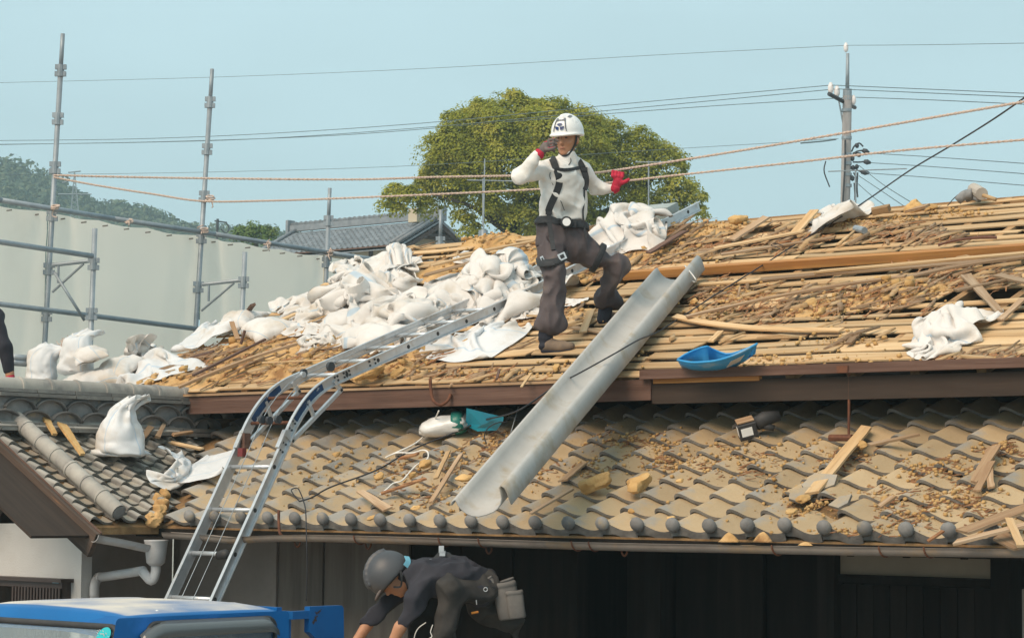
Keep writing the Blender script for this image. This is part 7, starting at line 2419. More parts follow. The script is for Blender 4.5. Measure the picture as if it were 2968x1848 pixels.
M['helmet'] = pmat('white_helmet', lin(.80, .80, .79), lin(.74, .74, .73), scale=5, rough=.3, rnd=0, spec=.5, c3=lin(.60, .56, .50), s3=6, t3=(.62, .8))
M['glove'] = pmat('crimson_glove', lin(.52, .025, .060), lin(.40, .018, .045), scale=20, rough=.8, rnd=0)
M['glovepalm'] = pmat('grey_rubber_palm', lin(.10, .085, .082), lin(.16, .13, .12), scale=20, rough=.7, rnd=0)
M['buckle'] = pmat('buckle_metal', lin(.60, .62, .64), rough=.35, metal=.6, rnd=0)
M['print'] = pmat('grey_print', lin(.16, .17, .19), rough=.4, rnd=0)
M['printblue'] = pmat('navy_print', lin(.01, .03, .12), rough=.4, rnd=0)
M['hair'] = pmat('dusty_brown_hair', lin(.09, .06, .035), lin(.16, .12, .07), scale=40, rough=.8, rnd=0)
M['eye'] = pmat('dark_eye', lin(.02, .015, .012), rough=.2, rnd=0)
M['lip'] = pmat('lips', lin(.33, .13, .10), rough=.5, rnd=0)
def rotz(a):
	c, s = math.cos(a), math.sin(a)
	return np.array([[c, -s, 0], [s, c, 0], [0, 0, 1]])
def head_field(f, c, R_, k=.02, s=1.0):
	"""head at c; R_ maps head axes (face = -y, up = z) to the figure's axes"""
	def T(p): return np.asarray(c) + R_ @ (np.asarray(p) * s)
	f.ell(T((0, .0, .025)), np.array((.075, .093, .105)) * s, k, R_)
	f.ell(T((0, -.030, -.065)), np.array((.055, .058, .066)) * s, .04, R_)
	f.ell(T((0, -.072, -.104)), np.array((.024, .020, .018)) * s, .02, R_)
	f.cap(T((0, -.090, .012)), T((0, -.112, -.030)), .009 * s, .013 * s, .014)
	for q in (-1, 1):
		f.ell(T((.012 * q, -.103, -.033)), np.array((.009, .010, .008)) * s, .008, R_)
		f.ell(T((.079 * q, .008, -.012)), np.array((.012, .024, .032)) * s, .008, R_)
		f.ell(T((.040 * q, -.066, -.022)), np.array((.026, .022, .022)) * s, .02, R_)
		f.ell(T((.030 * q, -.084, .030)), np.array((.024, .012, .009)) * s, .012, R_)
	f.ell(T((0, -.092, -.060)), np.array((.024, .010, .007)) * s, .008, R_)
	f.ell(T((0, -.089, -.073)), np.array((.021, .010, .007)) * s, .008, R_)
	return f
def small_ball(name, mat, parent, org, c, R_, r):
	v, fc = lathe([(.001, -1)] + [(math.sin(a), -math.cos(a)) for a in np.linspace(.3, math.pi - .3, 7)] + [(.001, 1)], 12)
	v = (v * np.array(r)) @ R_.T + np.asarray(c)
	return obj(name, l2w(org, v), fc, mat, parent, True)
def ribbon(org, pts, wd, th, mat, name, parent, nrm=(0, -1, 0)):
	"""flat strap along local points; width lies across the path, facing nrm"""
	P = spline(pts, max(8, 5 * len(pts)))
	nv_ = np.asarray(nrm, float)
	t = np.gradient(P, axis=0); t /= np.linalg.norm(t, axis=1)[:, None] + 1e-9
	s_ = np.cross(t, nv_); s_ /= np.linalg.norm(s_, axis=1)[:, None] + 1e-9
	n_ = np.cross(s_, t)
	vv, ff = [], []
	for p, a, b in zip(P, s_, n_):
		vv += [p - a * wd / 2 - b * th / 2, p + a * wd / 2 - b * th / 2, p + a * wd / 2 + b * th / 2, p - a * wd / 2 + b * th / 2]
	m = len(P)
	for i in range(m - 1):
		for k in range(4):
			l = (k + 1) % 4
			ff.append((4 * i + k, 4 * i + l, 4 * i + 4 + l, 4 * i + 4 + k))
	ff += [(3, 2, 1, 0), (4 * m - 4, 4 * m - 3, 4 * m - 2, 4 * m - 1)]
	return obj(name, l2w(org, np.array(vv)), ff, mat, parent, False)
O1 = deck(1600, 1018, .012)
S1_ = pxm(depth(O1))
def J(u, v, d): return np.array([(u - 1600) / S1_, d, (1018 - v) / S1_])
man = thing('person', 'worker in white helmet, white top and black harness standing on the roof holding the rope', 'person', tuple(O1))
HR = rotz(R(-26)) @ np.array([[1, 0, 0], [0, math.cos(.10), -math.sin(.10)], [0, math.sin(.10), math.cos(.10)]])
HC = J(1641, 389, .17)
ARM_R = [J(1583, 476, .13), J(1504, 512, -.08), J(1557, 450, -.10)]
ARM_L = [J(1686, 480, .26), J(1728, 521, .33), J(1787, 528, .265)]
def arms(f, g, k=.03):
	f.cap(ARM_R[0], ARM_R[1], .062 + g, .055 + g, k); f.cap(ARM_R[1], ARM_R[2], .053 + g, .037 + g, k)
	f.cap(ARM_L[0], ARM_L[1], .060 + g, .052 + g, k); f.cap(ARM_L[1], ARM_L[2], .050 + g, .036 + g, k)
def torso(f, g, k=.06):
	f.cap(J(1599, 640, .20), J(1600, 505, .16), .088 + g, .098 + g, k)
	f.cap(J(1665, 640, .24), J(1664, 505, .23), .086 + g, .094 + g, k)
	f.cap(J(1590, 478, .15), J(1682, 480, .25), .064 + g, .062 + g, k)
	f.cap(J(1640, 448, .20), J(1594, 466, .15), .052 + g, .055 + g, k); f.cap(J(1640, 448, .20), J(1682, 466, .25), .052 + g, .055 + g, k)
	f.cap(J(1634, 560, .16), J(1634, 500, .13), .08 + g, .09 + g, k)
KN_R, AN_R = J(1603, 778, .02), J(1583, 985, .03)
KN_L, AN_L = J(1792, 757, .36), J(1764, 890, .60)
def legs(f, g, k=.05, bag=0.0):
	f.cap(J(1592, 650, .20), J(1592, 690, .20), .105 + g, .112 + g, k)
	f.cap(J(1662, 652, .24), J(1655, 692, .25), .10 + g, .112 + g, k)
	f.cap(J(1593, 695, .19), KN_R, .106 + g, .074 + g + bag * .3, k)
	f.cap(J(1660, 697, .26), KN_L, .110 + g, .070 + g + bag * .2, k)
	f.cap(KN_R, J(1598, 930, .02), .070 + g + bag * .35, .052 + g + bag, k)
	f.cap(KN_L, J(1772, 842, .54), .070 + g + bag * .3, .052 + g + bag * .9, k)
fb = Field(J(1470, 1030, -.30), J(1850, 330, 1.0), .0095)
torso(fb, -.026); arms(fb, -.02); legs(fb, -.048)
fb.cap(KN_R, AN_R, .036, .030); fb.cap(KN_L, J(1770, 850, .55), .036, .03); fb.cap(J(1770, 850, .55), AN_L, .03, .03)
fb.cap(AN_R, J(1640, 1008, -.04), .032, .024); fb.cap(AN_L, J(1800, 890, .72), .032, .024)
fb.cap(J(1640, 480, .2), J(1641, 425, .19), .05, .05)
head_field(fb, HC, HR)
fb.cap(ARM_R[2], J(1574, 428, -.10), .024, .026); fb.cap(ARM_L[2], J(1794, 508, .26), .024, .026)
field_obj(fb, 'body', M['skin'], man, O1)
for q in (-1, 1):
	small_ball('eye', M['eye'], man, O1, HC + HR @ np.array([.030 * q, -.0865, .010]), HR, (.013, .006, .0045))
	small_ball('eyebrow', M['hair'], man, O1, HC + HR @ np.array([.031 * q, -.094, .026]), HR, (.021, .005, .004))
small_ball('lips', M['lip'], man, O1, HC + HR @ np.array([0, -.098, -.066]), HR, (.022, .006, .0035))
fh_ = Field(HC - .16, HC + .16, .009)
fh_.ell(HC + HR @ np.array([0, .022, .03]), (.084, .090, .108), .02, HR)
fh_.cut(HC + HR @ np.array([0, -.02, 0]), HR @ np.array([0, -1, .25])); fh_.cut(HC + HR @ np.array([0, 0, -.055]), HR @ np.array([0, 0, -1]))
fh_.wrinkle(3, 60, .006, (1, 1, .3))
field_obj(fh_, 'hair', M['hair'], man, O1)
fs = Field(J(1470, 660, -.30), J(1830, 420, .48), .0095)
torso(fs, .0); arms(fs, .0)
fs.cap(J(1640, 470, .19), J(1640, 430, .175), .070, .064, .04)
fs.cut(J(1632, 631, .2), (.12, 0, -1)); fs.lcut(J(1641, 427, .17), (0, .15, 1), .13)
fs.lcut(ARM_R[2], ARM_R[2] - ARM_R[1], .075); fs.lcut(J(1788, 528, .265), ARM_L[2] - ARM_L[1], .075)
fs.wrinkle(11, 24, .015, (1, 1, 1.6)); fs.wrinkle(12, 48, .009, (1, 1, 1.3))
field_obj(fs, 'shirt', M['shirt'], man, O1, 1)
fp = Field(J(1530, 985, -.22), J(1850, 610, .80), .0105)
legs(fp, .0, .05, .030)
fp.cap(J(1573, 938, .0), J(1622, 940, .02), .062, .062, .05); fp.cap(J(1752, 845, .52), J(1792, 848, .56), .058, .055, .05)
fp.cut(J(1597, 966, .02), (.12, 0, -1)); fp.cut(J(1632, 622, .2), (0, 0, 1))
fp.F = np.where((fp.P[..., 0] > J(1715, 0, 0)[0]), np.maximum(fp.F, -(fp.P[..., 2] - J(0, 872, 0)[2] - .25 * (J(1772, 0, 0)[0] - fp.P[..., 0]) * 0)), fp.F)
fp.wrinkle(21, 18, .026, (1.5, 1, .6)); fp.wrinkle(22, 38, .014, (1.3, 1, .8))
field_obj(fp, 'trousers', M['trousers'], man, O1, 1)
for (an, heel, ball_, toe) in ((J(1583, 945, .02), J(1581, 1003, .04), J(1628, 1006, -.02), J(1654, 1003, -.06)), (J(1768, 850, .56), J(1760, 908, .59), J(1790, 902, .70), J(1810, 885, .76))):
	fk = Field(np.minimum(an, heel) - .1, np.maximum(an, heel) + .1, .009)
	fk.cap(an, heel + [0, 0, .01], .056, .054, .03)
	fk.wrinkle(31, 40, .006, (.5, .5, 2))
	field_obj(fk, 'sock', M['navy'], man, O1)
	lo = np.minimum(np.minimum(heel, toe), ball_) - .09; hi = np.maximum(np.maximum(heel, toe), ball_) + .09
	fk = Field(lo, hi, .008)
	fk.cap(heel, ball_, .045, .043, .03); fk.cap(ball_, toe, .041, .030, .03)
	fk.cap(heel + (ball_ - heel) * .3 + [0, 0, .02], ball_, .045, .03, .03)
	fk.cut(heel - [0, 0, .034], (0, 0, -1)) if toe[2] < .2 else None
	field_obj(fk, 'shoe', M['shoe'], man, O1)
	fk2 = Field(lo, hi, .008)
	fk2.cap(heel - [0, 0, .022], ball_ - [0, 0, .02], .038, .037, .02); fk2.cap(ball_ - [0, 0, .02], toe - [0, 0, .012], .036, .026, .02)
	fk2.cut(heel - [0, 0, .020], (0, 0, 1)) if toe[2] < .2 else None
	field_obj(fk2, 'sole', M['navy'], man, O1)
HH = HC + HR @ np.array([0, .01, .052])
fm = Field(HH - .20, HH + .22, .0085)
fm.ell(HH, (.118, .142, .142), .01, HR)
fm.cap(HH + HR @ np.array([0, -.09, .118]), HH + HR @ np.array([0, .10, .120]), .016, .016, .03)
fm.cut(HH + HR @ np.array([0, 0, -.018]), HR @ np.array([0, .12, -1]))
inner = Field.__new__(Field); inner.P = fm.P; inner.F = np.full(fm.F.shape, 9.0, np.float32); inner.lo, inner.h, inner.n = fm.lo, fm.h, fm.n
inner.ell(HH, (.104, .128, .128), .01, HR)
fm.F = np.maximum(fm.F, -inner.F)
bx_ = (fm.P - HH.astype(np.float32)) @ HR.astype(np.float32)
rad_ = np.sqrt((bx_[..., 0] / .124) ** 2 + ((bx_[..., 1] + .012) / .160) ** 2)
br = np.maximum(np.abs(bx_[..., 2] + .018 + .15 * (bx_[..., 1] + .0) * 0 + .10 * np.clip(-bx_[..., 1] - .09, 0, 1)) - .007, (np.maximum(rad_ - 1, .80 - rad_)) * .12)
fm.join(br, .012)
hm_ = field_obj(fm, 'helmet', M['helmet'], man, O1)
def on_helmet(pts2, off, name, mat, par):
	"""a flat print laid on the helmet front: pts2 are (x, z) in helmet axes"""
	vv = []
	for x, z in pts2:
		q = 1 - (x / .118) ** 2 - (z / .142) ** 2
		y = -.142 * math.sqrt(max(q, .0))
		p = np.array([x, y, z]); n = p / np.array([.118, .142, .142]) ** 2; n /= np.linalg.norm(n)
		vv.append(HH + HR @ (p + n * off))
	n = len(vv)
	c = sum(vv) / n
	vv2 = vv + [c]
	ff = [(i, (i + 1) % n, n) for i in range(n)]
	W_ = l2w(O1, np.array(vv2))
	return obj(name, W_, ff, mat, par)
sx, sz = -.008, .045
def bar(a, b, wd):
	a, b = np.array(a), np.array(b); d = (b - a) / np.linalg.norm(b - a); n = np.array([-d[1], d[0]]) * wd / 2
	L = 6
	return [tuple(a + (b - a) * t + n) for t in np.linspace(0, 1, L)] + [tuple(a + (b - a) * t - n) for t in np.linspace(1, 0, L)]
on_helmet(bar((-.050, .004), (-.034, .098), .0065), .006, 'printed_frame', M['print'], hm_)
on_helmet(bar((.050, .004), (.030, .098), .0065), .006, 'printed_frame', M['print'], hm_)
on_helmet(bar((-.035, .092), (.031, .092), .018), .006, 'printed_frame', M['print'], hm_)
on_helmet(bar((.040, .118), (.058, .110), .014), .005, 'printed_mark', M['print'], hm_)
for a0 in (90, 210, 330):                       # emblem: a round mark of three lobes parted by a white Y
	pts = [(.0, 0)]
	aa = np.radians(np.linspace(a0 - 50, a0 + 50, 9))
	c = (.004 * math.cos(math.radians(a0)), .036 + .004 * math.sin(math.radians(a0)))
	pts = [(c[0], c[1])] + [(c[0] + .030 * math.cos(q), c[1] + .022 * math.sin(q)) for q in aa]
	on_helmet(pts, .0075, 'printed_emblem', M['printblue'], hm_)
ear = HC + HR @ np.array([.084, -.01, .035]); jaw = HC + HR @ np.array([.066, -.035, -.062]); chin = HC + HR @ np.array([.0, -.085, -.122])
ribbon(O1, [ear, HC + HR @ np.array([.080, -.022, -.02]), jaw, HC + HR @ np.array([.04, -.07, -.112]), chin, HC + HR @ np.array([-.05, -.05, -.095])], .014, .003, M['strap'], 'chin_strap', man, (.5, -.8, -.1))
def glove(wrist, palm, fingers, thumb, name, rp=.034, seed=1, split=None):
	allp = np.array([wrist, palm] + [p for f in fingers for p in f] + list(thumb))
	f = Field(allp.min(0) - .06, allp.max(0) + .06, .005)
	f.cap(wrist, palm, .032, rp, .02)
	for fg in fingers:
		for a, b in zip(fg[:-1], fg[1:]):
			f.cap(a, b, .0115, .0105, .006)
		f.cap(palm + (fg[0] - palm) * .3, fg[0], .015, .012, .006)
	for a, b in zip(thumb[:-1], thumb[1:]):
		f.cap(a, b, .014, .012, .008)
	f.cap(palm, thumb[0], .024, .015, .012)
	o = field_obj(f, name, [M['glove'], M['glovepalm']], man, O1, 1)
	return o
pr_ = J(1577, 424, -.10)
fing = []
for k in range(4):
	v0 = 405 + 10 * k
	fing.append([J(1586, v0 + 2, -.10), J(1600 - 2 * k, v0 + 1, -.125), J(1610 - 3 * k, v0 + 5, -.115)])
g1 = glove(J(1559, 449, -.10), pr_, fing, [J(1580, 436, -.13), J(1592, 437, -.15), J(1602, 433, -.15)], 'glove')
for p in g1.data.polygons:
	c_ = p.center
	p.material_index = 1 if (p.normal.dot(Vector(-FWH)) > -.15 and p.normal.z < .75) else 0
fc = Field(J(1545, 465, -.16), J(1575, 430, -.03), .007)
fc.cap(J(1553, 455, -.10), J(1563, 441, -.10), .040, .040, .01)
fc.cut(J(1554, 455, -.1), (J(1554, 455, -.1) - J(1565, 440, -.1))); fc.cut(J(1564, 440, -.1), (J(1565, 440, -.1) - J(1554, 455, -.1)))
field_obj(fc, 'glove_cuff', M['glove'], man, O1)
fing = []
for k in range(4):
	u0 = 1776 + 9.5 * k
	fing.append([J(u0, 491 + k, .225), J(u0 + 1, 478 + 2 * k, .235), J(u0 + 3, 476 + 2 * k, .265), J(u0 + 4, 486 + k, .290)])
g2 = glove(J(1784, 527, .26), J(1793, 506, .25), fing, [J(1804, 512, .235), J(1815, 508, .225), J(1824, 502, .23)], 'glove', rp=.037)
fc = Field(J(1772, 545, .18), J(1802, 512, .34), .007)
fc.cap(J(1778, 529, .265), J(1791, 521, .26), .041, .040, .01)
fc.cut(J(1778, 529, .26), (-1, 0, -.25)); fc.cut(J(1788, 520, .26), (.5, 0, 1))
field_obj(fc, 'glove_cuff', M['glove'], man, O1)
fu = Field(J(1530, 800, -.25), J(1720, 430, .45), .012)
torso(fu, .0); legs(fu, .004, .05, .03); fu.cap(J(1640, 478, .19), J(1640, 437, .175), .068, .060, .04)
def front(u, v, off=.010):
	p = J(u, v, 0)
	i = int(round((p[0] - fu.lo[0]) / fu.h)); k = int(round((p[2] - fu.lo[2]) / fu.h))
	i = min(max(i, 0), fu.n[0] - 1); k = min(max(k, 0), fu.n[2] - 1)
	col_ = np.nonzero(fu.F[i, :, k] < 0)[0]
	y = fu.lo[1] + fu.h * col_[0] if len(col_) else .12
	return np.array([p[0], y - off, p[2]])
ribbon(O1, [J(1592, 444, .20), front(1598, 452), front(1606, 475), front(1615, 500), front(1618, 522), front(1612, 545), front(1602, 568), front(1592, 590), front(1587, 606)], .052, .012, M['strap'], 'harness_strap', man)
ribbon(O1, [J(1668, 440, .26), front(1678, 455), front(1690, 478), front(1697, 500), front(1697, 520), front(1693, 536)], .046, .012, M['strap'], 'harness_strap', man)
ribbon(O1, [front(1693, 536), front(1692, 570), front(1689, 605), front(1692, 640), J(1697, 682, .14)], .014, .006, M['strap'], 'harness_strap', man)
ribbon(O1, [front(1588, 604, .014), front(1590, 640, .014), front(1597, 690, .014), front(1602, 722, .014)], .034, .006, M['strap'], 'harness_strap', man)
ribbon(O1, [front(1608, 482, .016), front(1628, 486, .016), front(1650, 484, .016), front(1676, 474, .016)], .024, .012, M['strap'], 'chest_strap', man)
for (u, v) in ((1612, 487), (1692, 476), (1588, 610)):
	c = front(u, v, .020)
	vv, ff = boxvf(c - [.024, .004, .014], c + [.024, .004, .014])
	obj('buckle', l2w(O1, vv), ff, M['strap'], man)
def shell(base_fn, p, n, half, grow, name, mat, lo, hi, h=.0095):
	f = Field(lo, hi, h)
	base_fn(f, grow)
	n = np.asarray(n, float); n = n / np.linalg.norm(n)
	d = np.abs((f.P - np.asarray(p, np.float32)) @ n.astype(np.float32)) - half
	f.F = np.maximum(f.F, d.astype(np.float32))
	return field_obj(f, name, mat, man, O1)
shell(lambda f, g: legs(f, g), J(1632, 635, .2), (.10, 0, 1), .032, .020, 'belt', M['strap'], J(1540, 670, -.05), J(1720, 605, .46))
shell(lambda f, g: f.cap(J(1593, 695, .19), KN_R, .108 + g, .096 + g, .05), J(1600, 742, .1), (-.25, -.3, 1), .022, .020, 'leg_loop', M['strap'], J(1540, 790, -.16), J(1660, 690, .32))
shell(lambda f, g: f.cap(J(1660, 697, .26), KN_L, .112 + g, .090 + g, .05), J(1738, 728, .31), (1, .1, -.45), .024, .018, 'leg_loop', M['strap'], J(1690, 800, .12), J(1790, 670, .52))
for (u, v, d, w_, h_, mt) in ((1627, 744, -.06, .028, .026, 'buckle'), (1571, 752, .0, .012, .028, 'buckle')):
	c = J(u, v, d)
	vv, ff = boxvf((-w_, -.006, -h_), (w_, .006, h_))
	vv = vv @ rotz(0).T
	a_ = R(-25); ry = np.array([[math.cos(a_), 0, math.sin(a_)], [0, 1, 0], [-math.sin(a_), 0, math.cos(a_)]])
	b0 = obj('loop_buckle', l2w(O1, vv @ ry.T + c), ff, M['buckle'], man)
	vv2, ff2 = boxvf((-w_ * .55, -.008, -h_ * .55), (w_ * .55, -.0062, h_ * .55))
	obj('buckle_slot', l2w(O1, vv2 @ ry.T + c), ff2, M['strap'], b0)
c = front(1640, 638, .06)
vv, ff = lathe([(.001, -.03), (.042, -.03), (.045, -.02), (.045, .03), (.001, .03)], 18)
vv = vv[:, [0, 2, 1]]
reel = obj('lanyard_reel', l2w(O1, vv + c), ff, M['strap'], man, True)
vv, ff = lathe([(.001, -.002), (.030, -.002), (.030, .002), (.001, .002)], 18)
obj('reel_disc', l2w(O1, vv[:, [0, 2, 1]] + c - [0, .032, 0]), ff, M['helmet'], reel)
c = front(1655, 640, .03)
obj('pouch', l2w(O1, boxvf(c - [.03, .03, .03], c + [.035, .03, .03])[0]), boxvf((0, 0, 0), (1, 1, 1))[1], M['strap'], man)
ribbon(O1, [front(1648, 440, .012), front(1652, 455, .012), front(1645, 470, .014)], .006, .004, M['strap'], 'cord', man)
ribbon(O1, [front(1592, 490, .012), front(1590, 505, .012), front(1600, 530, .012)], .005, .004, M['strap'], 'cord', man)
ribbon(O1, [front(1615, 560, .012), front(1625, 580, .012), front(1634, 600, .012)], .005, .004, M['strap'], 'cord', man)
D2 = 14.6
O2 = atd(1280, 1750, D2)
S2_ = pxm(D2)
def K(u, v, d): return np.array([(u - 1280) / S2_, d, (1750 - v) / S2_])
wk = thing('person', 'worker in dark helmet and dark clothes bending down before the dark house front', 'person', (O2[0], O2[1], GROUND))
M['darkcloth'] = pmat('dark_navy_shirt', lin(.022, .023, .032), lin(.036, .036, .046), scale=6, rough=.9, rnd=0)
M['worktrouser'] = pmat('dusty_black_trousers', lin(.026, .025, .025), lin(.055, .05, .045), scale=5, rough=.9, rnd=0, c3=lin(.10, .085, .065), s3=4, t3=(.6, .8))
M['helmet2'] = pmat('dark_grey_helmet', lin(.050, .054, .062), lin(.075, .078, .085), scale=4, rough=.42, rnd=0)
M['pouch'] = pmat('grey_leather_pouch', lin(.115, .11, .105), lin(.17, .16, .15), scale=8, rough=.8, rnd=0, c3=lin(.13, .12, .11), s3=5, t3=(.55, .7))
FACE2 = np.array([-.45, -.25, -.86]); FACE2 /= np.linalg.norm(FACE2)
UP2 = np.array([-.72, .0, .45]); UP2 -= FACE2 * (UP2 @ FACE2); UP2 /= np.linalg.norm(UP2)
HX2 = np.cross(-FACE2, UP2)
H2R = np.stack([HX2, -FACE2, UP2], 1)
H2C = K(1136, 1672, 0)
def wtorso(f, g, k=.07):
	f.cap(K(1228, 1672, -.13), K(1310, 1672, -.12), .105 + g, .11 + g, k); f.cap(K(1310, 1672, -.12), K(1398, 1700, -.09), .11 + g, .115 + g, k)
	f.cap(K(1228, 1672, .13), K(1310, 1668, .12), .105 + g, .11 + g, k); f.cap(K(1310, 1668, .12), K(1398, 1700, .09), .11 + g, .115 + g, k)
def warms(f, g, k=.03):
	f.cap(K(1230, 1688, -.20), K(1200, 1752, -.24), .068 + g, .058 + g, k); f.cap(K(1200, 1752, -.24), K(1165, 1812, -.24), .056 + g, .050 + g, k)
	f.cap(K(1205, 1692, .16), K(1122, 1748, .10), .062 + g, .054 + g, k); f.cap(K(1122, 1748, .10), K(1064, 1812, .04), .052 + g, .046 + g, k)
def wlegs(f, g, k=.05):
	f.cap(K(1392, 1708, -.10), K(1302, 1704, -.24), .098 + g, .078 + g, k); f.cap(K(1302, 1704, -.24), K(1296, 1890, -.20), .078 + g, .080 + g, k)
	f.cap(K(1400, 1712, .10), K(1400, 1760, .10), .105 + g, .10 + g, k); f.cap(K(1388, 1700, -.09), K(1388, 1700, .09), .105 + g, .105 + g, k)
	f.cap(K(1405, 1718, .10), K(1478, 1800, .12), .090 + g, .068 + g, k); f.cap(K(1478, 1800, .12), K(1515, 1905, .14), .066 + g, .052 + g, k)
fb = Field(K(1000, 1990, -.42), K(1560, 1580, .34), .0125)
wtorso(fb, -.035); wlegs(fb, -.045); warms(fb, -.022)
fb.cap(K(1165, 1812, -.24), K(1138, 1868, -.24), .040, .030); fb.cap(K(1064, 1812, .04), K(1028, 1868, .0), .038, .029)
fb.cap(K(1145, 1672, 0), K(1225, 1662, 0), .058, .065)
fb.cap(K(1296, 1890, -.2), K(1294, 1915, -.22), .035, .03); fb.cap(K(1515, 1905, .14), K(1517, 1925, .14), .03, .03)
for (a, b) in ((K(1138, 1868, -.24), K(1118, 1905, -.24)), (K(1028, 1868, 0), K(1004, 1902, -.02))):
	fb.cap(a, b, .030, .034, .02)
	for k_ in range(4):
		q = b + np.array([-.015 + .012 * k_, -.03 + .02 * k_, -.01])
		fb.cap(b, q + np.array([-.02, 0, -.05]), .014, .010, .008)
	fb.cap(b, b + np.array([.03, -.03, -.035]), .014, .011, .008)
head_field(fb, H2C, H2R)
field_obj(fb, 'body', M['skin'], wk, O2)
f2 = Field(K(1040, 1850, -.40), K(1500, 1600, .34), .0115)
wtorso(f2, .0); warms(f2, .0); f2.cap(K(1150, 1668, 0), K(1225, 1665, 0), .078, .085, .04)
f2.F = np.where(f2.P[..., 2] < K(0, 1795, 0)[2], np.maximum(f2.F, -(f2.P[..., 2] - K(0, 1809, 0)[2])), f2.F)
f2.cut(K(1425, 1705, 0), (1, 0, -.35))
f2.wrinkle(41, 20, .022, (1, 1, 1.6)); f2.wrinkle(42, 44, .014)
field_obj(f2, 'shirt', M['darkcloth'], wk, O2, 1)
f2 = Field(K(1230, 1990, -.42), K(1560, 1630, .34), .0125)
wlegs(f2, .0)
f2.wrinkle(43, 16, .034, (1.4, 1, .7)); f2.wrinkle(44, 40, .016)
field_obj(f2, 'trousers', M['worktrouser'], wk, O2, 1)
for (hl, tl_) in ((K(1300, 1918, -.20), K(1240, 1924, -.26)), (K(1522, 1928, .15), K(1470, 1934, .08))):
	fk = Field(np.minimum(hl, tl_) - .09, np.maximum(hl, tl_) + .1, .011)
	fk.cap(hl + [0, 0, .05], hl, .048, .045); fk.cap(hl, tl_, .045, .033)
	field_obj(fk, 'shoe', M['shoe'], wk, O2)
ribbon(O2, [K(1362, 1692, -.235), K(1378, 1710, -.235), K(1382, 1735, -.225), K(1383, 1745, -.22)], .006, .004, M['buckle'], 'pocket_piping', wk)
HP_ = K(1126, 1664, 0)
fm = Field(HP_ - .22, HP_ + .22, .0095)
fm.ell(HP_, (.128, .150, .150), .01, H2R)
op = np.array([.66, -.05, -.62])
fm.cut(HP_ + op / np.linalg.norm(op) * .055, op)
for off in (-.03, .035):                        # raised ribs along the crown
	pts = [HP_ + H2R @ np.array([off, -.15 * math.cos(a), .15 * math.sin(a)]) for a in np.linspace(.5, 2.4, 9)]
	for a, b in zip(pts[:-1], pts[1:]): fm.cap(a, b, .013, .013, .005)
hm2 = field_obj(fm, 'helmet', M['helmet2'], wk, O2)
fm = Field(HP_ - .24, HP_ + .22, .009)
fm.ell(HP_ + H2R @ np.array([0, -.12, -.005]), (.075, .075, .014), .01, H2R)
field_obj(fm, 'visor', M['glovepalm'], wk, O2)
ribbon(O2, [K(1178, 1612, -.05), K(1183, 1626, -.08), K(1176, 1640, -.11)], .035, .004, M['label_blue'], 'helmet_sticker', wk, (.5, -.8, .3))
ribbon(O2, [K(1162, 1650, -.135), K(1166, 1675, -.13), K(1162, 1698, -.10), K(1142, 1700, -.085)], .012, .004, M['strap'], 'chin_strap', wk)
ribbon(O2, [K(1214, 1652, -.10), K(1240, 1638, -.08), K(1262, 1620, -.04), K(1278, 1603, 0)], .04, .008, M['strap'], 'harness_strap', wk, (0, -.6, .8))
MB().tube(l2w(O2, spline([K(1278, 1600, 0), K(1300, 1612, -.02), K(1330, 1632, -.05), K(1350, 1650, -.06), K(1378, 1672, -.08), K(1402, 1684, -.10)], 24)), .022 * (1 + .15 * np.sin(np.arange(24) * 1.9)), 8).build('lanyard', M['strap'], wk, True)
for (u, v, a, b) in ((1278, 1591, .016, .022), (1281, 1604, .018, .014), (1258, 1622, .03, .006), (1287, 1599, .006, .006)):
	c = K(u, v, -.04)
	obj('harness_ring', l2w(O2, boxvf(c - [a, .01, b], c + [a, .01, b])[0]), boxvf((0, 0, 0), (1, 1, 1))[1], M['buckle'], wk)
def pouch(u, v, d, w_, h_, t_, ang, name, par):
	vv, ff = lathe([(.70, -1.0), (.92, -.9), (1.0, -.4), (.98, .6), (.93, .72), (1.02, .74), (1.02, .92), (.94, .95), (.90, 1.0), (.80, .7)], 20)
	vv = np.sign(vv) * np.abs(vv) ** np.array([.55, .55, 1.0]) * np.array([w_, t_, h_])
	nn = SN(77, 9, 8); vv = vv * (1 + .03 * nn(vv * 6)[:, None])
	a_ = R(ang); ry = np.array([[math.cos(a_), 0, math.sin(a_)], [0, 1, 0], [-math.sin(a_), 0, math.cos(a_)]])
	return obj(name, l2w(O2, vv @ ry.T + K(u, v, d)), ff, M['pouch'], par, True)
pch = pouch(1470, 1735, -.10, .075, .115, .05, -12, 'tool_pouch', wk)
pouch(1495, 1745, -.15, .055, .085, .035, -8, 'pouch_pocket', pch)
pouch(1462, 1700, -.06, .075, .05, .05, -18, 'pouch_flap', pch)
pouch(1415, 1692, -.12, .05, .045, .04, -30, 'belt_pouch', wk)
ribbon(O2, [K(1380, 1690, -.18), K(1405, 1702, -.20), K(1435, 1705, -.17)], .045, .008, M['strap'], 'tool_belt', wk)
MB().tube(l2w(O2, [K(1408, 1702, -.215) + .012 * np.array([math.cos(a), 0, math.sin(a)]) for a in np.linspace(0, 6.28, 11)]), .003, 5).build('belt_ring', M['buckle'], wk)
M['orange'] = pmat('orange_handle', lin(.55, .20, .02), rough=.5, rnd=0)
MB().tube(l2w(O2, [K(1368, 1770, -.2), K(1388, 1766, -.2)]), .008, 6).build('tool_handle', M['orange'], wk)
MB().tube(l2w(O2, spline([K(1240, 1795, -.3), K(1218, 1812, -.3), K(1208, 1835, -.3), K(1208, 1860, -.3)], 14)), .003, 5).build('cord', M['white_cord'], wk)
MB().tube(l2w(O2, spline([K(1260, 1800, -.34), K(1254, 1820, -.34), K(1256, 1836, -.34), K(1215, 1850, -.34)], 14)), .003, 5).build('cord', M['white_cord'], wk)
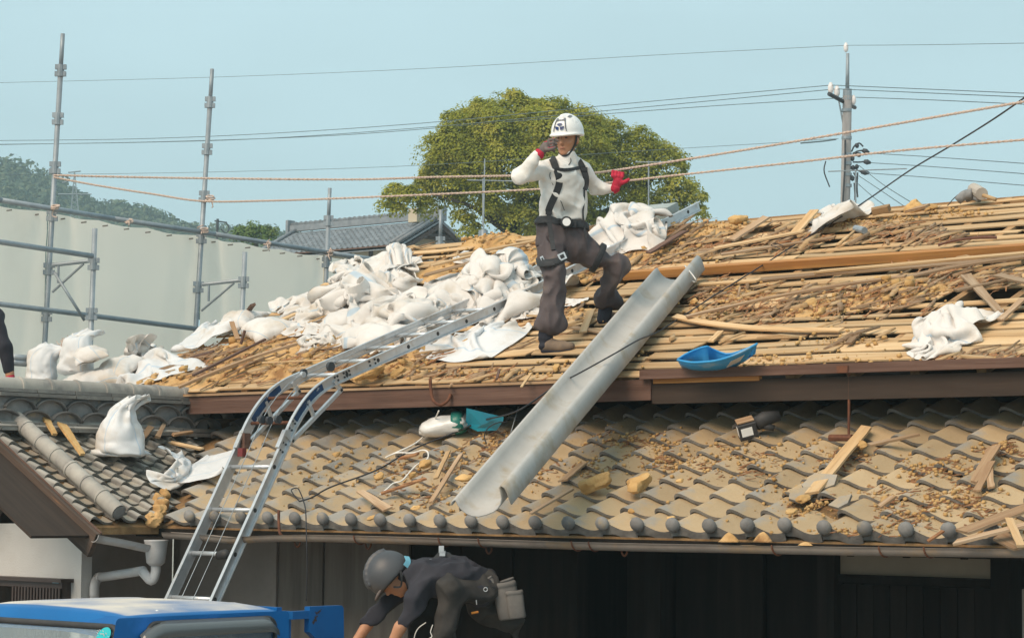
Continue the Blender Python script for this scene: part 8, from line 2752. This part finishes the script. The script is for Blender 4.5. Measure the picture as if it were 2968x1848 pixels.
D3 = 18.35
O3 = atd(0, 1110, D3)
S3_ = pxm(D3)
def Q3(u, v, d): return np.array([u / S3_, d, (1110 - v) / S3_])
w3 = thing('person', 'person in a dark top at the left edge, red-gloved hand resting on the wing ridge', 'person', tuple(O3))
fb = Field(Q3(-190, 1180, -.3), Q3(70, 700, .3), .013)
ar3 = [Q3(-22, 925, .0), Q3(12, 1005, -.02), Q3(28, 1082, .0)]
fb.cap(Q3(-85, 1150, .05), Q3(-80, 930, .05), .12, .135, .06); fb.cap(Q3(-130, 920, .05), Q3(-25, 918, .05), .065, .065, .05)
fb.cap(ar3[0], ar3[1], .05, .042); fb.cap(ar3[1], ar3[2], .042, .03); fb.cap(ar3[2], Q3(27, 1104, -.01), .03, .03)
fb.cap(Q3(-80, 900, .05), Q3(-80, 850, .03), .055, .055)
head_field(fb, Q3(-80, 815, .02), rotz(.3))
field_obj(fb, 'body', M['skin'], w3, O3)
fb = Field(Q3(-190, 1180, -.3), Q3(70, 860, .3), .012)
fb.cap(Q3(-85, 1160, .05), Q3(-80, 930, .05), .14, .155, .06); fb.cap(Q3(-130, 920, .05), Q3(-25, 918, .05), .08, .08, .05)
fb.cap(ar3[0], ar3[1], .066, .056); fb.cap(ar3[1], ar3[2], .056, .040)
fb.cut(Q3(29, 1084, 0), (.2, 0, -1)) if False else None
fb.wrinkle(51, 24, .012)
fb.F = np.where(fb.P[..., 0] > Q3(0, 0, 0)[0] - .02, np.maximum(fb.F, Q3(0, 1083, 0)[2] - fb.P[..., 2]), fb.F)
field_obj(fb, 'jacket', M['darkcloth'], w3, O3)
fb = Field(Q3(-10, 1140, -.12), Q3(70, 1060, .12), .007)
fb.cap(Q3(29, 1090, 0), Q3(28, 1106, -.01), .036, .042, .02)
for k_ in range(4):
	fb.cap(Q3(14 + 9 * k_, 1108, -.02), Q3(10 + 9 * k_, 1118, -.06), .012, .011, .006)
fb.cap(Q3(38, 1102, -.02), Q3(46, 1110, -.05), .013, .011, .008)
field_obj(fb, 'glove', M['glove'], w3, O3)
fb = Field(Q3(-180, 900, -.3), Q3(20, 700, .3), .012)
fb.ell(Q3(-80, 797, .02), (.13, .15, .14), .01, rotz(.3)); fb.cut(Q3(-80, 800, .02), (0, 0, -1))
field_obj(fb, 'helmet', M['helmet2'], w3, O3)
# blue truck in the foreground
tc0 = atd(352, 1797, 12.3)                     # front, near top corner of the cab
XN, YF, ZR = float(tc0[0]), float(tc0[1]), float(tc0[2])
YB = float(atx(838, 1772, XN)[1])
HWt = .74
XC = XN - HWt
truck = thing('truck', 'old blue flatbed truck with a dusty cab roof parked in front of the house', 'truck', (XC, YF + 1.2, GROUND))
LC = YB - YF
nx_, ny_ = 41, 33
vv = []
def roofz(a, b):
	"""a, b in -1..1 across and along"""
	return .045 * (1 - abs(a) ** 3.2) + .014 * (1 - abs(b) ** 4) - .10 * max(0, (abs(a) - .93) / .07) ** 2.2 - .12 * max(0, (-b - .90) / .10) ** 2 - .09 * max(0, (b - .93) / .07) ** 2
for i in range(nx_):
	a = math.sin((i / (nx_ - 1) * 2 - 1) * math.pi / 2) ** 1
	a = np.sign(a) * abs(a) ** .9
	for j in range(ny_):
		b = j / (ny_ - 1) * 2 - 1
		z = ZR + roofz(a, b)
		for c_ in (-.55, .55):
			z += .006 * math.exp(-((a - c_) / .03) ** 2) * (1 if -.8 < b < .85 else 0)
		rnd_ = 1 - .04 * max(0, (abs(b) - .85) / .15) ** 2
		vv.append((XC + a * HWt * rnd_, YF + (b + 1) / 2 * LC, z))
ff = [(i * ny_ + j, (i + 1) * ny_ + j, (i + 1) * ny_ + j + 1, i * ny_ + j + 1) for i in range(nx_ - 1) for j in range(ny_ - 1)]
def dusty_paint():
	"""blue paint; pale dust has settled on what faces up"""
	m = pmat('dusty_blue_cab_paint', lin(.003, .11, .33), lin(.006, .13, .38), scale=2, rough=.38, rnd=0, spec=.3)
	t = m.node_tree; N, L = t.nodes.new, t.links.new
	b = t.nodes['Principled BSDF']
	src = b.inputs['Base Color'].links[0].from_socket
	g = N('ShaderNodeNewGeometry'); sp = N('ShaderNodeSeparateXYZ'); L(g.outputs['Normal'], sp.inputs[0])
	nz_ = N('ShaderNodeTexNoise'); nz_.inputs['Scale'].default_value = 2.2; nz_.inputs['Detail'].default_value = 6; L(g.outputs['Position'], nz_.inputs['Vector'])
	ad = N('ShaderNodeMath'); ad.operation = 'MULTIPLY_ADD'; ad.inputs[1].default_value = .11; L(nz_.outputs['Fac'], ad.inputs[0]); L(sp.outputs['Z'], ad.inputs[2])
	mr = N('ShaderNodeMapRange'); mr.inputs['From Min'].default_value = 1.014; mr.inputs['From Max'].default_value = 1.070; L(ad.outputs[0], mr.inputs['Value'])
	mx = N('ShaderNodeMix'); mx.data_type = 'RGBA'; L(mr.outputs['Result'], mx.inputs[0]); L(src, mx.inputs[6]); mx.inputs[7].default_value = lin(.66, .60, .52)
	L(mx.outputs[2], b.inputs['Base Color'])
	rg = N('ShaderNodeMapRange'); rg.inputs['To Min'].default_value = .3; rg.inputs['To Max'].default_value = .75; L(mr.outputs['Result'], rg.inputs['Value']); L(rg.outputs['Result'], b.inputs['Roughness'])
	return m
M['cab'] = dusty_paint()
cabroof = obj('cab_roof', vv, ff, M['cab'], truck, True)
for u, v in ((455, 1771), (500, 1768), (636, 1760), (676, 1757)):
	p = hit(u, v, (0, 0, ZR + .03), ZUP)
	MB().add(*lathe([(.011, -.02), (.011, .004), (.006, .009), (.001, .010)], 8, Matrix.Translation(Vector(p)))).build('roof_bolt', M['white_paint'], cabroof, True)
zs = ZR - .03
DW = .60
ztop, zbot = ZR - .045, ZR - 1.25
def slab(y0, y1, z0, z1, x0=XN - .05, x1=XN, name='door_frame', mat=None, par=truck, bev=0):
	return obj(name, *boxvf((x0, y0, z0), (x1, y1, z1), bev), mat or M['truck'], par)
def rrect(y0, y1, z0, z1, r0, slope, n=6):
	P = []
	for (cy, cz, a0) in ((y1 - r0, z1 - r0, 0), (y0 + r0 + slope, z1 - r0, 90), (y0 + r0, z0 + r0, 180), (y1 - r0, z0 + r0, 270)):
		for a in np.linspace(a0, a0 + 90, n):
			P.append((cy + r0 * math.cos(math.radians(a)), cz + r0 * math.sin(math.radians(a))))
	return P
wy0, wy1 = YF + .02, YB - .115
wz1 = float(atx(600, 1798, XN)[2])
hole = rrect(wy0, wy1, wz1 - .48, wz1, .06, .16)
outer = rrect(YF - .30, YB, ZR - 1.35, ZR + .012, .03, .26)
n_ = len(hole)
vv = [(XN, y, z) for y, z in outer] + [(XN, y, z) for y, z in hole] + [(XN - .04, y, z) for y, z in hole]
ff = [(i, (i + 1) % n_, n_ + (i + 1) % n_, n_ + i) for i in range(n_)] + [(n_ + i, n_ + (i + 1) % n_, 2 * n_ + (i + 1) % n_, 2 * n_ + i) for i in range(n_)]
door = obj('door', vv, ff, M['truck'], truck)
def seal(pts3, r, name, par, mat=None):
	P = np.vstack([pts3, pts3[:1]])
	return MB().tube(P, r, 8).build(name, mat or M['rubber'], par, True)
seal(np.array([(XN + .004, y, z) for y, z in hole]), .014, 'window_seal', door)
M['smoke'] = pmat('smoked_visor', lin(.10, .11, .115), rough=.15, rnd=0, spec=.6)
mbv = []
nS = 22
yy = np.linspace(wy0 + .10, wy1 - .01, nS)
for y in yy:
	e = max(0, (y - (wy1 - .08)) / .08) ** 2 * .05; e2 = max(0, ((wy0 + .28) - y) / .18) ** 2 * .07
	mbv += [(XN + .012, y, wz1 + .012 - e - e2), (XN + .05, y, wz1 - .03 - e - e2), (XN + .055, y, wz1 - .075 - e * .6 - e2 * .9)]
ff = [(3 * i + k, 3 * i + k + 1, 3 * i + 4 + k, 3 * i + 3 + k) for i in range(nS - 1) for k in range(2)]
vis = obj('door_visor', mbv, ff, M['smoke'], door, True)
md = vis.modifiers.new('thick', 'SOLIDIFY'); md.thickness = .003
gl_v = [(XN - .02, y, z) for y, z in hole]
obj('side_glass', np.array(gl_v + [(XN - .024, y, z) for y, z in hole]), [tuple(range(n_)), tuple(range(2 * n_ - 1, n_ - 1, -1))] + [(i, n_ + i, n_ + (i + 1) % n_, (i + 1) % n_) for i in range(n_)], M['glass'], door)
slab(YF - .28, YB, ZR - 1.35, ZR - .55, XC - HWt, XC - HWt + .05, 'door')
slab(YF + .1, YF + .16, ZR - .55, ZR, XC - HWt, XC - HWt + .05, 'pillar'); slab(YB - .12, YB, ZR - .55, ZR, XC - HWt, XC - HWt + .05, 'pillar')
slab(YB - .04, YB, ZR - 1.35, ZR - .42, XC - HWt + .06, XN - .06, 'cab_back'); slab(YB - .04, YB, ZR - .10, ZR + .03, XC - HWt + .06, XN - .06, 'cab_back')
slab(YB - .04, YB, ZR - .42, ZR - .10, XN - .30, XN - .06, 'cab_back'); slab(YB - .04, YB, ZR - .42, ZR - .10, XC - HWt + .06, XC - HWt + .3, 'cab_back')
for xs0 in (XC - .34, XC + .34):
	slab(YB - .35, YB - .2, ZR - .95, ZR - .38, xs0 - .22, xs0 + .22, 'seat', M['rubber'], bev=.03)
slab(YF - .1, YB - .06, ZR - 1.30, ZR - 1.22, XC - HWt + .06, XN - .06, 'cab_floor', M['rubber'])
slab(YF - .2, YF - .02, ZR - .80, ZR - .62, XC - HWt + .06, XN - .06, 'dashboard', M['rubber'], bev=.03)
wsT, wsB = ZR - .02, ZR - .58
def wsp(a, t):
	"""a across -1..1, t 0 top .. 1 bottom"""
	return np.array([XC + a * (HWt - .015), YF + .01 - .30 * t + .05 * abs(a) ** 3 - .02, wsT + (wsB - wsT) * t + .02 * (1 - a * a) * (1 - t)])
rr_o = []
for (ca, ct, a0) in ((.90, .14, 0), (-.90, .14, 90), (-.90, .90, 180), (.90, .90, 270)):
	for q in np.linspace(a0, a0 + 90, 7):
		rr_o.append(wsp(ca + .075 * math.cos(math.radians(q)), ct - .10 * math.sin(math.radians(q))))
rr_o = np.array(rr_o)
seal(rr_o + [0, -.006, 0], .018, 'windscreen_seal', truck)
nn_ = len(rr_o)
cm = rr_o.mean(0) + [0, -.02, 0]
obj('windscreen', np.vstack([rr_o, [cm], rr_o + [0, .004, 0], [cm + [0, .004, 0]]]), [(i, (i + 1) % nn_, nn_) for i in range(nn_)] + [(nn_ + 1 + (i + 1) % nn_, nn_ + 1 + i, 2 * nn_ + 1) for i in range(nn_)], M['glass'], truck, True)
ring_o = np.array([wsp(math.copysign(1.0, a) if abs(a) > .5 else a, t) for a, t in [(1, 0)] * 1])
vo = []
for (ca, ct, a0) in ((.90, .14, 0), (-.90, .14, 90), (-.90, .90, 180), (.90, .90, 270)):
	for q in np.linspace(a0, a0 + 90, 7):
		x_, t_ = math.cos(math.radians(q)), math.sin(math.radians(q))
		vo.append(wsp(math.copysign(1.0, ca) * (1.0), -.06 if ct < .5 else 1.5) if 30 < (q - a0) < 60 else wsp(max(-1, min(1, ca + .2 * x_)), max(-.06, min(1.5, ct - .9 * t_))))
obj('front_panel', np.vstack([rr_o + [0, -.002, 0], np.array(vo) + [0, -.002, 0]]), [(i, nn_ + i, nn_ + (i + 1) % nn_, (i + 1) % nn_) for i in range(nn_)], M['truck'], truck, True)
slab(YF - .50, YF - .30, GROUND + .35, ZR - .70, XC - HWt, XN, 'front_panel')
M['teal'] = pmat('teal_sticker', lin(.02, .42, .46), rough=.5, rnd=0)
sc_ = wsp(.86, .105)
sc_ = hit(300, 1842, wsp(.8, .1) + np.array([0, -.016, 0]), np.array([0, -.88, .47]))
tx = np.array([1.0, 0, 0]); tn = np.array([0, -.88, .47]); ty = np.array([0, .47, .88])
mt = Matrix([[tx[0], ty[0], tn[0], sc_[0]], [tx[1], ty[1], tn[1], sc_[1]], [tx[2], ty[2], tn[2], sc_[2]], [0, 0, 0, 1]])
stk = link('inspection_sticker', mesh_of('inspection_sticker', *lathe([(.001, 0), (.052, 0), (.052, .0015), (.001, .0015)], 28), M['teal']), mt, truck)
mbd = MB()
for k in range(12):
	a = k * math.pi / 6
	v_, f_ = lathe([(.001, .0017), (.0055, .0017), (.0055, .0022), (.001, .0022)], 6)
	mbd.add(v_ + [.041 * math.cos(a), .041 * math.sin(a), 0], f_)
link('sticker_dots', mesh_of('sticker_dots', np.concatenate(mbd.v), mbd.f, M['white_paint']), mt, stk)
fig = np.array([(-.016, .020), (.017, .020), (.017, .013), (.002, -.022), (-.007, -.022), (.007, .012), (-.016, .012)])
vv = [(x, y, .0017) for x, y in fig] + [(x, y, .0024) for x, y in fig]
link('sticker_figure', mesh_of('sticker_figure', vv, [tuple(range(7, 14)), (6, 5, 4, 3, 2, 1, 0)] + [(i, (i + 1) % 7, 7 + (i + 1) % 7, 7 + i) for i in range(7)], M['white_paint']), mt, stk)
zb_ = float(atx(868, 1770, XN)[2])
yb1 = float(atx(897, 1765, XN)[1]); yb2 = float(atx(1002, 1765, XN)[1])
obj('bed_rail', *boxvf((XN - .05, YB + .03, zb_ - .045), (XN, yb1, zb_)), M['truckrust'], truck)
obj('bed_headboard', *boxvf((XC - HWt, YB + .03, GROUND + .7), (XN - .052, YB + .07, zb_)), M['truckrust'], truck)
zp = float(atx(950, 1757, XN)[2])
pv_ = [(yb1, zp + .005), (yb1, zp - .14), (yb1 + .07, zp - .19), (yb1 + .075, GROUND + .75), (yb2 + .03, GROUND + .75), (yb2 - .02, zp - .01), (yb2 - .035, zp + .004)]
vv = [(XN + .002, y, z) for y, z in pv_] + [(XN - .04, y, z) for y, z in pv_]
ff = [tuple(range(7)), tuple(range(13, 6, -1))] + [(i, 7 + i, 7 + (i + 1) % 7, (i + 1) % 7) for i in range(7)]
obj('bed_post', vv, ff, M['truckrust'], truck)
obj('bed_floor', *boxvf((XC - HWt, YB + .03, GROUND + .66), (XN, YB + 2.2, GROUND + .72)), M['truckrust'], truck)
obj('bed_side', *boxvf((XN - .045, yb2 + .02, GROUND + .73), (XN - .005, YB + 2.2, GROUND + 1.05)), M['truckrust'], truck)
obj('bed_side', *boxvf((XC - HWt, YB + .08, GROUND + .73), (XC - HWt + .04, YB + 2.2, GROUND + 1.05)), M['truckrust'], truck)
obj('chassis', *boxvf((XC - .4, YF - .3, GROUND + .42), (XC + .4, YB + 2.1, GROUND + .655)), M['rubber'], truck)
for xw_ in (XC - HWt + .10, XN - .10):
	for yw_ in (YF + .25, YB + 1.4):
		vv, ff = lathe([(.16, -.09), (.27, -.09), (.30, -.06), (.30, .06), (.27, .09), (.16, .09)], 24)
		wh = link('wheel', mesh_of('wheel', vv, ff, M['rubber'], True), Matrix.Translation((xw_, yw_, GROUND + .30)) @ Matrix.Rotation(math.pi / 2, 4, 'Y'), truck)
		vv, ff = lathe([(.001, -.05), (.16, -.05), (.165, 0), (.16, .05), (.001, .05)], 18)
		r_o = bpy.data.objects.new('rim', mesh_of('rim', vv, ff, M['white_paint'])); COL.objects.link(r_o); r_o.parent = wh
print('bed', XC, XN, YB, O2)
lz = float(K(0, 1938, 0)[2] + O2[2])
hv_, hf_ = [], []
for i in range(15):
	for j in range(19):
		x = XC - HWt + .05 + (XN - XC + HWt - .1) * i / 14; y = YB + .1 + 2.06 * j / 18
		e_ = min(i, 14 - i, 3) / 3 * min(j, 18 - j, 3) / 3
		hv_.append((x, y, GROUND + .74 + (lz - GROUND - .74) * (.55 + .45 * e_) + .02 * math.sin(7 * x) * math.cos(9 * y)))
hf_ = [(i * 19 + j, (i + 1) * 19 + j, (i + 1) * 19 + j + 1, i * 19 + j + 1) for i in range(14) for j in range(18)]
tag(obj('clay_load', hv_, hf_, M['clay'], None, True), 'heap of broken roof clay loaded in the truck bed', 'clay load', kind='stuff')
